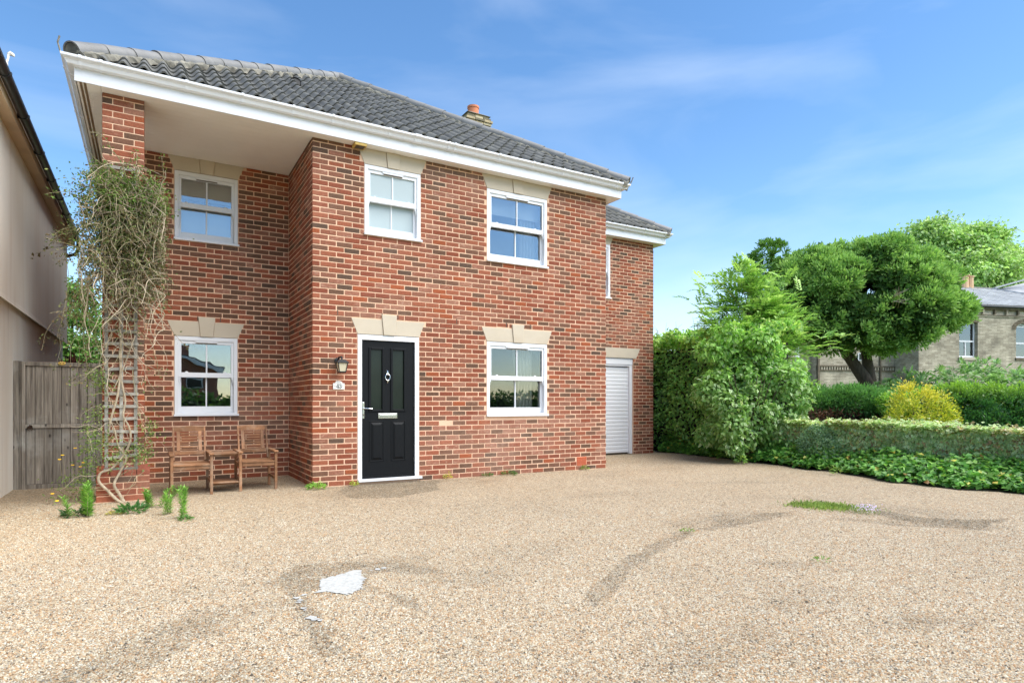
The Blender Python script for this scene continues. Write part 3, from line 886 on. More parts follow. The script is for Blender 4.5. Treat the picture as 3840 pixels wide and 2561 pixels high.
# ---------------------------------------------------------------- soffits, fascias, gutters
FX0, FX1, FY = -2.681, 5.381, -0.175
for i in range(13):
    y0 = FY + 0.012 + i * 0.144; y1 = min(y0 + 0.1405, 1.688)
    x1 = -0.001 if y0 > 0.005 else 5.37
    if i == 0: y1 = -0.004 + 0.0
    if i == 1: y0 = -0.001
    m = MB(); m.box(-2.43 if y0 > 0.2 else -2.43, x1, y0, y1, ZT, ZT + 0.012 + (0.0015 if i % 2 else 0)); m.build('soffit_board', M['soffit'], house)
m = MB(); m.box(-2.66, -2.4335, FY + 0.012, 8.6, ZT + 0.001, ZT + 0.016); m.build('soffit_board', M['soffit'], house)
m = MB(); m.box(5.18, 5.37, 0.0, 1.98, ZT + 0.001, ZT + 0.016)
m.build('soffit_board', M['soffit'], house)
m = MB(); m.box(-2.635, -2.612, FY + 0.02, 8.6, ZT - 0.004, ZT + 0.0008); m.box(-2.595, -2.572, FY + 0.02, 8.6, ZT - 0.004, ZT + 0.0008)
m.build('soffit_vent', varmat('brown_vent', lin(128, 108, 84), 0.7, 0.1), house)
m = MB()
m.box(FX0, FX1, FY - 0.002, FY + 0.012, ZT - 0.006, 5.0)
m.build('fascia', M['white'], house, bevel=0.003)
m = MB(); m.box(FX0, FX0 + 0.014, FY + 0.0125, 8.6, ZT - 0.006, 5.0); m.build('fascia', M['white'], house, bevel=0.003)
m = MB(); m.box(FX1 - 0.014, FX1, FY + 0.0125, 1.75, ZT - 0.006, 5.0); m.build('fascia', M['white'], house, bevel=0.003)

def sweep(path, prof, closed_prof=True):
    m = MB(); n = len(path); P = [np.array(p, float) for p in path]; rows = []
    for i in range(n):
        def nr(a, b):
            d = (b - a) / np.linalg.norm(b - a); return np.array([d[1], -d[0]])
        if i == 0: o = nr(P[0], P[1])
        elif i == n - 1: o = nr(P[-2], P[-1])
        else:
            n1, n2 = nr(P[i - 1], P[i]), nr(P[i], P[i + 1]); o = n1 + n2; o /= (o @ n1)
        rows.append([(P[i][0] + o[0] * d_, P[i][1] + o[1] * d_, z_) for d_, z_ in prof])
    k = len(prof); V = [v for r in rows for v in r]; F = []
    for i in range(n - 1):
        for j in range(k if closed_prof else k - 1):
            F.append((i * k + j, i * k + (j + 1) % k, (i + 1) * k + (j + 1) % k, (i + 1) * k + j))
    F += [tuple(range(k)), tuple((n - 1) * k + j for j in range(k - 1, -1, -1))]
    return m.add(V, F)
def ogee(z, g=0.0):
    return [(0.002, z + 0.075), (0.002, z - g), (0.050, z - g), (0.066 + g, z + 0.006 - g), (0.074 + g, z + 0.022 - g), (0.084 + g, z + 0.040), (0.102 + g, z + 0.054), (0.115 + g, z + 0.062), (0.120 + g, z + 0.070),
            (0.120 + g, z + 0.092 + g), (0.112, z + 0.092 + g), (0.110, z + 0.072), (0.075, z + 0.050), (0.062, z + 0.012), (0.012, z + 0.006), (0.012, z + 0.075)]
GZ = 4.995
gpath = [(FX0, 8.6), (FX0, FY - 0.002), (FX1, FY - 0.002), (FX1, 1.74)]
gut = sweep(gpath, ogee(GZ)).build('gutter', M['white'], house)
for xb, wd in [(-2.62, .03), (-2.42, .03), (-1.55, .03), (-0.92, .03), (-0.30, .03), (0.22, .03), (1.02, .03), (1.45, .10), (1.95, .03), (2.05, .03), (2.82, .03), (3.45, .03), (4.05, .03), (4.62, .03), (5.22, .03), (5.33, .03)]:
    sweep([(xb - wd / 2, FY - 0.002), (xb + wd / 2, FY - 0.002)], ogee(GZ, 0.006)).build('gutter_bracket', M['white'], gut)
for yb in (0.05, 1.3, 2.6, 3.9, 5.2):
    sweep([(FX0, yb + 0.015), (FX0, yb - 0.015)], ogee(GZ, 0.006)).build('gutter_bracket', M['white'], gut)
# rear wing eaves
EFX, EFY = 8.415, 1.815
m = MB(); m.box(5.18, EFX, EFY, EFY + 0.012, ZT - 0.002, 5.0); m.box(EFX - 0.012, EFX, EFY + 0.0125, 8.6, ZT - 0.002, 5.0); m.build('fascia', M['white'], house, bevel=0.003)
m = MB(); m.box(5.39, EFX - 0.013, EFY + 0.0125, EY - 0.001, ZT, ZT + 0.012); m.box(EX1 + 0.001, EFX - 0.013, EY, 8.6, ZT, ZT + 0.012); m.build('soffit_board', M['soffit'], house)
gut2 = sweep([(5.40, EFY), (EFX, EFY), (EFX, 8.6)], ogee(GZ)).build('gutter', M['white'], house)
for xb in (6.6, 7.15, 7.7, 8.3): sweep([(xb - .015, EFY), (xb + .015, EFY)], ogee(GZ, 0.006)).build('gutter_bracket', M['white'], gut2)
# timber box under the soffit
m = MB(); m.box(0.55, 0.72, -0.168, -0.012, ZT - 0.045, ZT - 0.0015); bx = m.build('soffit_box', M['oakbox'], house, bevel=0.003)
MB().box(0.575, 0.70, -0.150, -0.035, ZT - 0.0475, ZT - 0.0445).build('box_opening', M['gap'], bx)

# ---------------------------------------------------------------- roof
PIT = R(32.8); tp, cp, sp = math.tan(PIT), math.cos(PIT), math.sin(PIT)
def plane_z(y, y0): return RZ0 + tp * (y - y0)
RZ0 = 5.055
RX0, RX1, RY0 = -2.775, 5.475, -0.255
half = (RX1 - RX0) / 2; AP = (RX0 + half, RY0 + half, RZ0 + tp * half)
deck = MB(); dz = -0.03
backY = RY0 + 2 * half + 0.6
deck.add([(RX0 + .02, RY0 + .03, RZ0 + dz), (RX1 - .02, RY0 + .03, RZ0 + dz), (AP[0], AP[1], AP[2] + dz)], [(0, 1, 2)])
roof = deck.build('roof', M['deck'], house)
m = MB()
ridge_e = (AP[0], backY - half, AP[2] + 0.02)
m.add([(RX0, RY0, RZ0 + .03), (AP[0], AP[1], AP[2] + .03), ridge_e, (RX0, backY, RZ0 + .03)], [(0, 1, 2, 3)])
m.add([(RX1, RY0, RZ0 + .03), (RX1, backY, RZ0 + .03), ridge_e, (AP[0], AP[1], AP[2] + .03)], [(0, 1, 2, 3)])
m.add([(RX0, backY, RZ0 + .03), ridge_e, (RX1, backY, RZ0 + .03)], [(0, 1, 2)])
m.build('roof_slope', M['tile'], roof)

TW, TG, TL = 0.208, 0.336, 0.40
def tile_geo():
    xs = np.linspace(-0.012, TW + 0.004, 10)
    t = xs / TW
    h = 0.082 * (0.5 - 0.5 * np.cos(2 * np.pi * t)) ** 1.2
    V = []; n = len(xs)
    for s, lift in ((0.0, 0.024), (TL, 0.0)):
        for x, hh in zip(xs, h): V.append((x, s, hh + lift))
    for x, hh in zip(xs, h): V.append((x, 0.001, hh + 0.024 - 0.020))
    for x, hh in zip(xs, h): V.append((x, 0.10, hh + 0.020 - 0.020))
    F = [(i, i + 1, n + i + 1, n + i) for i in range(n - 1)]
    F += [(i + 1, i, 2 * n + i, 2 * n + i + 1) for i in range(n - 1)]
    F += [(2 * n + i + 1, 2 * n + i, 3 * n + i, 3 * n + i + 1) for i in range(n - 1)]
    return V, F
tv, tf = tile_geo()
tile_me = np_mesh('roof_tile', tv, tf, M['tile'], smooth=True)
try: tile_me.set_sharp_from_angle(angle=R(50))
except Exception: pass
Rx = Matrix.Rotation(PIT, 3, 'X')
def lay_tiles(x0, x1, y0, z0, cuts, xlim=None, rows=99, solo=True):
    """cuts: list of (point, normal) vertical planes; keep the side the normal points to"""
    out = []
    nx = int((x1 - x0) / TW) + 1
    for r in range(rows):
        s = r * TG
        yy, zz = y0 + s * cp, z0 + s * sp
        for i in range(nx):
            x = x0 + i * TW
            if xlim and (x + TW < xlim): continue
            pts = [(x, yy), (x + TW, yy), (x, yy + TL * cp), (x + TW, yy + TL * cp)]
            st = 1
            for (p, nn) in cuts:
                dd = [(q[0] - p[0]) * nn[0] + (q[1] - p[1]) * nn[1] for q in pts]
                if max(dd) < 0.02: st = 0; break
                if min(dd) < 0: st = 2
            if st == 0: continue
            loc = Vector((x, yy, zz)) + Vector((0, random.gauss(0, 0.003), random.gauss(0, 0.002)))
            me = tile_me
            if st == 2:
                me = tile_me.copy(); bm = bmesh.new(); bm.from_mesh(me)
                for (p, nn) in cuts:
                    pl = Rx.transposed() @ (Vector((p[0], p[1], 0)) - Vector((loc.x, loc.y, 0)))
                    nl = Rx.transposed() @ Vector((nn[0], nn[1], 0))
                    bmesh.ops.bisect_plane(bm, geom=bm.verts[:] + bm.edges[:] + bm.faces[:], plane_co=pl, plane_no=nl, clear_inner=True)
                if not bm.faces: bm.free(); bpy.data.meshes.remove(me); continue
                bm.to_mesh(me); bm.free()
            out.append((loc, me))
        if not any(True for _ in out[-1:]): break
        if s * cp > half + 0.2: break
    return out
s2 = 1 / math.sqrt(2)
tiles = lay_tiles(RX0 + 0.05, RX1, RY0 + 0.025, RZ0, [((RX0, RY0), (s2, -s2)), ((RX1, RY0), (-s2, -s2))])
ETX1, ETY0 = 8.485, 1.735
tiles2 = lay_tiles(5.6, ETX1, ETY0 + 0.02, RZ0, [((ETX1, ETY0), (-s2, -s2))], rows=7)
allt = [(t, 0) for t in tiles] + [(t, 1) for t in tiles2]
eave_first = sorted(allt, key=lambda q: (q[0][0] - Vector(_c[0])).length)
for k, ((loc, me), _) in enumerate(eave_first[:300]):
    link('roof_tile', me, roof, loc, (PIT + random.gauss(0, 0.006), random.gauss(0, 0.006), random.gauss(0, 0.004)))
if len(eave_first) > 300:
    Vb, Fb = [], []
    for (loc, me), _ in eave_first[300:]:
        o_ = len(Vb)
        Vb += [tuple(Rx @ v.co + loc) for v in me.vertices]; Fb += [tuple(o_ + i for i in p.vertices) for p in me.polygons]
    ro = link('tile_courses', np_mesh('tile_courses', Vb, Fb, M['tile'], smooth=True), roof); ro['kind'] = 'stuff'
m = MB(); e = half
m.add([(5.3, ETY0 + .02, RZ0 - .03), (ETX1 - .02, ETY0 + .02, RZ0 - .03), (ETX1 - 3.2, ETY0 + 3.2, RZ0 - .03 + 3.2 * tp), (5.3, ETY0 + 3.2, RZ0 - .03 + 3.2 * tp)], [(0, 1, 2, 3)])
m.add([(ETX1, ETY0, RZ0 + .03), (ETX1, 8.7, RZ0 + .03), (ETX1 - 3.2, 8.7, RZ0 + .03 + 3.2 * tp), (ETX1 - 3.2, ETY0 + 3.2, RZ0 + .03 + 3.2 * tp)], [(0, 1, 2, 3)])
m.build('roof_slope', M['tile'], roof)

# hips: half-round tiles bedded on mortar
def hip(A, B, start=0.0, count=None):
    A, B = Vector(A), Vector(B); d = (B - A); L = d.length; d.normalize()
    side = d.cross(Vector((0, 0, 1))).normalized(); up = side.cross(d).normalized()
    n = 14; V = []; Fq = []; Lh, r0, r1 = 0.455, 0.116, 0.104
    for (y, r) in ((0, r0), (Lh, r1)):
        for k in range(n + 1):
            t = R(-12) + (math.pi + R(24)) * k / n
            V.append((r * math.cos(t), y, r * math.sin(t) * 0.92 - 0.02))
    for (y, r) in ((0, r0 - 0.016), (0.12, r0 - 0.016)):
        for k in range(n + 1):
            t = R(-12) + (math.pi + R(24)) * k / n
            V.append((r * math.cos(t), y + 0.001, r * math.sin(t) * 0.92 - 0.02))
    q = n + 1
    for k in range(n):
        Fq.append((k, k + 1, q + k + 1, q + k)); Fq.append((k + 1, k, 2 * q + k, 2 * q + k + 1)); Fq.append((2 * q + k + 1, 2 * q + k, 3 * q + k, 3 * q + k + 1))
    me = np_mesh('hip_tile', V, Fq, M['hip'], smooth=True)
    try: me.set_sharp_from_angle(angle=R(45))
    except Exception: pass
    basis = Matrix((side, d, up)).transposed()
    step = 0.43; k = 0; s = start
    while s < L - 0.05 and (count is None or k < count):
        p = A + d * s + up * (0.058 + 0.004 * (k % 2))
        e_ = (basis @ Matrix.Rotation(random.gauss(0, 0.012), 3, 'X')).to_euler()
        link('hip_tile', me, roof, p, e_); s += step; k += 1
    # mortar bedding, ragged
    seg = int(L / 0.06); V = []; F = []
    for i in range(seg + 1):
        s_ = 0.005 + (L - 0.01) * i / seg
        for j, (w_, h_) in enumerate(((-0.135, -0.045), (-0.125, 0.02), (-0.085, 0.06), (0.085, 0.06), (0.125, 0.02), (0.135, -0.045))):
            jj = random.gauss(0, 0.008)
            V.append(A + d * s_ + side * (w_ + jj) + up * (h_ + random.gauss(0, 0.006) - 0.012))
    for i in range(seg):
        for j in range(5): F.append((i * 6 + j, i * 6 + j + 1, i * 6 + 7 + j, i * 6 + 6 + j))
    F.append(tuple(range(5, -1, -1)))
    MB().add(V, F).build('hip_mortar', M['bedding'], roof)
    # stop end of the lowest hip tile
    dm = MB(); pts = []
    for k in range(13):
        t = R(-12) + (math.pi + R(24)) * k / 12
        pts.append(A + d * (start + 0.012) + up * 0.05 + side * (0.102 * math.cos(t)) + up * (0.102 * math.sin(t) * 0.92 - 0.02))
    dm.add([tuple(p) for p in pts], [tuple(range(13))]); dm.build('hip_end', M['bedding'], roof)
hip((RX0 + 0.07, RY0 + 0.07, RZ0 + 0.02 + 0.07 * tp), (AP[0], AP[1], AP[2] + 0.02), 0.02)
hip((RX1, RY0, RZ0 + 0.02), (AP[0], AP[1], AP[2] + 0.02), 0.02)
hip((ETX1, ETY0, RZ0 + 0.02), (ETX1 - 3.0, ETY0 + 3.0, RZ0 + 0.02 + 3.0 * tp), 0.02)
m = MB(); m.bar((AP[0], AP[1] - 0.02, AP[2] + 0.09), (ridge_e[0], ridge_e[1], ridge_e[2] + 0.07), 0.24, 0.10); m.build('ridge_capping', M['hip'], roof, bevel=0.04)
# little hip-iron spikes
m = MB(); m.tube([(RX0 - 0.02, RY0 - 0.02, RZ0 + 0.02), (RX0 - 0.045, RY0 - 0.045, RZ0 + 0.12), (RX0 - 0.03, RY0 - 0.03, RZ0 + 0.20)], 0.010, 6)
m.tube([(RX1 + 0.02, RY0 - 0.02, RZ0 + 0.02), (RX1 + 0.045, RY0 - 0.045, RZ0 + 0.10), (RX1 + 0.07, RY0 - 0.05, RZ0 + 0.16)], 0.010, 6)
m.build('hip_iron', M['bedding'], roof)
# pipe vent through the tiles
hy = 1.80; hz = RZ0 + tp * (hy - RY0)
m = MB(); n_ = Vector((-0.18, -0.93, 0.30)).normalized(); c0 = Vector((0.13, hy, hz + 0.05))
m.tube([c0 - n_ * 0.12, c0 + n_ * 0.03], [0.088, 0.088], 18, cap=False); m.tube([c0 - n_ * 0.02, c0 + n_ * 0.015], [0.080, 0.080], 18)
m.build('roof_vent', M['ink'], roof, smooth=True)

# chimney stack behind the hip, with pot
chx, chy, chz = 5.74, 6.43, 9.10
ch = MB(); ch.box(chx - 0.30, chx + 0.30, chy - 0.30, chy + 0.30, 5.6, chz - 0.53)
chim = ch.build('chimney', varmat('weathered_stock_brick', lin(186, 172, 142), 0.9, 0.3, 7, 0.2, 0.6, 40, dirt=(lin(96, 92, 76), 0.5, 3.0)), house)
CB = [lin(196, 182, 150), lin(176, 160, 128), lin(150, 140, 116), lin(120, 112, 92), lin(188, 170, 132)]
cmats = [varmat('stock_brick_%d' % i, c, 0.9, 0.3, 18, 0.2, 0.5, 60, dirt=(lin(80, 82, 60), 0.5, 9.0)) for i, c in enumerate(CB)]
cb_cache = {}
for j in range(6):
    zc = chz - 0.50 + j * 0.068; out = (0.0, 0.03, 0.06, 0.09, 0.05, 0.0)[j]
    hw = 0.315 + out
    for sx, sy, along in ((0, -1, 'x'), (-1, 0, 'y'), (1, 0, 'y'), (0, 1, 'x')):
        nb = 3; wl_ = (2 * hw - 0.0) / nb
        for i in range(nb):
            c_ = -hw + wl_ * (i + 0.5)
            hx = wl_ / 2 - 0.006
            if along == 'x': p = (chx + c_, chy + sy * (hw - 0.05), zc); ang = 0
            else: p = (chx + sx * (hw - 0.05), chy + c_ * 0.66, zc); ang = math.pi / 2; hx *= 0.66
            mi = random.randrange(5); key = (round(hx, 3), mi)
            if key not in cb_cache: cb_cache[key] = np_mesh('stock_brick', brick_verts(hx, 0.048, 0.031, 0.006), TF, cmats[mi])
            link('stock_brick', cb_cache[key], chim, p, (0, 0, ang))
m = MB(); m.add([(chx - .36, chy - .36, chz - 0.135), (chx + .36, chy - .36, chz - 0.135), (chx + .36, chy + .36, chz - 0.135), (chx - .36, chy + .36, chz - 0.135),
                 (chx - .2, chy - .2, chz - 0.04), (chx + .2, chy - .2, chz - 0.04), (chx + .2, chy + .2, chz - 0.04), (chx - .2, chy + .2, chz - 0.04)],
                [(4, 5, 6, 7), (0, 1, 5, 4), (1, 2, 6, 5), (2, 3, 7, 6), (3, 0, 4, 7), (3, 2, 1, 0)]); m.build('flaunching', M['bedding'], chim)
m = MB(); m.lathe((chx, chy, chz - 0.10), [(0.155, 0), (0.150, 0.24), (0.165, 0.25), (0.165, 0.30), (0.13, 0.30), (0.125, 0.1)], 20); m.build('chimney_pot', M['terracotta'], chim, smooth=True)
# ================================================================== GROUND
def seg_d(P, a, b):
    a, b = np.array(a), np.array(b); d = b - a; t = np.clip(((P - a) @ d) / (d @ d), 0, 1)
    return np.linalg.norm(P - a - t[:, None] * d, axis=1)
PAINT = [(-1.066, -4.866), (-1.004, -4.789), (-0.972, -4.606), (-0.88, -4.552), (-0.785, -4.518), (-0.715, -4.466), (-0.662, -4.497), (-0.702, -4.612), (-0.697, -4.703), (-0.758, -4.815), (-0.779, -4.921), (-0.846, -4.958), (-0.895, -4.993), (-0.939, -4.94), (-0.978, -4.862)]
def inpoly(P, poly):
    r = np.zeros(len(P), bool); n = len(poly); x, y = P[:, 0], P[:, 1]
    for i in range(n):
        x0, y0 = poly[i]; x1, y1 = poly[(i + 1) % n]
        c = ((y0 > y) != (y1 > y)) & (x < (x1 - x0) * (y - y0) / (y1 - y0 + 1e-12) + x0); r ^= c
    return r
WORN = [([(-1.171, -4.381), (-1.05, -4.123), (-0.851, -4.163), (-0.625, -4.19), (-0.443, -4.377), (-0.184, -4.656), (-0.147, -4.847), (-0.344, -4.754), (-0.527, -4.623), (-0.657, -4.571), (-0.731, -4.83), (-0.659, -5.011), (-0.567, -5.249), (-0.604, -5.537), (-0.68, -5.351), (-0.697, -5.045), (-0.773, -4.866), (-0.697, -4.593), (-0.785, -4.518), (-0.972, -4.606), (-1.046, -4.822), (-1.159, -4.811), (-1.183, -4.665)], 0.75), ([(-1.159, -4.811), (-1.133, -4.916), (-1.142, -5.206), (-1.136, -5.4), (-1.136, -5.659), (-1.15, -5.856), (-1.201, -5.793), (-1.179, -5.547), (-1.184, -5.315), (-1.185, -5.119)], 0.8), ([(4.644, -5.019), (4.574, -5.443), (4.66, -5.919), (5.055, -5.975), (5.611, -5.937), (5.111, -5.725), (4.858, -5.376), (4.919, -4.992)], 1.2), ([(2.413, -4.671), (2.99, -4.481), (3.654, -4.438), (4.098, -4.568), (3.785, -4.694), (3.084, -4.726), (2.584, -4.771)], 0.85), ([(-2.116, -5.655), (-2.183, -5.368), (-2.031, -5.28), (-1.872, -5.134), (-1.698, -5.103), (-1.624, -5.279), (-1.786, -5.386), (-1.858, -5.525), (-1.983, -5.614), (-2.0, -5.726)], 0.55), ([(0.25, -5.784), (0.585, -5.534), (1.049, -5.256), (1.551, -4.966), (2.283, -4.664), (2.28, -4.796), (1.598, -5.1), (1.035, -5.418), (0.486, -5.741), (0.262, -5.847)], 0.7), ([(0.207, -0.596), (0.75, 0.548), (1.68, 0.392), (1.869, -0.109), (1.377, -1.14), (0.743, -1.442), (0.227, -1.263)], 1.25)]
def wear(P):
    """0 clean gravel .. 1 worn grey, dirty gravel (old stains, worn strips and wide darker zones of this drive)"""
    n1 = fbm(P * 1.6, 3, 4); n2 = fbm(P * 6.0, 9, 3)
    jit = (fbm(P * 3.0, 21, 3)[:, None] - 0.5) * 0.10
    Q = P + np.c_[jit, -jit]
    w = np.zeros(len(P))
    def line(a, b, r, k): 
        nonlocal w
        w = np.maximum(w, k * np.clip(1 - seg_d(Q, a, b) / r, 0, 1) ** 0.8)
    def blob(c, rx, ry, k, rot=0.0):
        nonlocal w
        d = Q - np.array(c); ca, sa = math.cos(rot), math.sin(rot)
        d = np.c_[d[:, 0] * ca + d[:, 1] * sa, -d[:, 0] * sa + d[:, 1] * ca]
        w = np.maximum(w, k * np.clip(1.25 * (1 - np.sqrt((d[:, 0] / (rx * 1.35)) ** 2 + (d[:, 1] / (ry * 1.5)) ** 2)), 0, 1))
    pass
    blob((-1.0, -4.5), 0.30, 0.22, 0.8); pass
    blob((-1.8, -5.15), 0.45, 0.22, 0.6, 0.6); blob((-1.45, -5.0), 0.5, 0.2, 0.4, 0.3); blob((-2.1, -5.4), 0.25, 0.15, 0.6, 0.4); blob((-1.72, -5.95), 0.35, 0.18, 0.5, 0.3)
    pass
    blob((2.9, -4.45), 0.8, 0.28, 0.6, 0.1); blob((-0.35, -4.4), 0.45, 0.30, 0.45); blob((0.5, -4.6), 0.8, 0.4, 0.30, 0.2)
    blob((4.55, -5.55), 0.75, 0.13, 0.95, -0.78); blob((4.9, -5.0), 0.7, 0.35, 0.4, -0.7); line((4.93, -4.02), (5.78, -4.52), 0.05, 0.5); blob((4.9, -3.8), 0.9, 0.25, 0.35, -0.5)
    blob((0.75, -0.85), 0.75, 0.38, 1.0, -0.1); line((0.05, -0.12), (2.3, -0.25), 0.22, 0.6); blob((2.2, -0.6), 1.0, 0.22, 0.4)
    blob((2.0, -5.85), 0.4, 0.15, 0.5, -0.6); blob((1.4, -6.5), 0.5, 0.2, 0.4); blob((0.3, -6.7), 0.8, 0.25, 0.4, 0.1)
    blob((6.0, -0.8), 1.1, 0.35, 0.35); blob((4.4, -0.9), 0.8, 0.3, 0.3); line((5.3, 0.4), (5.2, 1.9), 0.5, 0.35)
    blob((5.0, -5.1), 0.85, 0.42, 0.55, -0.75); line((4.3, -5.4), (4.85, -6.0), 0.10, 1.0); blob((-2.25, -5.55), 0.5, 0.16, 0.65, 0.55); blob((-0.1, -5.0), 0.5, 0.3, 0.35); blob((3.0, -2.6), 1.4, 0.22, 0.35, -0.1); blob((5.6, -2.6), 1.0, 0.2, 0.4, -0.4); blob((1.6, -7.0), 0.4, 0.14, 0.5, -0.4)
    line((-3.4, 0.0), (-2.6, 0.6), 1.3, 0.30); line((-2.0, 0.6), (-0.1, 1.2), 0.9, 0.35); line((7.6, 0.8), (8.3, -1.2), 0.45, 0.4)  # wide darker zones before the gate, in the recess and by the planting
    w = 0.72 * np.clip((w - .10) * 1.5, 0, 1) * np.clip(0.0 + 1.7 * n2, 0, 1.1)
    line((-1.19, -4.40), (-1.22, -5.85), 0.045, 0.8); line((1.55, -5.06), (2.34, -4.72), 0.04, 0.7); line((2.30, -4.70), (3.4, -4.66), 0.045, 0.9); line((0.3, -5.9), (1.55, -5.06), 0.04, 0.6)
    J = P + np.c_[fbm(P * 9, 55, 3) - .5, fbm(P * 9, 56, 3) - .5] * .12
    for poly, k in WORN: w = np.where(inpoly(J, poly), np.maximum(w, k * np.clip(.35 + .9 * n2, 0, 1)), w * 1.0)
    return np.clip(w + 0.30 * np.clip(n1 - 0.55, 0, 1) * 2, 0, 1)
def hgt(P):
    h = (fbm(P * 0.8, 31, 3) - 0.5) * 0.018
    d = seg_d(P, (4.3, -5.35), (4.85, -5.95)); h -= 0.022 * np.exp(-(d / 0.22) ** 2)
    d = seg_d(P, (2.3, -4.62), (3.9, -4.62)); h -= 0.014 * np.exp(-(d / 0.06) ** 2)
    return h
def gravel_mat():
    t = NT('gravel'); t.set(0.9, 0.2)
    v = t.n('ShaderNodeTexVoronoi'); v.inputs['Scale'].default_value = 125.0; t.l(t.pos(), v.inputs['Vector'])
    sep = t.n('ShaderNodeSeparateColor'); t.l(v.outputs['Color'], sep.inputs[0])
    cr = t.n('ShaderNodeValToRGB'); e = cr.color_ramp; e.interpolation = 'CONSTANT'
    stops = [(0.0, lin(228, 206, 178)), (0.26, lin(206, 170, 132)), (0.44, lin(232, 214, 192)), (0.58, lin(186, 142, 104)), (0.68, lin(214, 188, 156)), (0.82, lin(168, 152, 136)), (0.90, lin(222, 176, 132)), (0.96, lin(110, 96, 84))]
    e.elements[0].position = 0; e.elements[0].color = stops[0][1] + (1,)
    e.elements[1].position = stops[1][0]; e.elements[1].color = stops[1][1] + (1,)
    for p, c in stops[2:]:
        x = e.elements.new(p); x.color = c + (1,)
    t.l(sep.outputs[0], cr.inputs[0])
    grit = t.noise(1.0, 3, t.mapping((34, 34, 34)), 0.7)
    k = t.mapr(grit, 0.25, 0.75, 0.80, 1.18)
    comb = t.n('ShaderNodeCombineColor')
    for i in range(3): t.l(k, comb.inputs[i])
    col = t.mix(1.0, cr.outputs[0], comb.outputs[0], 'MULTIPLY')
    v2 = t.n('ShaderNodeTexVoronoi'); v2.inputs['Scale'].default_value = 46.0; t.l(t.pos(), v2.inputs['Vector'])
    s2 = t.n('ShaderNodeSeparateColor'); t.l(v2.outputs['Color'], s2.inputs[0])
    k2 = t.mapr(s2.outputs[1], 0, 1, 0.80, 1.16); cb2 = t.n('ShaderNodeCombineColor')
    for i in range(3): t.l(k2, cb2.inputs[i])
    col = t.mix(1.0, col, cb2.outputs[0], 'MULTIPLY')
    dk = t.math('GREATER_THAN', s2.outputs[2], 0.955); col = t.mix(t.math('MULTIPLY', dk, 0.55), col, lin(92, 78, 62))
    gap = t.mapr(v.outputs['Distance'], 0.45, 0.75, 0.0, 0.6)
    col = t.mix(gap, col, lin(96, 76, 56))
    warm = t.mapr(t.noise(0.55, 4), 0.5, 0.75, 0.0, 0.25)
    col = t.mix(warm, col, t.mix(1.0, col, (0.93, 0.80, 0.66), 'MULTIPLY'))
    a = t.attr('Col'); sc = t.n('ShaderNodeSeparateColor'); t.l(a.outputs['Color'], sc.inputs[0])
    wf = t.math('MULTIPLY', sc.outputs[0], t.mapr(t.noise(30, 4, None, 0.8), 0.40, 0.56, 0.20, 1.0))
    col = t.mix(wf, col, t.mix(1.0, col, (0.45, 0.46, 0.46), 'MULTIPLY'))
    col = t.mix(1.0, col, (0.675, 0.725, 0.725), 'MULTIPLY')
    t.base(col)
    h = t.math('MULTIPLY', v.outputs['Distance'], -1.0)
    t.bump(h, 0.55, 0.006)
    return t.m
M['gravel'] = gravel_mat()

# far ground
gm = varmat('rough_grass_ground', lin(92, 104, 62), 0.95, 0.3, 0.8, 0.1, dirt=(lin(110, 100, 78), 0.5, 0.4))
g = MB().add([(-700, -700, -0.06), (700, -700, -0.06), (700, 700, -0.06), (-700, 700, -0.06)], [(0, 1, 2, 3)]).build('ground', gm)
tag(g, kind='structure')
# drive: finely divided sheet of gravel
gx0, gx1, gy0, gy1, gs = -3.55, 9.1, -12.5, 2.3, 0.04
nx, ny = int((gx1 - gx0) / gs) + 1, int((gy1 - gy0) / gs) + 1
X, Y = np.meshgrid(np.linspace(gx0, gx1, nx), np.linspace(gy0, gy1, ny)); P2 = np.c_[X.ravel(), Y.ravel()]
Wr = wear(P2)
Vg = np.c_[P2, hgt(P2)]
ii = np.arange(nx * ny).reshape(ny, nx)
Fg = np.stack([ii[:-1, :-1], ii[:-1, 1:], ii[1:, 1:], ii[1:, :-1]], -1).reshape(-1, 4)
dr = link('driveway', np_mesh('driveway', Vg, Fg, M['gravel'], np.c_[Wr, Wr, Wr], smooth=True)); tag(dr, kind='structure')
side = MB().add([(-3.55, 2.3, -0.004), (-2.3, 2.3, -0.004), (-2.3, 12, -0.004), (-3.55, 12, -0.004)], [(0, 1, 2, 3)]).build('path', M['gravel']); tag(side, kind='structure')
# loose stones of the near part of the drive
fwd = np.array([0.5062, 0.8624]); rgt = np.array([0.8624, -0.5062]); cxy = np.array([-1.9425, -8.766])
N = 440000
wd = np.sqrt(RNG.uniform(1.9 ** 2, 7.4 ** 2, N)); lt = RNG.uniform(-0.95, 0.95, N) * wd
PP = cxy + wd[:, None] * fwd + lt[:, None] * rgt
keep = (RNG.random(N) < np.clip((7.4 - wd) / 3.6, 0, 1)) & (PP[:, 0] > -3.4)
ip = inpoly(PP, PAINT); keep &= ~(ip & (RNG.random(N) < 0.30))
PP = PP[keep]; n = len(PP)
rad = RNG.gamma(6, 0.00058, n) + 0.0011
ang = RNG.uniform(0, 6.283, n); asp = RNG.uniform(0.6, 1.0, n)
K = 5
verts = np.zeros((n, K + 1, 3), np.float32); hz_ = hgt(PP)
for k in range(K):
    th = 2 * np.pi * k / K; rr = rad * RNG.uniform(0.75, 1.15, n)
    x_, y_ = rr * math.cos(th), rr * asp * math.sin(th)
    verts[:, k, 0] = PP[:, 0] + x_ * np.cos(ang) - y_ * np.sin(ang)
    verts[:, k, 1] = PP[:, 1] + x_ * np.sin(ang) + y_ * np.cos(ang)
    verts[:, k, 2] = hz_ - 0.0005 + RNG.uniform(0, 0.0015, n)
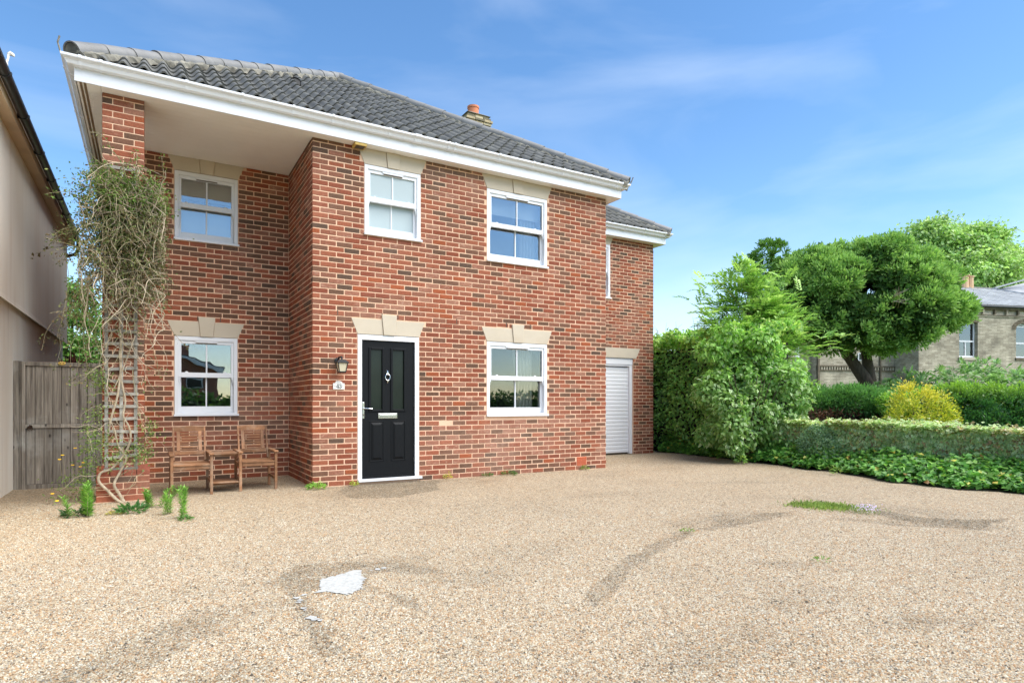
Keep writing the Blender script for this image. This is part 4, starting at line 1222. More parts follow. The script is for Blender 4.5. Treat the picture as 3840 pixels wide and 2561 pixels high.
verts[:, K, 0] = PP[:, 0] + RNG.normal(0, 0.001, n); verts[:, K, 1] = PP[:, 1] + RNG.normal(0, 0.001, n); verts[:, K, 2] = hz_ + rad * RNG.uniform(0.7, 1.15, n)
SC = np.array([lin(234, 214, 188), lin(208, 172, 134), lin(236, 222, 204), lin(190, 144, 104), lin(216, 190, 158), lin(170, 156, 142), lin(226, 178, 134), lin(104, 92, 82), lin(238, 226, 206), lin(198, 160, 124)])
ci = RNG.choice(len(SC), n, p=[.19, .13, .15, .08, .16, .07, .06, .055, .05, .055])
SC = SC * .95 + SC.mean(0) * .05
sc_ = SC[ci] * np.array([0.63, 0.675, 0.67]) * RNG.uniform(0.85, 1.12, (n, 1))
ww = wear(PP)[:, None]; sc_ = sc_ * (1 - ww * RNG.uniform(.15, .80, (n, 1))) 
inp = inpoly(PP, PAINT); q_ = inp & (RNG.random(n) < .84); sc_[q_] = np.array([.47, .47, .445]) * RNG.uniform(.8, 1.1, (q_.sum(), 1))
faces = np.zeros((n, K, 3), np.int32); b_ = (np.arange(n) * (K + 1))[:, None]
for k in range(K): faces[:, k] = np.c_[b_[:, 0] + k, b_[:, 0] + (k + 1) % K, b_[:, 0] + K]
def attr_mat(name, rough=0.85, spec=0.25):
    t = NT(name); t.set(rough, spec); t.base(t.attr('Col').outputs['Color']); return t.m
M['pebble'] = attr_mat('loose_gravel')
gv = link('gravel', np_mesh('gravel', verts.reshape(-1, 3), faces.reshape(-1, 3), M['pebble'], np.repeat(sc_, K + 1, 0))); tag(gv, kind='stuff')
# spilt white paint
pp = []
for i, p in enumerate(PAINT):
    q = PAINT[(i + 1) % len(PAINT)]
    for k in range(9):
        t = k / 9; j = random.gauss(0, 0.008); pp.append((p[0] + (q[0] - p[0]) * t + j, p[1] + (q[1] - p[1]) * t + random.gauss(0, 0.010)))
zc = lambda P: hgt(np.array(P)) + 0.0055
Vp = [(x, y, z) for (x, y), z in zip(pp, zc(pp))]
wp = varmat('white_paint', (0.47, 0.47, 0.445), 0.8, 0.2, 60, 0.3, 1.0, 130, dirt=((0.26, 0.25, 0.23), 0.7, 38.0))
pm = MB(); pm.add(Vp, [tuple(range(len(Vp)))]); o = pm.build('paint_spill', wp); tag(o, 'splash of white paint spilt on the gravel drive', 'paint spill'); pm = MB()
for (x, y, r) in [(-1.178, -4.908, .022), (-1.171, -4.964, .018), (-1.185, -5.0, .016), (-1.181, -5.122, .02), (-1.183, -5.16, .014), (-1.181, -5.303, .03), (-1.164, -5.341, .024), (-1.15, -5.37, .014), (-0.552, -4.526, .025), (-0.50, -4.508, .022), (-0.60, -4.535, .012), (-1.13, -4.87, .018)]:
    k = 9; z = float(zc([(x, y)])[0]); pm.add([(x + r * random.uniform(.5, 1.2) * math.cos(t), y + r * random.uniform(.5, 1.3) * math.sin(t), z) for t in [2 * math.pi * i / k for i in range(k)]], [tuple(range(k))])
tag(pm.build('paint_drops', wp, o), kind='stuff')

# ================================================================== NEIGHBOUR'S RENDERED HOUSE
nb = thing('rendered_house', 'pale cream rendered house wall with black gutter beside the wooden gate', 'house', (-3.5, 3.0, 0))
NF = 7.4
MB().box(-8.5, -3.53, -3.5, NF, -0.3, 2.55).build('wall', M['render'], nb)
m = MB(); m.prism([(-8.5, 2.552), (-3.505, 2.552), (-3.462, 2.43), (-3.455, 2.43), (-3.46, 2.50), (-3.46, 4.56), (-8.5, 4.56)][::-1], -3.5, NF + 0.06, lambda a, b, y: (a, y, b)); m.build('upper_wall', M['render'], nb)
m = MB(); m.box(-3.47, -3.335, -3.5, NF + 0.08, 4.545, 4.565); m.build('soffit', M['beige'], nb)
m = MB(); m.box(-3.345, -3.322, -3.5, NF + 0.081, 4.535, 4.70); m.box(-3.46, -3.346, NF + 0.061, NF + 0.081, 4.566, 4.70); m.build('fascia', M['beige'], nb, bevel=0.003)
hg = [(0.055 * math.cos(t), 0.055 * math.sin(t)) for t in [math.pi + math.pi * k / 12 for k in range(13)]]
hgi = [(0.050 * math.cos(t), 0.050 * math.sin(t)) for t in [2 * math.pi - math.pi * k / 12 for k in range(13)]]
gcx, gcz = -3.263, 4.672
def halfg(y0, y1, ro=0.0):
    pr = [(x * (1 + ro / .055) + 0.0, z * (1 + ro / .055)) for x, z in hg] + hgi
    m = MB(); n_ = len(pr)
    V = [(gcx + x, y0, gcz + z) for x, z in pr] + [(gcx + x, y1, gcz + z) for x, z in pr]
    F = [(i, (i + 1) % n_, (i + 1) % n_ + n_, i + n_) for i in range(n_)] + [tuple(range(n_)), tuple(range(2 * n_ - 1, n_ - 1, -1))]
    return m.add(V, F)
ng = halfg(-3.5, 7.45).build('gutter', M['black'], nb, smooth=True)
for y in (-0.42, 0.72, 1.98, 3.2, 4.2, 5.2, 6.2, 7.2):
    halfg(y - 0.025, y + 0.025, 0.008).build('gutter_bracket', M['black'], ng)
    MB().box(gcx - 0.06, gcx - 0.03, y - 0.02, y + 0.02, gcz - 0.05, gcz + 0.0).build('bracket_arm', M['black'], ng)
m = MB(); m.tube([(gcx, 7.40, gcz - 0.04), (gcx, 7.40, gcz - 0.20), (gcx - 0.02, 7.42, gcz - 0.27), (gcx - 0.08, 7.45, gcz - 0.32), (gcx - 0.22, 7.50, gcz - 0.36), (gcx - 0.32, 7.52, gcz - 0.40)], 0.034, 10)
m.build('downpipe', M['black'], nb, smooth=True)
m = MB(); m.add([(-3.30, -3.5, 4.74), (-3.30, NF + .12, 4.74), (-6.0, NF + .12, 6.5), (-6.0, -3.5, 6.5)], [(0, 1, 2, 3)]); m.add([(-8.7, -3.5, 4.74), (-8.7, NF + .12, 4.74), (-6.0, NF + .12, 6.5), (-6.0, -3.5, 6.5)], [(3, 2, 1, 0)])
m.build('roof', M['tile'], nb)
m = MB(); m.add([(-8.5, NF + .05, 4.56), (-3.46, NF + .05, 4.56), (-6.0, NF + .05, 6.42)], [(0, 1, 2)]); m.build('gable', M['render'], nb)
m = MB(); m.tube([(-3.235, -0.50, 4.70), (-3.235, -0.48, 4.755), (-3.225, -0.47, 4.80), (-3.225, -0.46, 4.845)], [0.016, 0.011, 0.010, 0.012], 8)
m.tube([(-3.225, -0.46, 4.845), (-3.21, -0.455, 4.862), (-3.185, -0.45, 4.852), (-3.178, -0.45, 4.838)], [0.015, 0.024, 0.018, 0.008], 8)
fi = m.build('gutter_hook', M['plaque'], nb, smooth=True)

# ================================================================== TIMBER GATE
GY = 1.84
gate = thing('wooden_gate', 'weathered grey boarded timber gate between the two houses', 'gate', (-3.0, GY, 0))
MB().box(-3.528, -3.465, GY - 0.01, GY + 0.09, -0.05, 1.745).build('post', M['oldwood'], gate, bevel=0.004)
MB().box(-3.462, -3.440, GY - 0.012, GY + 0.06, -0.03, 1.742).build('stop_batten', M['oldwood'], gate, bevel=0.003)
MB().box(-3.437, -3.395, GY - 0.022, GY + 0.05, -0.01, 1.735).build('stile', M['oldwood'], gate, bevel=0.004)
MB().box(-2.50, -2.445, GY - 0.022, GY + 0.05, -0.01, 1.735).build('stile', M['oldwood'], gate, bevel=0.004)
for (z0, z1) in ((1.680, 1.738), (0.828, 0.882), (-0.008, 0.058)):
    MB().box(-3.394, -2.501, GY - 0.024 + (0.004 if z0 < 0.1 else 0), GY + 0.03, z0, z1).build('rail', M['oldwood'], gate, bevel=0.005)
bw_ = (3.392 - 2.503) / 9
for i in range(9):
    x0 = -3.392 + i * bw_
    for (z0, z1) in ((0.884, 1.678), (0.060, 0.826)):
        yy = GY + random.uniform(-0.002, 0.003)
        m = MB(); m.box(x0 + 0.003, x0 + bw_ - 0.003, yy, yy + 0.018, z0, z1)
        m.build('board', M['oldwood'], gate, bevel=0.003)
MB().box(-3.40, -2.5, GY + 0.020, GY + 0.026, 0.06, 1.68).build('backing_board', M['gap'], gate)
m = MB(); m.lathe((-3.345, GY - 0.024, 0.845), [(0.028, -0.006), (0.030, 0.0)], 14, 'y')
m.tube([(-3.345 + 0.03 * math.cos(t), GY - 0.036, 0.828 + 0.03 * math.sin(t)) for t in [2 * math.pi * i / 16 for i in range(17)]], 0.004, 6)
m.build('ring_latch', varmat('rusty_iron', (0.05, 0.028, 0.018), 0.7, 0.4, 30, metal=0.4), gate, smooth=True)
bt = MB()
for dx, dz in ((-3.365, 0.862), (-3.352, 0.854), (-3.358, 0.872)): bt.lathe((dx, GY - 0.033, dz), [(0.006, 0), (0.004, -0.004)], 8, 'y')
bt.build('bolt_head', M['chrome'], gate)
og = thing('gate_ornament', 'small yellow oval ornament fixed on the top rail of the gate', 'ornament', (-2.99, GY - 0.03, 1.724))
m = MB(); m.lathe((-2.99, GY - 0.030, 1.724), [(0.040, 0.004), (0.042, -0.004), (0.030, -0.008)], 16, 'y')
for v in range(len(m.v)): x, y, z = m.v[v]; m.v[v] = (-2.99 + (x + 2.99) * 1.05, y, 1.724 + (z - 1.724) * 0.62)
m.build('plate', varmat('yellow_enamel', lin(214, 180, 96), 0.5, 0.2, 40), og)
m = MB()
for dx in (-0.016, 0.016): m.lathe((-2.99 + dx, GY - 0.039, 1.724), [(0.009, 0.002), (0.006, -0.003)], 10, 'y')
m.build('boss', varmat('brown_boss', lin(110, 84, 44), 0.6), og)

# ================================================================== TRELLIS
tr = thing('trellis', 'silvery square-lattice timber trellis fixed to the front of the brick pillar', 'trellis', (-2.235, -0.03, 0.35))
ty = PY0 - 0.022
for x in (-2.382, -2.232, -2.085):
    MB().box(x - 0.018, x + 0.018, ty, ty + 0.018, 0.36, 3.98).build('stile', M['trellis'], tr, bevel=0.002)
z = 0.385
while z < 4.0:
    a_ = random.gauss(0, 0.006); m = MB()
    m.bar((-2.405 + random.uniform(-.01, .01), ty - 0.010, z + a_), (-2.062 + random.uniform(-.01, .01), ty - 0.010, z - a_), 0.016, 0.036)
    m.build('rail', M['trellis'], tr, bevel=0.002); z += 0.1495

# ================================================================== LANTERN AND HOUSE NUMBER
ln = thing('wall_lantern', 'black coach lantern with cream glass fixed to the bricks left of the front door', 'lantern', (0.355, 0, 1.70))
lx, lyc = 0.372, -0.135
m = MB(); m.lathe((0.345, -0.004, 1.765), [(0.042, 0.006), (0.044, -0.010), (0.034, -0.020), (0.015, -0.026)], 16, 'y'); m.build('wall_plate', M['lantern'], ln, smooth=True)
m = MB(); m.tube([(0.345, -0.02, 1.770), (0.350, -0.07, 1.812), (lx, lyc, 1.816), (lx, lyc, 1.775)], [0.014, 0.013, 0.012, 0.012], 8); m.build('arm', M['lantern'], ln, smooth=True)
def frust(z0, h0, z1, h1): return [(lx - h0, lyc - h0, z0), (lx + h0, lyc - h0, z0), (lx + h0, lyc + h0, z0), (lx - h0, lyc + h0, z0), (lx - h1, lyc - h1, z1), (lx + h1, lyc - h1, z1), (lx + h1, lyc + h1, z1), (lx - h1, lyc + h1, z1)]
BF = [(4, 5, 6, 7), (0, 1, 5, 4), (1, 2, 6, 5), (2, 3, 7, 6), (3, 0, 4, 7), (3, 2, 1, 0)]
m = MB(); m.add(frust(1.728, 0.080, 1.738, 0.080), BF); m.add(frust(1.7385, 0.078, 1.772, 0.045), BF); m.add(frust(1.7725, 0.045, 1.780, 0.02), BF); m.build('roof', M['lantern'], ln)
m = MB(); m.add(frust(1.612, 0.042, 1.727, 0.062), BF); m.build('lantern_glass', M['lamp_glass'], ln)
m = MB()
for sx in (-1, 1):
    for sy in (-1, 1): m.bar((lx + sx * 0.044, lyc + sy * 0.044, 1.608), (lx + sx * 0.066, lyc + sy * 0.066, 1.728), 0.010, 0.010, (0, 1, 0))
m.add(frust(1.594, 0.044, 1.610, 0.050), BF); m.build('cage', M['lantern'], ln)
pq = thing('number_plaque', 'white arched plaque with black house number 43 below the wall lantern', 'plaque', (0.363, -0.005, 1.42))
arc = [(0.363 + 0.052 * math.cos(t), 1.452 + 0.032 * math.sin(t)) for t in [math.pi * k / 12 for k in range(13)]]
m = MB(); m.prism([(0.283, 1.366), (0.444, 1.366), (0.444, 1.452)] + arc + [(0.283, 1.452)], -0.014, 0.0); m.build('plate', M['plaque'], pq, bevel=0.002)
def stroke(m, pts, w, y0=-0.0165, y1=-0.0135):
    for (a, b) in zip(pts[:-1], pts[1:]): 
        d = Vector((b[0] - a[0], 0, b[1] - a[1])).normalized() * (w * 0.35)
        m.bar((a[0] - d.x, (y0 + y1) / 2, a[1] - d.z), (b[0] + d.x, (y0 + y1) / 2, b[1] + d.z), y1 - y0, w, Vector((0, 1, 0)).cross(d.normalized()))
m = MB(); q = 0.352
stroke(m, [(q, 1.436), (q, 1.383)], 0.010); stroke(m, [(q - 0.001, 1.437), (q - 0.027, 1.399)], 0.004); stroke(m, [(q - 0.028, 1.399), (q + 0.011, 1.399)], 0.005); stroke(m, [(q - 0.010, 1.383), (q + 0.010, 1.383)], 0.003)
m.build('numeral', M['ink'], pq)
m = MB(); q = 0.382
c1 = [(q + 0.012 * math.cos(t), 1.4245 + 0.0115 * math.sin(t)) for t in [R(a) for a in (165, 130, 90, 50, 10, -30, -70)]]
c2 = [(q + 0.001 + 0.014 * math.cos(t), 1.3965 + 0.0135 * math.sin(t)) for t in [R(a) for a in (80, 50, 10, -30, -80, -120, -160)]]
stroke(m, c1, 0.005); stroke(m, c2, 0.005); stroke(m, c1[3:6], 0.008); stroke(m, c2[1:5], 0.009)
for e in (c1[0], c2[-1]): m.lathe((e[0], -0.0165, e[1]), [(0.005, 0), (0.005, 0.003)], 8, 'y')
m.build('numeral', M['ink'], pq)
m = MB()
for q in (0.308, 0.412): stroke(m, [(q - 0.006, 1.408), (q + 0.006, 1.408)], 0.004); 
stroke(m, [(0.335, 1.458), (0.350, 1.464), (0.363, 1.460), (0.376, 1.464), (0.391, 1.458)], 0.003)
m.build('flourish', M['ink'], pq)

# ================================================================== COMPANION SEAT
cs = thing('companion_seat', 'wooden garden companion seat, two slatted armchairs joined by a small table', 'garden seat', (-1.07, 0.4, 0))
TK = M['teak']
def armchair(xl, xr, yf, ybk):
    """xl/xr: front leg centres"""
    dx = -0.02
    sh, ah = 0.388, 0.525
    lw = 0.034
    for x in (xl, xr): MB().box(x - lw / 2, x + lw / 2, yf - 0.022, yf + 0.022, 0.0, ah - 0.018).build('leg', TK, cs, bevel=0.003)
    for x in (xl + 0.002, xr - 0.002): MB().box(x - lw / 2, x + lw / 2, ybk - 0.022, ybk + 0.022, 0.0, ah - 0.018).build('leg', TK, cs, bevel=0.003)
    for x in (xl, xr):
        MB().box(x - 0.028, x + 0.028, yf - 0.045, ybk + 0.09, ah - 0.018, ah + 0.004).build('arm', TK, cs, bevel=0.004)
        MB().box(x - 0.010, x + 0.010, yf + 0.0225, ybk - 0.0225, sh - 0.075, sh - 0.022).build('side_rail', TK, cs, bevel=0.002)
        MB().box(x - 0.009, x + 0.009, yf + 0.0225, ybk - 0.0225, 0.13, 0.165).build('stretcher', TK, cs, bevel=0.002)
    MB().box(xl + lw / 2 + 0.001, xr - lw / 2 - 0.001, yf - 0.014, yf + 0.008, sh - 0.060, sh - 0.012).build('front_rail', TK, cs, bevel=0.003)
    MB().box(xl + lw / 2 + 0.001, xr - lw / 2 - 0.001, ybk - 0.012, ybk + 0.010, sh - 0.085, sh - 0.030).build('rear_rail', TK, cs, bevel=0.003)
    ns = 6; w = (ybk - 0.03 - yf + 0.03) / ns
    for i in range(ns):
        y0 = yf - 0.03 + i * w
        MB().box(xl + 0.018, xr - 0.018, y0 + 0.003, y0 + w - 0.003, sh - 0.0115, sh + 0.006).build('seat_slat', TK, cs, bevel=0.002)
    # tilted folding back
    y0, y1 = ybk - 0.10, ybk + 0.075; zb, zt = 0.40, 0.845
    def by(z): return y0 + (y1 - y0) * (z - zb) / (zt - zb)
    for x in (xl + 0.036, xr - 0.036):
        MB().bar((x, by(zb), zb), (x, by(zt), zt), 0.024, 0.036, (0, 1, 0)).build('back_stile', TK, cs, bevel=0.003)
    for x in (xl + 0.093, xr - 0.093):
        MB().bar((x, by(0.527), 0.527), (x, by(0.785), 0.785), 0.042, 0.018, (0, 1, 0)).build('back_upright', TK, cs, bevel=0.002)
    MB().bar((xl + 0.049, by(0.503), 0.503), (xr - 0.049, by(0.503), 0.503), 0.020, 0.046).build('back_rail', TK, cs, bevel=0.003)
    m = MB(); xa, xb = xl + 0.049, xr - 0.049; pts = []
    for k in range(11):
        t = k / 10; pts.append((xa + (xb - xa) * t, 0.842 + 0.018 * math.sin(math.pi * t)))
    m.prism([(xa, 0.786), (xb, 0.786)] + pts[::-1], by(0.81) - 0.011, by(0.81) + 0.011); m.build('top_rail', TK, cs, bevel=0.003)
    for i in range(7):
        z = 0.546 + i * 0.0355
        MB().bar((xl + 0.115, by(z), z), (xr - 0.115, by(z), z), 0.010, 0.020).build('back_slat', TK, cs, bevel=0.002)
armchair(-1.700, -1.253, 0.045, 0.665)
armchair(-0.897, -0.452, 0.150, 0.690)
tx0, tx1 = -1.224, -0.926
for i in range(5):
    y0 = 0.16 + i * 0.086
    MB().box(tx0, tx1, y0, y0 + 0.080, 0.495, 0.512).build('table_slat', TK, cs, bevel=0.002)
    MB().box(tx0 - 0.010, tx1 + 0.010, y0 - 0.02, y0 + 0.060, 0.122, 0.138).build('shelf_slat', TK, cs, bevel=0.002)
for zz in (0.480, 0.106):
    for y0 in (0.20, 0.52): MB().box(tx0 - 0.012, tx1 + 0.012, y0, y0 + 0.03, zz - 0.012, zz + 0.014).build('cross_bearer', TK, cs, bevel=0.002)
# ================================================================== PLANTS
def unit(v): return v / np.maximum(np.linalg.norm(v, axis=-1, keepdims=True), 1e-9)
def leaf_mesh(P, D, Nn, L, Wd, col, edge=None, fold=0.25, shape=0.5, droop=0.0):
    """one pointed leaf per row: base P, direction D, face normal Nn. edge: rim colour (variegated leaves)"""
    n = len(P); D = unit(D); S = unit(np.cross(D, Nn)); U = np.cross(S, D)
    L = np.asarray(L)[:, None]; Wd = np.asarray(Wd)[:, None]
    b = P; t = P + D * L - U * L * droop
    mid = P + D * L * shape
    l = mid + S * Wd / 2 + U * Wd * fold; r = mid - S * Wd / 2 + U * Wd * fold
    if edge is None:
        V = np.stack([b, l, t, r], 1).reshape(-1, 3); k = np.arange(n)[:, None] * 4
        F = np.concatenate([k + [0, 1, 2], k + [0, 2, 3]], 0); C = np.repeat(col, 4, 0)
    else:
        c = mid + U * 0.0
        V = np.stack([b, l, t, r, c], 1).reshape(-1, 3); k = np.arange(n)[:, None] * 5
        F = np.concatenate([k + [0, 1, 4], k + [1, 2, 4], k + [2, 3, 4], k + [3, 0, 4]], 0)
        C = np.stack([edge, edge, edge, edge, col], 1).reshape(-1, 3)
    return V, F, C
def join(parts):
    V, F, C = [], [], []; o = 0
    for v, f, c in parts: V.append(v); F.append(f + o); C.append(c); o += len(v)
    return np.concatenate(V), np.concatenate(F), np.concatenate(C)
def shades(n, cols, jit=0.15, p=None):
    c = np.array([lin(*x) for x in cols]); i = RNG.choice(len(c), n, p=p)
    return c[i] * RNG.uniform(1 - jit, 1 + jit, (n, 1)) * RNG.uniform(1 - jit * .4, 1 + jit * .4, (n, 3))
def rdir(n): return unit(RNG.normal(size=(n, 3)))
def put(name, parts, mat, parent=None, stuff=False, label=None, cat=None, group=None):
    V, F, C = join(parts) if isinstance(parts, list) else parts
    o = link(name, np_mesh(name, V - org(parent), F, M[mat], C), parent)
    tag(o, label, cat, group, 'stuff' if stuff else None); return o
def lobes_surface(n, lobes, seed, rough=0.18, depth=0.35):
    """points near the outer skin of a union of ellipsoids; returns P and outward normals"""
    L = np.array(lobes, float); c, r = L[:, :3], L[:, 3:6]
    ar = (r[:, 0] * r[:, 1] + r[:, 1] * r[:, 2] + r[:, 0] * r[:, 2]); pr = ar / ar.sum()
    out_p, out_n = [], []; got = 0
    while got < n:
        k = RNG.choice(len(L), n, p=pr); d = rdir(n)
        nz = fbm((c[k] + d * r[k]) * 1.5, seed, 3)
        s = (1 - depth * RNG.random(n) ** 1.8) * (1 - rough + 2 * rough * nz)
        P = c[k] + d * r[k] * s[:, None]
        ok = np.ones(n, bool)
        for j in range(len(L)):
            q = (((P - c[j]) / r[j]) ** 2).sum(1); ok &= (k == j) | (q > 0.62)
        out_p.append(P[ok]); out_n.append(unit(d / r[k])[ok]); got += ok.sum()
    return np.concatenate(out_p)[:n], np.concatenate(out_n)[:n]
def sublobes(lobes, n, r0, r1, seed, flat=0.85, sink=0.5):
    P, Nr = lobes_surface(n, lobes, seed, 0.05, 0.02); o = []
    for p, q in zip(P, Nr):
        r = RNG.uniform(r0, r1); c = p - q * r * sink; o.append((c[0], c[1], c[2], r, r, r * flat))
    return o
def limbs(base, tips, r0, r1, mat, parent, name='trunk', wob=0.08, n=7):
    m = MB()
    for t in tips:
        b, e = Vector(base), Vector(t); pts = []; rr = []
        for k in range(n):
            s = k / (n - 1); p = b.lerp(e, s); p += Vector((random.gauss(0, wob), random.gauss(0, wob), 0)) * math.sin(math.pi * s); pts.append(p); rr.append(r0 + (r1 - r0) * s)
        m.tube(pts, rr, 8)
    return m
# ---------------------------------------------------------------- tall hedge beside the rear wing
hd = thing('tall_hedge', 'tall dense dark green hedge beside the right-hand end of the brick house', 'hedge', (8.95, 2.0, 0))
core_m = varmat('hedge_core_dark', (0.020, 0.018, 0.012), 0.95, 0.4, 6)  # dark filler colour for the solid cores inside the planting
MB().box(8.80, 9.5, -0.6, 5.5, 0.0, 2.42).build('dark_core', core_m, hd)  # solid dark box added so the hedge is not see-through
n = 17000
yy = RNG.uniform(-0.9, 5.6, n); zz = 2.85 * RNG.random(n) ** 0.8
bul = fbm(np.c_[yy * 1.3, zz * 1.3, 0 * yy], 5, 3)
xx = 8.68 - (bul - 0.45) * 0.55 + RNG.random(n) ** 2 * 0.35 + 0.25 * np.clip(zz - 2.2, 0, 1)
low = np.clip((1.25 - zz) / 1.0, 0, 1) * np.clip((bul - 0.3) * 3, 0, 1)      # hollow low down
keep = RNG.random(n) > 0.45 * low; xx = xx + 0.12 * low
P = np.c_[xx, yy, zz][keep]
tp_ = np.c_[RNG.uniform(8.55, 9.5, 7000), RNG.uniform(-0.9, 5.6, 7000), np.zeros(7000)]
tp_[:, 2] = 2.62 + 0.50 * (fbm(tp_[:, :2] * 1.6, 8, 3) - 0.45) + RNG.normal(0, 0.06, 7000)
P = np.concatenate([P, tp_]); n = len(P)
D = unit(RNG.normal(size=(n, 3)) * 0.8 + np.array([-0.6, -0.35, -0.15])); Nn = unit(RNG.normal(size=(n, 3)) * 0.55 + np.array([-0.6, -0.5, 0.75]))
zc_ = P[:, 2:3]
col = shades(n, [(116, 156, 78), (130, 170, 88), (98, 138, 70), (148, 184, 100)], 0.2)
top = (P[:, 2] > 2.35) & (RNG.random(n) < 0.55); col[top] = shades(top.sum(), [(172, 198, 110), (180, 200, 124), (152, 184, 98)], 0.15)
put('foliage', leaf_mesh(P, D, Nn, RNG.uniform(0.075, 0.125, n), RNG.uniform(0.045, 0.07, n), col, droop=0.15), 'leaf', hd)
tw = MB()
for k in range(14):
    y = random.uniform(0.0, 2.6); tw.tube([(8.9, y, 2.55), (8.88 + random.gauss(0, .05), y + random.gauss(0, .05), 2.95), (8.85 + random.gauss(0, .1), y + random.gauss(0, .12), 3.02 + random.uniform(0, .12))], [0.008, 0.005, 0.002], 5)
tw.build('shoot', M['greystem'], hd)
# ---------------------------------------------------------------- variegated shrub
vs = thing('variegated_shrub', 'rounded shrub with cream-edged green leaves in front of the tall hedge', 'shrub', (8.35, -0.45, 0))
v0 = np.array([8.42, -0.42]); _r2, _f2 = np.array([0.8624, -0.5062]), np.array([0.5062, 0.8624])
lobes = []
for (r, f_, z, a, c) in [(.45, .15, 2.25, .42, .32), (-.35, .2, 2.3, .36, .28), (0.0, 0, .95, .72, .62), (-.48, .0, .72, .44, .40), (.62, 0, 1.05, .55, .48), (.72, .1, 1.62, .42, .36), (.05, .1, 1.70, .55, .45), (-.42, .15, 1.55, .46, .40), (.50, -.1, .62, .46, .36), (-.25, -.25, .55, .45, .32), (.32, .1, 2.10, .36, .30), (-.15, .2, 2.12, .34, .26), (.92, 0, 1.30, .28, .26)]:
    p = v0 + _r2 * r + _f2 * f_; lobes.append((p[0], p[1], z, a, a * .9, c))
lobes = lobes + sublobes(lobes, 46, .14, .34, 12, .75, -.1)
P, Nr = lobes_surface(12500, lobes, 11, 0.28, 0.50); k = P[:, 2] > 0.10; P, Nr = P[k], Nr[k]; n = len(P)
D = unit(Nr * 0.5 + RNG.normal(size=(n, 3)) * 0.55 + np.array([0, 0, -0.45])); Nn = unit(Nr * 0.7 + RNG.normal(size=(n, 3)) * 0.45 + np.array([0, 0, 0.75]))
col = shades(n, [(96, 128, 66), (108, 142, 74), (84, 114, 58), (122, 154, 84)], 0.15)
edge = shades(n, [(186, 200, 156), (146, 172, 106), (112, 146, 76), (92, 128, 62)], 0.1, [.14, .24, .31, .31])
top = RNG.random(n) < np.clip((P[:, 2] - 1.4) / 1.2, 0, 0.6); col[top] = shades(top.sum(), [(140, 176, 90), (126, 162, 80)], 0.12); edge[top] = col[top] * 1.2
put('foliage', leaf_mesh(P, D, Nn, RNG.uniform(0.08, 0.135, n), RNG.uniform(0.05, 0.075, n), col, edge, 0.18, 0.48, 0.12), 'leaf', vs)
m = MB()
for k in range(16):
    a = random.uniform(0, 6.28); rr = random.uniform(0.3, 0.8)
    m.tube([(8.4, -0.5, 0), (8.4 + rr * .4 * math.cos(a), -0.5 + rr * .4 * math.sin(a), 0.8), (8.4 + rr * math.cos(a), -0.5 + rr * math.sin(a), 1.7)], [0.018, 0.012, 0.005], 6)
m.build('stem', M['bark'], vs)
# ---------------------------------------------------------------- ash sapling
ash = thing('ash_sapling', 'young ash tree with thin pale trunk and feathery leaves rising from the variegated shrub', 'tree', (9.2, 0.0, 0))
TRK = [(9.22, -0.02, 0.0), (9.20, -0.01, 1.0), (9.18, 0.0, 1.75), (9.14, 0.03, 2.4), (9.11, 0.06, 3.0), (9.08, 0.08, 3.6), (9.07, 0.09, 4.05)]
br = MB(); br.tube(TRK, [0.045, 0.04, 0.034, 0.028, 0.02, 0.012, 0.005], 8)
def tk(z):
    for a, b in zip(TRK[:-1], TRK[1:]):
        if a[2] <= z <= b[2]: t = (z - a[2]) / (b[2] - a[2]); return Vector(a).lerp(Vector(b), t)
    return Vector(TRK[-1])
R3 = Vector((0.8624, -0.5062, 0)); F3 = Vector((0.5062, 0.8624, 0))
tipsA = [(-1.05, -0.2, 2.0, 2.95), (-1.15, 0.1, 1.9, 3.45), (-0.95, 0.2, 2.5, 3.75), (-0.75, -0.2, 2.9, 3.95), (-0.55, 0.3, 2.8, 3.3), (-0.35, -0.2, 3.2, 4.1), (0.0, 0.0, 3.5, 4.28), (0.35, 0.2, 3.0, 4.15), (0.55, -0.2, 2.8, 3.85),
         (0.85, -0.1, 2.6, 3.55), (1.0, 0.2, 2.3, 3.3), (1.15, -0.2, 2.1, 2.9), (1.45, 0.1, 1.8, 2.55), (1.7, -0.1, 1.7, 2.45), (0.8, -0.35, 1.9, 2.55), (0.5, -0.4, 2.0, 3.0), (-0.3, -0.4, 2.1, 2.9), (-0.6, -0.3, 1.9, 2.55), (0.25, -0.3, 2.4, 3.45), (-0.8, -0.1, 2.2, 2.7), (1.3, 0.2, 2.0, 2.2), (0.1, 0.4, 2.2, 3.2), (0.7, 0.4, 2.2, 3.1)]
for _k in range(34):
    _a = random.uniform(0, 6.28); _q = math.sqrt(random.random()); _z = random.uniform(-1, 1); _w = math.sqrt(1 - _z * _z)
    _ze = 2.85 + 1.05 * _z; tipsA.append((0.12 + 1.0 * _q * _w * math.cos(_a), 0.45 * _q * _w * math.sin(_a), max(1.75, min(3.5, _ze - .35)), _ze))
leafs = []
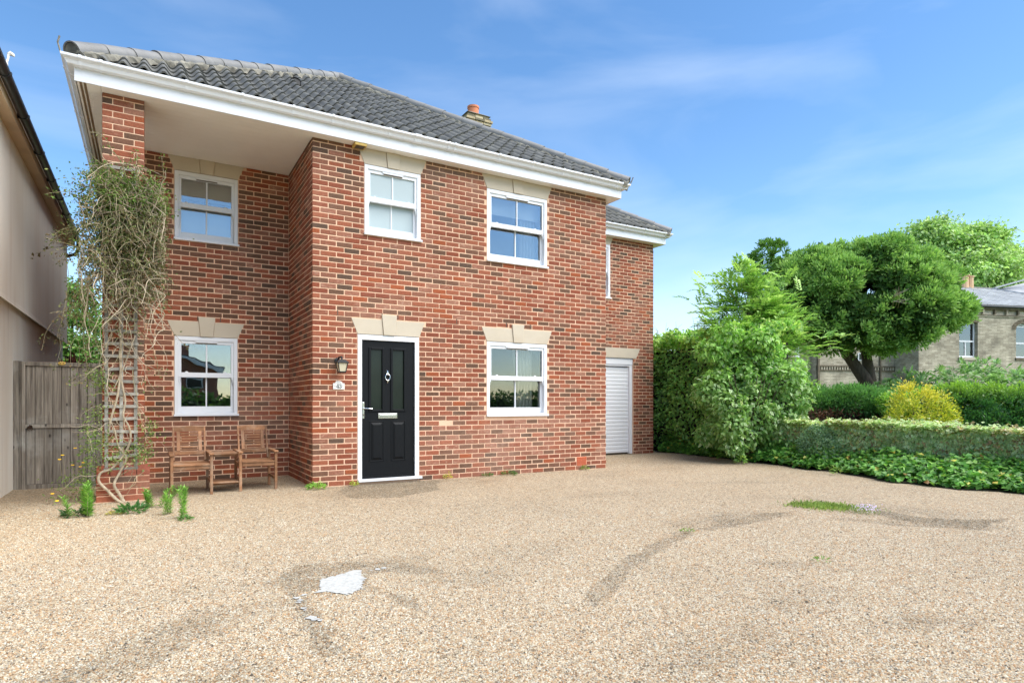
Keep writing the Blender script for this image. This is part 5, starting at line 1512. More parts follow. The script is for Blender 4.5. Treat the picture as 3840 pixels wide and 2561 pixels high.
for (rx, fy, zs_, ze) in tipsA:
    ze = ze - .22 if ze > 3.0 else ze
    b0 = tk(zs_); e0 = tk(zs_) * 1.0; e0 = Vector((e0.x, e0.y, 0)) + R3 * rx + F3 * fy; e0.z = ze
    mid = b0.lerp(e0, 0.5) + Vector((0, 0, 0.12)); br.tube([b0, mid, e0], [0.013, 0.009, 0.003], 5)
    for k in range(22):
        t = random.uniform(0.30, 1.05); p = b0.lerp(mid, t * 2) if t < 0.5 else mid.lerp(e0, t * 2 - 1)
        p = p + Vector((random.gauss(0, .09), random.gauss(0, .09), random.gauss(0, .09)))
        dr_ = (e0 - b0).normalized() * 0.6 + Vector((random.gauss(0, .6), random.gauss(0, .6), random.gauss(0.25, .35))); dr_.normalize()
        leafs.append((p, dr_))
br.build('trunk', M['greystem'], ash, smooth=True)
PL, DL, NL, CL, LL = [], [], [], [], []
for p, dd in leafs:
    ln_ = random.uniform(0.24, 0.40); sd = dd.cross(Vector((0, 0, 1))).normalized() if abs(dd.z) < .98 else Vector((1, 0, 0)); up = sd.cross(dd)
    base = np.array(random.choice([lin(142, 174, 86), lin(126, 160, 78), lin(158, 186, 102), lin(106, 140, 70), lin(170, 196, 118)]))
    for k in range(5):
        q = p + dd * ln_ * (0.25 + 0.16 * k) - Vector((0, 0, 0.25 * ln_ * (k / 5) ** 2))
        for s in (-1, 1):
            PL.append(q); DL.append(sd * s + dd * 0.55); NL.append(up + Vector((random.gauss(0, .3), random.gauss(0, .3), random.gauss(.2, .3)))); CL.append(base * random.uniform(.85, 1.15)); LL.append(ln_ * 0.34)
    PL.append(p + dd * ln_ - Vector((0, 0, .25 * ln_))); DL.append(dd + Vector((0, 0, -.2))); NL.append(up); CL.append(base); LL.append(ln_ * .36)
PL, DL, NL, CL, LL = map(np.array, (PL, DL, NL, CL, LL))
put('crown', leaf_mesh(PL, DL, unit(NL), LL, LL * 0.40, CL, None, 0.15, 0.45, 0.1), 'leaf', ash)
# ---------------------------------------------------------------- big conifer
con = thing('conifer_tree', 'big dome-crowned cypress tree with dark leaning trunk in front of the grey-brick villa', 'tree', (17.85, 2.8, 0))
cc = np.array([17.95, 2.75]); rx_, fx_ = np.array([0.8624, -0.5062]), np.array([0.5062, 0.8624])
def cw(r, f, z): p = cc + rx_ * r + fx_ * f; return (p[0], p[1], z)
shell = [(0.0, 0, 4.5, 2.3, 2.0, 1.6), (-1.6, -.2, 4.6, 1.4, 1.4, 1.1), (1.35, -.1, 4.4, 1.45, 1.4, 1.2), (0.3, -.3, 5.25, 1.6, 1.4, .95), (-1.3, .3, 5.45, 1.2, 1.2, .85), (1.65, 0, 5.0, .95, 1.0, .75), (1.85, .1, 4.4, .75, .9, .62),
         (-2.2, 0, 4.0, 1.0, 1.1, .9), (-0.9, -.8, 3.8, 1.2, 1.2, .9), (0.6, -.9, 3.8, 1.3, 1.2, .85), (1.6, -.5, 4.0, 1.0, 1.0, .6), (-.9, -.2, 3.5, .8, .9, .6), (0.7, -.2, 3.35, .6, .8, .4), (-2.2, 0.4, 3.6, .55, .6, .5)]
lob = []
for (r, f_, z, a, b, c) in shell: x, y, zz_ = cw(r, f_, z); lob.append((x, y, zz_, (a + b) / 2, (a + b) / 2, c))
sub = sublobes(lob, 95, .36, .74, 22, .60, .35)
CP, CN = lobes_surface(3200, sub, 23, 0.26, 0.34)
zmin = 2.75; CP[:, 2] = np.maximum(CP[:, 2], 2.62)
per = 40; n = len(CP) * per
up_ = unit(CN * 0.8 + np.array([0, 0, 0.65]))
B = np.repeat(CP, per, 0); UB = np.repeat(up_, per, 0)
rr = RNG.random(n)[:, None] ** 0.7
D = unit(UB * 1.0 + RNG.normal(size=(n, 3)) * 0.5)
P = B + D * rr * 0.17 + RNG.normal(size=(n, 3)) * 0.045
tone = np.repeat(RNG.random(len(CP)), per)[:, None]
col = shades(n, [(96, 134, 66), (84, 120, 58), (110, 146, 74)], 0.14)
tipc = np.array(lin(160, 188, 108)); fr = np.clip(rr * 1.25 - 0.25, 0, 1) * (0.35 + 0.65 * tone)  # spray tips lightened: clump highlights put into the leaf colour
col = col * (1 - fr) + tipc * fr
inn = sublobes(lob, 160, .3, .5, 27, .85, 1.1)  # darker inner leaves added to close sky holes in the crown
P3, N3 = lobes_surface(24000, inn, 28, .1, .5); n3 = len(P3)
put('crown', [leaf_mesh(P, D, unit(RNG.normal(size=(n, 3)) * .8 + np.repeat(CN, per, 0)), RNG.uniform(0.08, 0.15, n), RNG.uniform(0.035, 0.06, n), col, None, 0.1, 0.5),
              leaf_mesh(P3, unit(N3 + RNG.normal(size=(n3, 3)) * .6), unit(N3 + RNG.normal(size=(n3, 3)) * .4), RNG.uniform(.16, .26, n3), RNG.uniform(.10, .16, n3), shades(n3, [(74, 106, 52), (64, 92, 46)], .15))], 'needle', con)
m = MB(); a0 = cw(0.35, 0, 0)
m.tube([a0, cw(0.32, 0, 1.5), cw(0.05, 0, 2.0), cw(-0.45, 0, 2.7), cw(-1.0, 0, 3.6), cw(-1.3, 0, 4.6)], [0.28, 0.24, 0.20, 0.16, 0.12, 0.06], 10)
m.tube([cw(0.33, 0.0, 1.45), cw(0.28, 0.1, 2.2), cw(0.15, 0.1, 3.0), cw(0.6, 0.1, 4.4)], [0.22, 0.17, 0.14, 0.06], 10)
for (r, f_, z) in [(-2.0, 0, 4.4), (1.8, 0, 4.6), (2.3, 0, 4.1), (-1.3, -.6, 3.6), (0.8, -.6, 3.8), (0.2, 0, 5.8)]:
    m.tube([cw(0.1, 0, 2.9), cw(r * .5, f_ * .5, 2.9 + (z - 2.9) * .6), cw(r, f_, z)], [0.09, 0.06, 0.02], 7)
m.build('trunk', M['bark'], con, smooth=True)
m = MB()
for k in range(9):
    t0 = (random.uniform(-.5, -.1), -2.35, random.uniform(4.05, 4.3)); m.tube([cw(t0[0] + .3, -1.8, t0[2] - .1), cw(*t0), cw(t0[0] + random.uniform(-.3, .5), -2.55, t0[2] + random.uniform(-.1, .25))], [0.014, 0.01, 0.004], 5)
m.build('dead_twig', M['stem'], con)
# small cypress showing left of the big crown
tf_ = thing('small_cypress', 'small dark cypress top peeping out behind the left edge of the big conifer', 'tree', (15.76, 4.6, 0))
CP, CN = lobes_surface(160, [(15.85, 4.6, 6.0, .55, .55, .5), (15.8, 4.6, 5.2, .5, .5, .8)], 24, 0.1, 0.3); n = len(CP) * 40
B = np.repeat(CP, 40, 0); D = unit(np.repeat(unit(CN + [0, 0, .6]), 40, 0) + RNG.normal(size=(n, 3)) * .5)
put('crown', leaf_mesh(B + D * RNG.random((n, 1)) * .15, D, rdir(n), RNG.uniform(.08, .14, n), RNG.uniform(.03, .05, n), shades(n, [(84, 118, 54), (98, 134, 62)], .15)), 'needle', tf_)
MB().tube([(15.8, 4.6, 0), (15.8, 4.6, 3), (15.82, 4.6, 5.6)], [0.12, 0.09, 0.04], 8).build('trunk', M['bark'], tf_)
# ---------------------------------------------------------------- broadleaf tree behind
def broad_tree(name, label, base, lobes, cols, nclump, per, leaf, group=None, trunk=(0.35, 0.1), spread=0.45, seed=50):
    t = thing(name, label, 'tree', base, group)
    CP, CN = lobes_surface(nclump, lobes, seed, 0.2, 0.45); n = nclump * per
    B = np.repeat(CP, per, 0); cn = np.repeat(CN, per, 0)
    P = B + RNG.normal(size=(n, 3)) * spread * np.array([1, 1, 0.5])
    D = unit(cn * .5 + RNG.normal(size=(n, 3)) * .7 + [0, 0, -.25]); Nn = unit(cn * .4 + RNG.normal(size=(n, 3)) * .5 + [0, 0, .8])
    tone = np.repeat(RNG.uniform(.82, 1.2, nclump), per)[:, None]
    col = shades(n, cols, .15) * tone
    put('crown', leaf_mesh(P, D, Nn, RNG.uniform(leaf * .8, leaf * 1.3, n), RNG.uniform(leaf * .6, leaf * .95, n), col, None, .15, .5, .1), 'leaf', t)
    cen = np.mean([l[:3] for l in lobes], 0); m = MB()
    m.tube([base, (base[0], base[1], cen[2] * .5), tuple(cen)], [trunk[0], trunk[0] * .8, trunk[1]], 9)
    for l in lobes: m.tube([(base[0], base[1], cen[2] * .55), tuple((np.array(l[:3]) + cen) / 2), tuple(l[:3])], [trunk[0] * .5, trunk[0] * .3, .03], 7)
    m.build('trunk', M['bark'], t, smooth=True); return t
sy = np.array([48.4, 13.9]); 
def sw(r, f_, z, a, c): p = sy + rx_ * r + fx_ * f_; return (p[0], p[1], z, a, a, c)
broad_tree('sycamore_tree', 'tall pale green broadleaf tree rising behind the villa roof', (sy[0], sy[1], 0),
           [sw(-1.6, 0, 12.6, 2.1, 1.7), sw(1.2, 0, 12.2, 2.4, 1.8), sw(3.0, 0, 10.6, 2.2, 1.9), sw(-3.2, 0, 11.3, 1.8, 1.2), sw(0, -1, 9.8, 3.2, 2.2), sw(3.6, 0, 8.8, 1.9, 1.6), sw(-2.4, 0, 9.2, 2.4, 1.9), sw(2.4, 0, 12.7, 1.0, 1.1)],
           [(150, 176, 108), (136, 164, 98), (164, 188, 122), (120, 148, 88)], 760, 60, 0.24)
broad_tree('garden_tree', 'bushy mid-green tree seen through the gap above the wooden gate', (-4.3, 17.5, 0),
           [(-4.25, 17.5, 4.3, .9, .9, 1.1), (-3.9, 17.5, 3.3, .95, .95, .9), (-4.7, 17.8, 3.4, 1.2, 1.2, 1.4), (-4.2, 17.4, 2.3, 1.1, 1.1, .8)],
           [(96, 130, 58), (114, 148, 68), (80, 112, 50)], 300, 50, 0.11, spread=.2, trunk=(.14, .05))
# spiky cordyline and scrub behind the gate
cd = thing('cordyline', 'purple-red spiky cordyline showing above the wooden gate', 'plant', (-3.30, 7.0, 0))
n = 60; D = unit(np.c_[RNG.normal(0, .55, n), RNG.normal(0, .4, n), RNG.uniform(.35, 1, n)])
P = np.tile([-3.33, 7.0, 1.72], (n, 1)) + RNG.normal(0, .03, (n, 3))
put('leaves', leaf_mesh(P, D, rdir(n), RNG.uniform(.35, .55, n), RNG.uniform(.03, .05, n), shades(n, [(120, 72, 66), (146, 92, 80), (96, 60, 56)], .15), None, .2, .4, .25), 'dryleaf', cd)
MB().tube([(-3.33, 7.0, 0), (-3.33, 7.0, 1.75)], 0.05, 8).build('trunk', M['bark'], cd)
ub = thing('back_shrub', 'low leafy shrub growing along the path behind the wooden gate', 'shrub', (-2.9, 7.3, 0))
P, Nr = lobes_surface(2600, [(-3.0, 7.6, 1.35, .5, .5, .55), (-2.75, 7.0, 1.15, .45, .45, .7)], 61, .2, .5); n = len(P)
put('foliage', leaf_mesh(P, unit(Nr + RNG.normal(size=(n, 3)) * .6), unit(Nr + [0, 0, .8]), RNG.uniform(.05, .08, n), RNG.uniform(.025, .04, n), shades(n, [(112, 130, 62), (134, 146, 80), (92, 112, 52)], .2)), 'leaf', ub)
# ---------------------------------------------------------------- low ivy-covered wall
iv = thing('ivy_wall', 'long low boundary wall completely covered in small-leaved ivy', 'hedge', (8.85, -4.0, 0))
MB().box(8.68, 9.0, -9.5, -0.3, 0.0, 0.70).build('wall', core_m, iv)
n = 26000; yy = RNG.uniform(-9.3, -0.5, n); zz = RNG.uniform(0.12, 0.84, n)
bl = fbm(np.c_[yy * 2, zz * 2, 0 * yy], 71, 3); xx = 8.60 - (bl - .5) * .16 + RNG.random(n) ** 2 * .08
P = np.c_[xx, yy, zz]; t_ = 9000; P = np.concatenate([P, np.c_[RNG.uniform(8.56, 9.1, t_), RNG.uniform(-9.3, -.5, t_), .79 + RNG.normal(0, .035, t_)]]); n = len(P)
P[:, 2] += np.where(P[:, 2] > .6, (fbm(np.c_[P[:, 1] * 1.7, P[:, 0] * 2], 77, 3) - .5) * .16, 0)
D = unit(RNG.normal(size=(n, 3)) * [.25, .5, .35] + [-.25, 0, -.8]); Nn = unit(RNG.normal(size=(n, 3)) * .35 + [-.8, -.15, .55])
tt = P[:, 2] > .74; Nn[tt] = unit(RNG.normal(size=(tt.sum(), 3)) * .4 + [-.3, 0, 1]); D[tt] = unit(RNG.normal(size=(tt.sum(), 3)) * [1, 1, .3] + [-.5, 0, -.2])
col = shades(n, [(122, 148, 94), (134, 160, 104), (104, 130, 80), (148, 172, 118)], .18)
edge = shades(n, [(186, 200, 156), (156, 178, 122), (132, 158, 100), (116, 142, 88)], .1)
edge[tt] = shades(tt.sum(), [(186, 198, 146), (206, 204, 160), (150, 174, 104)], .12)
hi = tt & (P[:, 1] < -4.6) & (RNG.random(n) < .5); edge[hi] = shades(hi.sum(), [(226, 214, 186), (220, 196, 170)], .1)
br_ = RNG.random(n) < .05 + .12 * (fbm(np.c_[P[:, 1] * 1.5, P[:, 2] * 1.5], 78, 2) > .58); col[br_] = shades(br_.sum(), [(150, 128, 88), (128, 112, 76), (160, 160, 96)], .15); edge[br_] = col[br_]
put('ivy', leaf_mesh(P, D, Nn, RNG.uniform(.045, .075, n), RNG.uniform(.042, .066, n), col, edge, .12, .4, .1), 'leaf', iv)
# ivy ground cover spilling on to the drive
EDGE = [(8.45, 2.2), (8.62, 1.6), (8.5, .75), (8.43, 0), (8.24, -.8), (8.3, -1.25), (8.03, -2.0), (8.12, -2.45), (7.80, -3.15), (7.5, -3.75), (7.58, -4.1), (7.42, -4.65), (7.7, -5.0), (7.75, -5.6), (7.8, -6.6), (7.9, -8.5)]
n = 17000; yy = RNG.uniform(-8.4, 2.1, n); e_ = np.array(EDGE)[::-1]; ex = np.interp(yy, e_[:, 1], e_[:, 0]) + (fbm(np.c_[yy * 4, yy * 0], 80, 3) - .5) * .25
u_ = RNG.random(n) ** 0.85; xx = ex + u_ * (8.78 - ex)
back = (xx - ex) / np.maximum(8.75 - ex, .05)
zz = 0.03 + RNG.random(n) ** .6 * (0.08 + .30 * np.clip(back * 1.4, 0, 1)) * (0.7 + .6 * fbm(np.c_[xx * 2.5, yy * 2.5], 81, 2))
P = np.c_[xx, yy, zz]; D = unit(RNG.normal(size=(n, 3)) * [.7, .7, .25] + [-.5, -.15, -.12]); Nn = unit(RNG.normal(size=(n, 3)) * .35 + [-.30, -.15, 1])
col = shades(n, [(86, 132, 56), (74, 118, 48), (104, 150, 66), (120, 160, 76), (62, 102, 44)], .15); edge = col * RNG.uniform(.9, 1.35, (n, 1))
yl = RNG.random(n) < .035; col[yl] = shades(yl.sum(), [(176, 160, 70), (150, 110, 70), (190, 186, 90)], .15); edge[yl] = col[yl]
gcv = put('ground_ivy', leaf_mesh(P, D, Nn, RNG.uniform(.06, .11, n), RNG.uniform(.06, .10, n), col, edge, .10, .42, .08), 'leaf', None, True)
soil = MB().add([(x, y, .012) for x, y in EDGE] + [(16, -9, .012), (16, 2.2, .012)][::1], [tuple(range(len(EDGE) + 2))]).build('garden_soil', varmat('dark_soil', (.028, .022, .015), .95, .4, 5)); tag(soil, kind='structure')
# ---------------------------------------------------------------- shrubs beyond the low wall
def clumpy(name, label, cat, base, lobes, nclump, per, size, cols, tipcol=None, tip=0.5, spread=0.08, mat='needle', wd=.35, seed=90, stem=True, upb=.5, partname='foliage', rough=.16, tipz=.45):
    t = thing(name, label, cat, base)
    CP, CN = lobes_surface(nclump, lobes, seed, rough, .35); n = nclump * per
    B = np.repeat(CP, per, 0); cn = np.repeat(CN, per, 0)
    D = unit(cn * .8 + RNG.normal(size=(n, 3)) * .6 + [0, 0, upb]); r_ = RNG.random((n, 1))
    P = B + D * r_ * spread * 2 + RNG.normal(size=(n, 3)) * spread * .5
    k = P[:, 2] > .03
    col = shades(n, cols, .16) * np.repeat(RNG.uniform(.85, 1.15, nclump), per)[:, None]
    if tipcol is not None:
        zr = np.clip((P[:, 2:3] - (max(l[2] + l[5] for l in lobes) - tipz)) / tipz, 0, 1); f_ = zr * tip * (.4 + .6 * r_); col = col * (1 - f_) + np.array(lin(*tipcol)) * f_
    sz = RNG.uniform(size * .8, size * 1.3, n)
    put(partname, leaf_mesh(P[k], D[k], unit(cn * .5 + RNG.normal(size=(n, 3)) * .5 + [0, 0, .5])[k], sz[k], sz[k] * wd, col[k], None, .12, .5, .05), mat, t)
    if stem:
        m = MB()
        for l in lobes: m.tube([base, tuple((np.array(base) + np.array(l[:3])) / 2 + [0, 0, .05]), tuple(l[:3])], [.03, .02, .008], 6)
        m.build('stem', M['bark'], t)
    return t
j0 = np.array([13.8, .55])
def jw(r, f_, z, a, c, o=j0): p = o + rx_ * r + fx_ * f_; return (p[0], p[1], z, a, a * .9, c)
jt = clumpy('juniper_shrub', 'spreading dark juniper with bare brown branches beneath its green top', 'shrub', (13.8, .55, 0), [jw(-1.0, .2, 1.08, .75, .34), (jw(0, 0, 1.10, .85, .36)), jw(1.0, .1, 1.05, .75, .32), jw(1.7, .2, 1.0, .6, .32)], 620, 46, .10, [(68, 110, 56), (82, 124, 62), (58, 94, 50)], (120, 160, 84), .4, .09, 'needle', .3, 91)
n = 9000; P = np.array(list(jw(0, -.3, 0, 1, 1))[:3]) + np.outer(RNG.uniform(-1.5, 1.6, n), np.r_[rx_, 0]) + np.outer(RNG.uniform(-.45, .5, n), np.r_[fx_, 0]) + np.c_[np.zeros(n), np.zeros(n), RNG.uniform(.25, .98, n)]
put('dead_branches', leaf_mesh(P, unit(RNG.normal(size=(n, 3)) + [0, 0, .3]), rdir(n), RNG.uniform(.08, .2, n), RNG.uniform(.012, .025, n), shades(n, [(92, 66, 52), (116, 84, 66), (70, 52, 44)], .2)), 'dryleaf', jt)
MB().box(*sorted((13.0, 14.6)), .2, 1.0, 0, .9).build('dark_infill', core_m, jt)  # solid dark box filling the inside of the shrub
g0 = np.array([12.25, -1.65])
clumpy('golden_shrub', 'bright yellow golden-leaved shrub behind the low ivy wall', 'shrub', (12.3, -1.7, 0), [jw(0, 0, 1.12, .42, .42, g0), jw(.38, 0, 1.0, .38, .36, g0), jw(-.15, -.1, .75, .45, .35, g0), jw(.55, 0, .75, .35, .28, g0), jw(-.55, -.1, .50, .30, .28, g0)], 210, 30, .055, [(176, 176, 58), (156, 164, 54), (190, 184, 70), (122, 142, 52)], (206, 184, 80), .8, .085, 'leaf', .55, 92, rough=.42)
d0_ = np.array([14.3, -2.1])
clumpy('dark_holly', 'dark green glossy shrub at the right edge with a yellow-green flush on top', 'shrub', (14.4, -2.2, 0), [jw(-.5, 0, .95, .75, .55, d0_), jw(.45, 0, .95, .8, .55, d0_), jw(1.4, 0, .85, .85, .5, d0_), jw(-.3, -.3, .5, .8, .5, d0_), jw(.9, -.3, .45, .9, .45, d0_), jw(2.2, 0, .7, .8, .6, d0_)], 900, 40, .075, [(56, 96, 48), (70, 112, 54), (46, 82, 44)], (146, 178, 66), .75, .08, 'leaf', .5, 93, tipz=.30)
cl_ = thing('laurel_bank', 'low lime-green leafy bank behind the golden shrub', 'shrub', (14.9, .1, 0))
P, Nr = lobes_surface(9000, [jw(.3, .8, 1.25, .7, .35, d0_), jw(-.6, .9, 1.2, .6, .35, d0_), jw(1.3, .9, 1.15, .8, .36, d0_), jw(-1.3, 1.0, 1.15, .5, .3, d0_)], 94, .2, .4); n = len(P)
put('foliage', leaf_mesh(P, unit(Nr + RNG.normal(size=(n, 3)) * .6), unit(Nr * .5 + [0, 0, .9] + RNG.normal(size=(n, 3)) * .3), RNG.uniform(.05, .09, n), RNG.uniform(.03, .05, n), shades(n, [(134, 168, 68), (116, 154, 60), (98, 134, 56)], .18)), 'leaf', cl_)
MB().tube([(14.9, .1, 0), (14.9, .1, 1.2)], .03, 6).build('stem', M['bark'], cl_)
f0 = np.array([19.6, .6])
fg = thing('fig_bush', 'loose light green bush with large lobed leaves below the villa windows', 'shrub', (19.6, .6, 0))
lb_ = [jw(-1.5, 0, 1.6, .75, .5, f0), jw(-.4, 0, 1.75, .8, .5, f0), jw(.5, 0, 1.85, .8, .5, f0), jw(1.5, 0, 1.75, .9, .5, f0), jw(2.4, 0, 1.7, .8, .5, f0), jw(.1, -.2, 1.2, 1.3, .5, f0), jw(1.6, -.2, 1.15, 1.2, .5, f0), jw(-2.2, .1, 1.3, .6, .45, f0)]
CP, CN = lobes_surface(560, lb_, 95, .25, .5); per = 14; n = 560 * per; B = np.repeat(CP, per, 0)
a_ = np.tile(np.linspace(-1.9, 1.9, 7), 560 * 2)
dd = unit(np.repeat(unit(CN + [0, 0, .2] + RNG.normal(size=CN.shape) * .4), per, 0)); sd = unit(np.cross(dd, [0, 0, 1.])); Dv = dd * np.cos(a_)[:, None] + sd * np.sin(a_)[:, None]
off = np.repeat(RNG.normal(size=(1120, 3)) * .12, 7, 0)
put('foliage', leaf_mesh(B + off, Dv, unit(np.repeat(RNG.normal(size=(1120, 3)) * .35 + [-.2, -.3, 1], 7, 0)), RNG.uniform(.14, .22, n), RNG.uniform(.05, .075, n), shades(n, [(124, 156, 96), (108, 140, 84), (144, 172, 116), (92, 124, 72)], .15)), 'leaf', fg)
m = MB()
for l in lb_: m.tube([(19.6 + random.uniform(-1, 1), .6, 0), tuple(np.array(l[:3]) * [1, 1, .6]), tuple(l[:3])], [.05, .035, .012], 6)
m.build('stem', M['bark'], fg)
gy = thing('hypericum', 'small blue-green twiggy shrub leaning on the ivy wall', 'shrub', (8.45, -1.95, 0))
P, Nr = lobes_surface(2400, [(8.42, -1.85, .42, .22, .3, .26), (8.4, -2.1, .30, .22, .28, .22), (8.45, -1.95, .62, .14, .2, .16)], 96, .2, .6); n = len(P)
put('foliage', leaf_mesh(P, unit(Nr + RNG.normal(size=(n, 3)) * .6 + [0, 0, .3]), unit(Nr + [0, 0, .8]), RNG.uniform(.03, .05, n), RNG.uniform(.015, .025, n), shades(n, [(96, 124, 92), (112, 138, 104), (78, 106, 76)], .15)), 'leaf', gy)
MB().tube([(8.45, -1.95, 0), (8.43, -1.95, .5)], .01, 6).build('stem', M['greystem'], gy)

# ---------------------------------------------------------------- climber on the pillar
cb = thing('climbing_plant', 'tangled half-dead climber with bare pale stems on the brick pillar and trellis', 'climber', (-2.27, -0.1, 0))
def cat(pts, rad, s=5):
    P = [Vector(p) for p in pts]; o = []; r = []
    for i in range(len(P) - 1):
        p0, p1, p2, p3 = P[max(i - 1, 0)], P[i], P[i + 1], P[min(i + 2, len(P) - 1)]
        for k in range(s):
            t = k / s; o.append(0.5 * ((2 * p1) + (p2 - p0) * t + (2 * p0 - 5 * p1 + 4 * p2 - p3) * t * t + (3 * p1 - p0 - 3 * p2 + p3) * t ** 3)); r.append(rad[i] + (rad[i + 1] - rad[i]) * t)
    return o + [P[-1]], r + [rad[-1]]
ms = MB(); _tb = ms.tube; ms.tube = lambda p, r, n: _tb(*cat(p, r), n)
ms.tube([(-2.20, -.14, -.02), (-2.27, -.13, .03), (-2.36, -.11, .14), (-2.45, -.12, .26), (-2.43, -.12, .36), (-2.33, -.10, .40), (-2.21, -.09, .55), (-2.14, -.08, .72), (-2.15, -.07, .88), (-2.21, -.08, 1.02), (-2.19, -.06, 1.2), (-2.23, -.07, 1.45), (-2.25, -.06, 1.8)], [.020, .018, .016, .015, .0135, .0125, .012, .0115, .011, .0105, .010, .009, .008], 8)
ms.tube([(-2.20, -.13, .0), (-2.26, -.12, .12), (-2.30, -.12, .22), (-2.24, -.10, .36), (-2.18, -.09, .52), (-2.26, -.09, .66), (-2.30, -.08, .86), (-2.36, -.08, 1.0)], [.019, .017, .015, .013, .012, .010, .009, .008], 8)
ms.tube([(-2.36, -.08, .80), (-2.33, -.08, 1.0), (-2.27, -.07, 1.25), (-2.235, -.065, 1.6), (-2.24, -.06, 2.0), (-2.27, -.06, 2.5), (-2.3, -.06, 3.0)], [.009, .011, .012, .0115, .011, .010, .009], 8)
ms.tube([(-2.30, -.075, 1.35), (-2.20, -.075, 1.62), (-2.09, -.07, 1.98)], [.006, .008, .006], 6)
ms.tube([(-2.27, -.07, 2.22), (-2.16, -.08, 2.42), (-2.08, -.09, 2.52)], [.008, .009, .006], 6)
ms.build('stem', M['stem'], cb, smooth=True)
def vine(p, d, ln, rad, wig, grav, ns=9, z_lim=False):
    p = Vector(p); d = Vector(d).normalized(); pts = [p.copy()]
    for k in range(ns):
        d = (d + Vector((random.gauss(0, wig), random.gauss(0, wig * .6), random.gauss(0, wig) - grav))).normalized(); p = p + d * (ln / ns)
        if z_lim and (p.x > -1.80 or p.x < -2.60): d.x = -d.x * .6; p.x = max(-2.62, min(-1.78, p.x))
        if p.y > -0.035 and -2.46 < p.x < -1.97: p.y = -0.035 - random.random() * .03
        pts.append(p.copy())
    return pts, [rad * (1 - .6 * k / ns) for k in range(ns + 1)]
tips = []
tw = MB(); tg = MB()
for k in range(430):
    z = 2.42 + 1.40 * random.random() ** .65; x = random.uniform(-2.45, -1.90); sx = -1 if x < -2.3 else 1
    d = (sx * random.uniform(-.5, .8), random.uniform(-.9, -.1), random.uniform(-.9, .6))
    pts, rr = vine((x, random.uniform(-.22, -.06), z), d, random.uniform(.30, .80), random.uniform(.0035, .0068), .30, random.uniform(.06, .26), 9, True)
    (tw if random.random() < .45 else tg).tube(pts, rr, 5, False); tips += pts[3:]
for k in range(54):       # bold bare loops over the head
    z = random.uniform(2.3, 3.7); x = random.uniform(-2.5, -1.85)
    pts, rr = vine((x, random.uniform(-.34, -.24), z), (random.uniform(-1, 1), random.uniform(-.3, .1), random.uniform(-.6, .9)), random.uniform(.45, 1.1), random.uniform(.005, .0085), .20, .12, 10, True)
    pts, rr = cat(pts, rr, 3); tw.tube(pts, rr, 6, False)
for k in range(34):       # long loops over the trellis
    z = random.uniform(1.5, 2.9); x = random.uniform(-2.42, -2.05)
    pts, rr = vine((x, -.08, z), (random.uniform(-.6, .6), -.3, random.uniform(-1, .4)), random.uniform(.4, 1.0), random.uniform(.003, .005), .35, .1)
    (tw if random.random() < .6 else tg).tube(pts, rr, 5, False); tips += pts[6:] if random.random() < .4 else []
for k in range(26):       # low down on the plinth
    z = random.uniform(.15, 1.3); x = random.uniform(-2.5, -1.98)
    pts, rr = vine((x, -.10, z), (random.uniform(-1, 1), -.3, random.uniform(-.3, .8)), random.uniform(.25, .6), random.uniform(.0025, .004), .35, .05)
    (tw if random.random() < .5 else tg).tube(pts, rr, 5, False)
for k in range(14):       # left-hand trails towards the neighbour's gutter
    z = random.uniform(2.5, 3.75); tx = random.uniform(.2, .65)
    pts, rr = vine((-2.44, -.10 + random.uniform(-.1, .3), z), (-1, random.uniform(-.3, .5), random.uniform(-.3, .5)), tx, .004, .26, .10)
    tg.tube(pts, rr, 5, False); tips += pts[2:] + pts[4:]
for k in range(20):       # hanging trails on the left
    x = random.uniform(-2.75, -2.47); pts, rr = vine((x, random.uniform(-.2, .1), random.uniform(2.2, 2.9)), (random.uniform(-.3, .2), 0, -1), random.uniform(.5, 1.2), .003, .16, .12)
    tg.tube(pts, rr, 5, False); tips += pts[2:]
for k in range(26):       # right-hand fringe
    pts, rr = vine((-1.99, -.10, random.uniform(2.5, 3.7)), (1, random.uniform(-.6, .1), random.uniform(-.4, .4)), random.uniform(.2, .42), .004, .3, .22)
    tg.tube(pts, rr, 5, False); tips += pts[3:]
tag(tw.build('pale_twigs', M['stem'], cb), kind='stuff'); tag(tg.build('green_twigs', M['greystem'], cb), kind='stuff')
T = np.array([tuple(p) for p in tips]); T = T[np.random.default_rng(3).integers(0, len(T), 12000)] + RNG.normal(0, .03, (12000, 3)); 
T[:, 1] = np.where((T[:, 0] > -2.47) & (T[:, 0] < -1.97), np.minimum(T[:, 1], -.04), T[:, 1]); n = len(T)
col = shades(n, [(84, 92, 54), (100, 104, 66), (70, 80, 46), (110, 96, 72), (92, 82, 60)], .2)
gz = (T[:, 2] > 3.35) & (RNG.random(n) < .6); col[gz] = shades(gz.sum(), [(84, 108, 48), (98, 120, 56), (70, 94, 42)], .15)
put('leaves', leaf_mesh(T, unit(RNG.normal(size=(n, 3)) + [0, 0, -.5]), rdir(n), RNG.uniform(.024, .046, n), RNG.uniform(.012, .024, n), col, None, .2), 'dryleaf', cb)
n = 6500; T = np.c_[RNG.normal(-2.26, .17, n), -.05 - RNG.random(n) * .26, RNG.uniform(2.75, 3.86, n)]; T[:, 0] += (RNG.random(n) - .5) * .25
put('leaves', leaf_mesh(T, unit(RNG.normal(size=(n, 3)) + [0, -.2, -.4]), rdir(n), RNG.uniform(.025, .05, n), RNG.uniform(.012, .024, n), shades(n, [(78, 96, 48), (94, 112, 56), (66, 82, 42), (108, 116, 66)], .2), None, .2), 'dryleaf', cb)
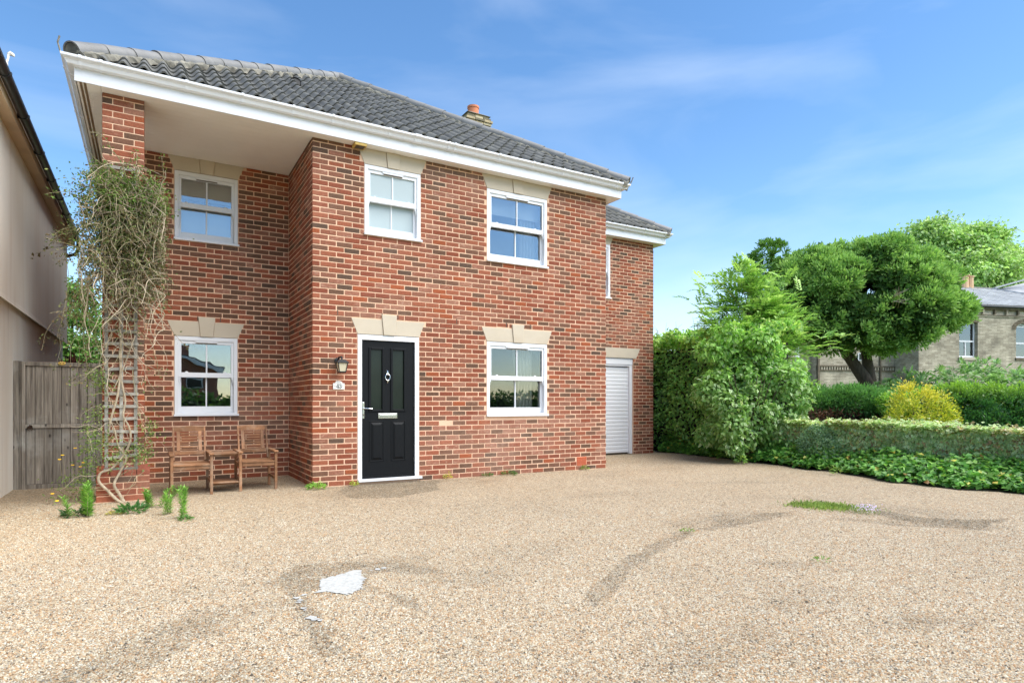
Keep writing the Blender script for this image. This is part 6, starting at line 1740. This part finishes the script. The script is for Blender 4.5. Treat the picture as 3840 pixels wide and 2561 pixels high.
# tufts of green leaves lower down
tc = np.array([(-2.50, -.12, 1.46), (-2.42, -.14, 1.40), (-2.52, -.10, .82), (-2.44, -.14, .72), (-2.55, -.05, .62), (-1.93, -.12, .86), (-2.02, -.14, .60), (-2.28, -.15, .55), (-2.53, -.03, .45), (-2.60, .05, .30), (-2.05, -.14, .52), (-2.48, -.1, 1.05), (-2.56, 0, .15)])
ix = RNG.integers(0, len(tc), 1500); T = tc[ix] + RNG.normal(0, 1, (1500, 3)) * [.065, .035, .075]; n = 1500
put('leaves', leaf_mesh(T, unit(RNG.normal(size=(n, 3)) + [0, -.3, .2]), rdir(n), RNG.uniform(.025, .05, n), RNG.uniform(.012, .022, n), shades(n, [(98, 116, 62), (84, 104, 56), (122, 134, 76)], .2)), 'dryleaf', cb)
sp = MB(); sp.tube([(-3.02, 3.6, 3.75), (-3.25, 3.0, 3.55), (-3.38, 2.55, 3.35)], [.004, .003, .002], 5)
sp.build('runner', M['greystem'], cb)
T = np.array([(-3.32, 2.8, 3.48), (-3.36, 2.68, 3.38), (-3.37, 2.6, 3.36), (-3.39, 2.5, 3.30), (-3.28, 2.95, 3.56), (-3.40, 2.45, 3.27)]); n = 6
put('leaves', leaf_mesh(T, unit(RNG.normal(size=(n, 3))), rdir(n), np.full(n, .06), np.full(n, .045), shades(n, [(96, 84, 58)], .1)), 'dryleaf', cb)

# ---------------------------------------------------------------- weeds in the drive
def spiky_weed(name, label, base, h, nst, cols, leaf=.05, spread=.05, group='tall leafy weeds by the pillar and seat'):
    t = thing(name, label, 'weed', base, group); m = MB(); PL, DL, NL = [], [], []
    for s in range(nst):
        bx_, by_ = base[0] + random.gauss(0, spread), base[1] + random.gauss(0, spread); hh = h * random.uniform(.6, 1.0); tx, ty_ = random.gauss(0, .04), random.gauss(0, .04)
        m.tube([(bx_, by_, 0), (bx_ + tx * .5, by_ + ty_ * .5, hh * .5), (bx_ + tx, by_ + ty_, hh)], [.004, .0035, .002], 5)
        nl = int(hh / .0042)
        for k in range(nl):
            z = k / nl; a = k * 2.4; PL.append((bx_ + tx * z, by_ + ty_ * z, .01 + hh * z)); DL.append((math.cos(a), math.sin(a), .55 + z * .9)); NL.append((-math.cos(a) * .5, -math.sin(a) * .5, 1))
    m.build('stem', M['greystem'], t); n = len(PL); PL, DL, NL = map(lambda q: np.array(q, float), (PL, DL, NL))
    put('leaves', leaf_mesh(PL, DL + RNG.normal(0, .15, DL.shape), unit(NL), RNG.uniform(leaf * .7, leaf * 1.2, n), RNG.uniform(leaf * .22, leaf * .32, n), shades(n, cols, .15), None, .15, .45, .15), 'leaf', t); return t
GW = [(108, 150, 66), (92, 134, 58), (126, 164, 80)]
spiky_weed('fleabane', 'bushy light green weed at the left foot of the pillar plinth', (-2.50, -1.02, 0), .33, 9, GW, .062, .05)
spiky_weed('fleabane', 'upright light green weed at the right foot of the pillar plinth', (-1.94, -.74, 0), .20, 5, GW, .058, .04)
spiky_weed('fleabane', 'thin green weed in front of the left armchair leg', (-1.70, .0, 0), .17, 2, GW, .054, .022)
spiky_weed('fleabane', 'short green weed nearest the pillar of the pair in open gravel', (-1.79, -1.33, 0), .22, 3, GW, .054, .022)
spiky_weed('fleabane', 'tallest single green weed standing in open gravel before the seat', (-1.645, -1.68, 0), .34, 3, GW, .056, .02)
def low_weed(name, label, base, r, h, n, cols, leaf=.05, wd=.4, group=None, cat='weed'):
    t = thing(name, label, cat, base, group)
    a = RNG.uniform(0, 6.283, n); rr = r * np.sqrt(RNG.random(n)); P = np.c_[base[0] + rr * np.cos(a), base[1] + rr * np.sin(a), .008 + h * RNG.random(n) * (1 - rr / r * .7)]
    D = unit(np.c_[np.cos(a), np.sin(a), RNG.uniform(.1, 1.2, n)] + RNG.normal(0, .35, (n, 3)))
    put('leaves', leaf_mesh(P, D, unit(RNG.normal(0, .4, (n, 3)) + [0, 0, 1]), RNG.uniform(leaf * .6, leaf * 1.2, n), RNG.uniform(leaf * wd * .7, leaf * wd * 1.2, n), shades(n, cols, .18), None, .15, .5, .2), 'leaf', t); return t
low_weed('dandelion', 'low dark green leafy weed in front of the pillar plinth', (-2.10, -1.0, 0), .13, .10, 130, [(66, 104, 58), (82, 122, 66)], .085, .28)
low_weed('dandelion', 'low dark green leaf spray left of the pillar weed', (-2.62, -.95, 0), .09, .05, 50, [(60, 92, 50)], .09, .22)
low_weed('dandelion', 'flat leafy rosette at the foot of the tallest weed', (-1.63, -1.78, 0), .06, .04, 70, [(84, 120, 62), (96, 130, 70)], .04, .4)
low_weed('moss_clump', 'yellowing tuft between the plinth and the dandelion', (-2.26, -1.05, 0), .08, .03, 120, [(168, 158, 84), (140, 138, 72)], .03, .3)
low_weed('moss_clump', 'fresh green weed clump at the front corner of the brick bay', (.02, -.14, 0), .12, .10, 170, [(110, 152, 62), (134, 168, 80)], .045, .45)
low_weed('moss_clump', 'small yellow-green tuft beside the door threshold', (.56, -.10, 0), .05, .07, 60, [(160, 164, 78), (140, 156, 70)], .04, .4)
low_weed('moss_clump', 'yellow-flowering tuft at the wall foot right of the door', (2.02, -.06, 0), .06, .14, 70, [(150, 158, 74), (186, 176, 70)], .035, .4)
low_weed('moss_clump', 'dark green tuft at the wall foot below the ground-floor window', (3.1, -.06, 0), .12, .09, 150, [(74, 100, 54), (92, 120, 62)], .045, .35)
low_weed('moss_clump', 'little tuft at the wall foot left of the window tuft', (2.72, -.05, 0), .08, .06, 80, [(80, 108, 56)], .04, .35)
low_weed('moss_clump', 'small tuft sprouting under the terracotta air brick', (4.66, -.05, 0), .07, .08, 80, [(126, 140, 64), (98, 122, 58)], .04, .35)
low_weed('ragweed', 'single pale shoot standing in the gravel before the variegated shrub', (7.85, -.75, 0), .08, .34, 60, [(150, 184, 92), (124, 160, 84)], .09, .28)
low_weed('ragweed', 'thin pale weed at the gravel edge of the ground ivy', (7.72, -2.75, 0), .06, .20, 40, [(126, 152, 82)], .07, .2)
tg_ = thing('grass_patch', 'flat patch of green turf growing through the gravel drive', 'grass patch', (4.65, -4.6, 0))
n = 2600; t_ = RNG.random(n); c_ = np.array([4.55, -4.30]) + t_[:, None] * np.array([.16, -.46]); P = np.c_[c_ + RNG.normal(0, 1, (n, 2)) * [.13, .08], np.full(n, .004)]
put('blades', leaf_mesh(P, unit(RNG.normal(size=(n, 3)) * .6 + [0, 0, .8]), rdir(n), RNG.uniform(.02, .05, n), RNG.uniform(.006, .014, n), shades(n, [(118, 136, 66), (136, 150, 80), (96, 116, 54)], .2)), 'leaf', tg_)
pf = thing('toadflax', 'small patch of mauve flowers at the end of the turf patch', 'flower', (4.62, -5.02, 0))
n = 260; P = np.c_[4.62 + RNG.normal(0, .09, n), -5.0 + RNG.normal(0, .08, n), RNG.uniform(.005, .07, n)]
put('leaves', leaf_mesh(P, unit(RNG.normal(size=(n, 3)) + [0, 0, .5]), rdir(n), RNG.uniform(.015, .03, n), RNG.uniform(.006, .012, n), shades(n, [(104, 122, 70), (126, 136, 92)], .15)), 'leaf', pf)
n = 170; P = np.c_[4.62 + RNG.normal(0, .07, n), -5.02 + RNG.normal(0, .06, n), RNG.uniform(.04, .10, n)]
put('petals', leaf_mesh(P, rdir(n), rdir(n), RNG.uniform(.010, .018, n), RNG.uniform(.010, .014, n), shades(n, [(190, 172, 214), (204, 190, 224)], .1)), 'petal', pf)
for k, (x, y, l_) in enumerate([(2.275, -4.727, 'tiny green sprig beside the worn strip in the drive'), (2.35, -5.98, 'tiny green sprig in the gravel on the near right')]):
    low_weed('sprig', l_, (x, y, 0), .05, .03, 26, [(104, 132, 62)], .03, .4)
# yellow welsh poppies by the gate
pc = thing('yellow_poppy', 'yellow poppies on thin stems in front of the wooden gate', 'flower', (-2.85, .3, 0))
m = MB(); PF, PC = [], []
for (x, y, z) in [(-2.83, .25, .55), (-2.73, .22, .43), (-2.66, .3, .40), (-2.62, .15, .46), (-2.90, .0, .13), (-2.62, .1, .14), (-2.82, -.35, .09), (-2.86, .26, .50), (-2.72, .4, .62)]:
    m.tube([(x + random.uniform(-.05, .12), y + .05, 0), (x + .02, y + .03, z * .6), (x, y, z)], [.0025, .002, .0015], 5); PF.append((x, y, z))
m.build('stem', M['greystem'], pc)
PF = np.repeat(np.array(PF), 6, 0); n = len(PF); a = np.tile(np.arange(6) * 1.047, n // 6); D = np.c_[np.cos(a), np.sin(a), np.full(n, .35)]
put('petals', leaf_mesh(PF, D, unit(np.c_[np.zeros(n), np.full(n, -.4), np.ones(n)]), np.full(n, .021), np.full(n, .020), shades(n, [(244, 212, 40), (236, 196, 30)], .08), None, .2, .6), 'petal', pc, True)
n = 160; P = np.c_[RNG.normal(-2.72, .13, n), RNG.normal(.25, .15, n), RNG.uniform(0, .32, n)]
put('leaves', leaf_mesh(P, unit(RNG.normal(size=(n, 3)) + [0, 0, .4]), rdir(n), RNG.uniform(.03, .06, n), RNG.uniform(.01, .02, n), shades(n, [(96, 112, 64), (110, 126, 74)], .15)), 'dryleaf', pc)

# ================================================================== GREY-BRICK VILLA BEYOND
vg = brick_tex('gault_brick', lin(192, 182, 160), lin(160, 150, 130), lin(146, 138, 122), .235, .08, vary=1.2)
vdark = varmat('sooty_brick', lin(112, 102, 86), .9, .3, 5, .15)
slate = varmat('slate', (0.33, 0.34, 0.355), .5, .18, 1.2, .4, .4, 14, dirt=((.44, .45, .46), .5, 1.2))
vb = thing('grey_brick_villa', 'old grey-buff brick villa with slate roof and white sash windows beyond the garden', 'house', (31.35, 7.64, 0))
VO = np.array([31.346, 7.64]); VU = np.array([.9494, -.3139]); VN = np.array([-.3139, -.9494])
def VP(t, z, d=0.0): p = VO + VU * t - VN * d; return (p[0], p[1], z)    # d: depth behind the front face
class VM(MB):
    def vbox(s, t0, t1, z0, z1, d0, d1):
        V = [VP(t0, z0, d0), VP(t1, z0, d0), VP(t1, z0, d1), VP(t0, z0, d1), VP(t0, z1, d0), VP(t1, z1, d0), VP(t1, z1, d1), VP(t0, z1, d1)]
        return s.add(V, [(0, 3, 2, 1), (4, 5, 6, 7), (0, 1, 5, 4), (1, 2, 6, 5), (2, 3, 7, 6), (3, 0, 4, 7)])
VW = [(2.46, 3.62, 3.44, 5.30), (6.05, 7.25, 3.46, 5.00)]
m = VM()
m.vbox(0, 2.46, 0, 6.05, 0, .3); m.vbox(3.62, 6.05, 0, 6.05, 0, .3); m.vbox(7.25, 14, 0, 6.05, 0, .3)
m.vbox(2.46, 3.62, 0, 3.44, 0, .3); m.vbox(2.46, 3.62, 5.30, 6.05, 0, .3); m.vbox(6.05, 7.25, 0, 3.46, 0, .3); m.vbox(6.05, 7.25, 5.35, 6.05, 0, .3)
m.vbox(0, .3, 0, 6.05, .3, 9); m.vbox(.3, 14, 0, 6.05, 8.7, 9); m.build('wall', vg, vb)
# arched head over the second window
arcp = [(6.65 + .6 * math.cos(t), 5.0 + .35 * math.sin(t)) for t in [math.pi * k / 12 for k in range(13)]]
m = MB(); pl_ = [(7.25, 5.35)] + arcp + [(6.05, 5.35)]
for k in range(len(arcp) - 1):
    a, b = arcp[k], arcp[k + 1]; V = [VP(a[0], a[1], 0), VP(b[0], b[1], 0), VP(b[0], 5.35, 0), VP(a[0], 5.35, 0), VP(a[0], a[1], .3), VP(b[0], b[1], .3), VP(b[0], 5.35, .3), VP(a[0], 5.35, .3)]
    m.add(V, [(0, 3, 2, 1), (4, 5, 6, 7), (0, 1, 5, 4), (1, 2, 6, 5), (2, 3, 7, 6), (3, 0, 4, 7)])
m.build('arch_wall', vg, vb)
for k in range(9):
    t0, t1 = math.pi * k / 9 + .02, math.pi * (k + 1) / 9 - .02; m = MB(); q = [(6.65 + r * math.cos(t), 5.0 + r * .62 * math.sin(t)) for r, t in ((.62, t0), (.88, t0), (.88, t1), (.62, t1))]
    V = [VP(a, b, -.02) for a, b in q] + [VP(a, b, .1) for a, b in q]; m.add(V, BF[:0] + [(0, 1, 2, 3), (4, 7, 6, 5), (0, 4, 5, 1), (1, 5, 6, 2), (2, 6, 7, 3), (3, 7, 4, 0)]); m.build('voussoir', vdark, vb)
for k in range(11):
    tt_ = 2.40 + k * .118; m = VM(); m.vbox(tt_ + .006, tt_ + .112, 5.305, 5.56, -.012, .1); m.build('voussoir', vdark, vb)
m = VM(); m.vbox(-.02, 14.02, 5.60, 5.66, -.05, .02); m.build('string_course', vg, vb)
m = VM(); m.vbox(-.02, 14.02, 5.665, 5.70, -.08, .02); m.build('string_course', vdark, vb)
m = VM(); m.vbox(-.02, 14.02, 5.97, 6.06, -.14, .02); m.build('cornice', vdark, vb)
for k in range(19):
    t_ = .1 + k * .745; m = VM(); m.vbox(t_, t_ + .10, 5.74, 5.968, -.11, .02); m.build('corbel', vg if k % 2 else vdark, vb)
m = VM(); m.vbox(-.15, 14.2, 6.065, 6.17, -.26, -.12); m.build('gutter', M['black'], vb, bevel=.03)
m = MB()
E0, E1, RG0, RG1 = VP(-.15, 6.17, -.25), VP(14.2, 6.17, -.25), VP(4.2, 8.05, 4.5), VP(14.2, 8.05, 4.5)
m.add([E0, E1, RG1, RG0, VP(-.15, 6.17, 9.2), VP(14.2, 6.17, 9.2)], [(0, 1, 2, 3), (0, 3, 4), (4, 3, 2, 5)]); vr = m.build('roof', slate, vb)
def rp(t, f_):   # point on the front slope
    return Vector(VP(t, 6.17 + 1.88 * f_ + .02, -.25 + 4.75 * f_))
sm = MB(); rows = 15
for r_ in range(rows):
    f0_, f1_ = r_ / rows, (r_ + 1) / rows + .01; tl = -.15 + 4.35 * f0_; t_ = tl + .2 * (r_ % 2)
    while t_ < 14:
        a, b, c, d_ = rp(t_ + .01, f0_), rp(t_ + .40, f0_), rp(t_ + .40, f1_), rp(t_ + .01, f1_); up = Vector((0, 0, .03 + random.uniform(0, .012)))
        sm.add([a + up, b + up, c, d_, a, b], [(0, 1, 2, 3), (4, 5, 1, 0)]); t_ += .41
so = sm.build('slates', slate, vr); so['kind'] = 'stuff'
m = MB(); m.bar(rp(9.9, 1.0), rp(13.2, .0), .5, .06); m.bar(rp(10.0, 1.0) + Vector((0, 0, .05)), Vector(VP(14.2, 9.3, 3.5)), .3, .08); m.build('lead_flashing', varmat('pale_lead', (.45, .46, .48), .5, .1), vr)
m = MB(); m.add([tuple(rp(10.3, 1.0)), tuple(rp(13.6, 0.05)), VP(17, 7.0, -.25), VP(17, 9.6, 4.5)], [(0, 1, 2, 3)]); m.build('side_roof', slate, vr)
m = VM(); m.vbox(4.15, 14.2, 8.04, 8.13, 4.42, 4.58); m.build('ridge', M['hip'], vr, bevel=.03)
for (t_, w_, h_, n_) in ((7.85, .30, .78, 12), (8.32, .22, .72, 12)):
    c_ = VP(t_, 8.0, 4.6); MB().lathe(c_, [(w_, 0), (w_ * .9, h_), (w_ * 1.12, h_), (w_ * 1.12, h_ + .07), (w_ * .8, h_ + .07)], n_).build('chimney_pot', varmat('buff_pot', lin(206, 172, 136), .8, .12, 5), vb)
m = VM(); m.vbox(7.4, 8.7, 7.4, 8.02, 4.2, 5.0); m.build('chimney', vg, vb)
for (a, b, c, d_), arch in ((VW[0], 0), (VW[1], 1)):
    fr = VM(); zt_ = d_ if not arch else d_ + .2; mid_ = c + (zt_ - c) * .48
    f_ = .07; fr.vbox(a + .02, a + .02 + f_, c + .06, zt_, .17, .25); fr.vbox(b - .02 - f_, b - .02, c + .06, zt_, .17, .25); fr.vbox(a + .09, b - .09, zt_ - .07, zt_, .171, .25); fr.vbox(a + .09, b - .09, c + .06, c + .15, .16, .25); fr.vbox(a + .09, b - .09, mid_ - .04, mid_ + .04, .15, .25)
    wv_ = fr.build('window', M['white'], vb)
    sl_ = VM(); sl_.vbox(a - .05, b + .05, c - .08, c + .058, -.06, .28); sl_.build('sill', M['stone'] if not arch else vdark, wv_)
    tb = (a + b) / 2
    if not arch:
        g_ = VM(); g_.vbox(tb - .03, tb + .03, c + .15, mid_ - .04, .18, .22); g_.build('glazing_bar', M['white'], wv_)
    p_ = VM(); p_.vbox(a + .09, b - .09, c + .15, zt_ - .07, .21, .215); p_.build('pane', M['glass'], wv_)
    k_ = VM(); k_.vbox(a, b, c, zt_ + .1, .6, .62); k_.build('room_shade', M['wall_dark'], wv_)
    cu = VM()
    for q in range(7): cu.vbox(a + .1 + q * .07, a + .15 + q * .07, mid_, zt_ - .05, .35 + .02 * (q % 2), .38 + .02 * (q % 2))
    cu.build('curtain', varmat('grey_curtain', (.10, .11, .13), .9), wv_)
    if arch:
        ar = MB(); ar.tube([VP(6.65 + .52 * math.cos(t), 4.98 + .30 * math.sin(t), .2) for t in [math.pi * q / 12 for q in range(13)]], .05, 6); ar.build('arch_frame', M['white'], wv_)
# set-back wing on the left
vw = VM(); vw.vbox(-4.72, 0.01, 0, 6.0, 1.5, 1.8); vw.vbox(-5.9, -4.72, 0, 6.0, 1.9, 2.2); vw.vbox(-4.73, -4.45, 0, 6.0, 1.81, 8.5); vw.build('wall', vg, vb)
m = VM(); m.vbox(-4.72, 0, 3.02, 3.09, 1.43, 1.51); m.vbox(-4.72, 0, 2.80, 2.86, 1.45, 1.51); m.build('string_course', vdark, vb)
m = VM(); m.vbox(-4.72, 0, 2.86, 3.02, 1.488, 1.51); m.build('string_band', vdark, vb)
for k in range(30): 
    m = VM(); t_ = -4.6 + k * .153; m.vbox(t_, t_ + .08, 2.862, 3.018, 1.44, 1.487); m.build('dentil', vg, vb)
m = VM(); m.vbox(-4.68, -4.58, 0, 6.0, 1.38, 1.48); m.vbox(-.95, -.88, 0, 6, 1.40, 1.48); m.build('downpipe', vdark, vb)
m = VM(); m.vbox(-5.62, -5.40, 2.45, 4.2, 1.85, 1.95); ww_ = m.build('window', M['white'], vb); m = VM(); m.vbox(-5.66, -5.36, 2.34, 2.45, 1.8, 1.95); m.build('sill', M['stone'], ww_)
m = VM(); m.vbox(-2.25, -1.75, 3.35, 3.75, 1.44, 1.51); w2_ = m.build('window', M['white'], vb); m = VM(); m.vbox(-2.2, -1.80, 3.39, 3.71, 1.43, 1.441); m.build('pane', M['glass_dark'], w2_)
m = MB(); m.add([VP(-4.9, 6.0, 1.3), VP(.2, 6.0, 1.3), VP(.2, 7.8, 5), VP(-4.9, 7.8, 5)], [(0, 1, 2, 3)]); m.build('roof_slope', slate, vr)

# ================================================================== ACROSS THE ROAD (seen only in the window glass)
oh = thing('opposite_house', 'red brick gabled house across the road, mirrored in the lower left window', 'house', (-2.0, -48, 0))
m = MB(); m.prism([(-7.2, 0), (3.1, 0), (3.1, 3.95), (-2.05, 5.75), (-7.2, 3.95)], -54, -46.0, lambda a, b, y: (a, y, b)); m.build('wall', M['redwall'], oh)
m = MB(); m.bar((-2.05, -49.9, 5.95), (3.6, -49.9, 3.97), 8.6, .16, (0, 0, 1)); m.bar((-2.05, -49.9, 5.95), (-7.7, -49.9, 3.97), 8.6, .16, (0, 0, 1)); m.build('roof', M['tile'], oh)
m = MB(); m.bar((-2.05, -45.55, 5.78), (3.5, -45.55, 3.84), .12, .26); m.bar((-2.05, -45.55, 5.78), (-7.6, -45.55, 3.84), .12, .26); m.build('bargeboard', M['white'], oh)
m = MB(); m.box(.35, .95, -49, -48.2, 4.8, 6.3); m.build('chimney', M['redwall'], oh)
m = MB(); m.box(.7, 2.0, -46.05, -45.9, 2.3, 3.3); ow = m.build('window', M['white'], oh); MB().box(.8, 1.9, -45.92, -45.88, 2.4, 3.2).build('pane', M['glass_dark'], ow)
rh = thing('roadside_hedge', 'long dark hedge across the road, mirrored low in the window glass', 'hedge', (0, -30, 0))
n = 16000; P = np.c_[RNG.uniform(-25, 45, n), -30 + RNG.normal(0, .5, n), RNG.random(n) * 1.9 * (0.75 + .5 * fbm(np.c_[np.arange(n) * 0, np.arange(n) * 0], 1, 1))]; P[:, 2] = RNG.random(n) * (1.5 + .9 * vnoise(np.c_[P[:, 0] * .5, P[:, 0] * 0], 4))
put('foliage', leaf_mesh(P, rdir(n), rdir(n), RNG.uniform(.2, .35, n), RNG.uniform(.15, .22, n), shades(n, [(70, 100, 48), (54, 82, 40), (92, 122, 60)], .2)), 'leaf', rh)
MB().box(-25, 45, -30.6, -30.2, 0, 1.4).build('stem', core_m, rh)  # solid dark box filling the hedge, not a stem
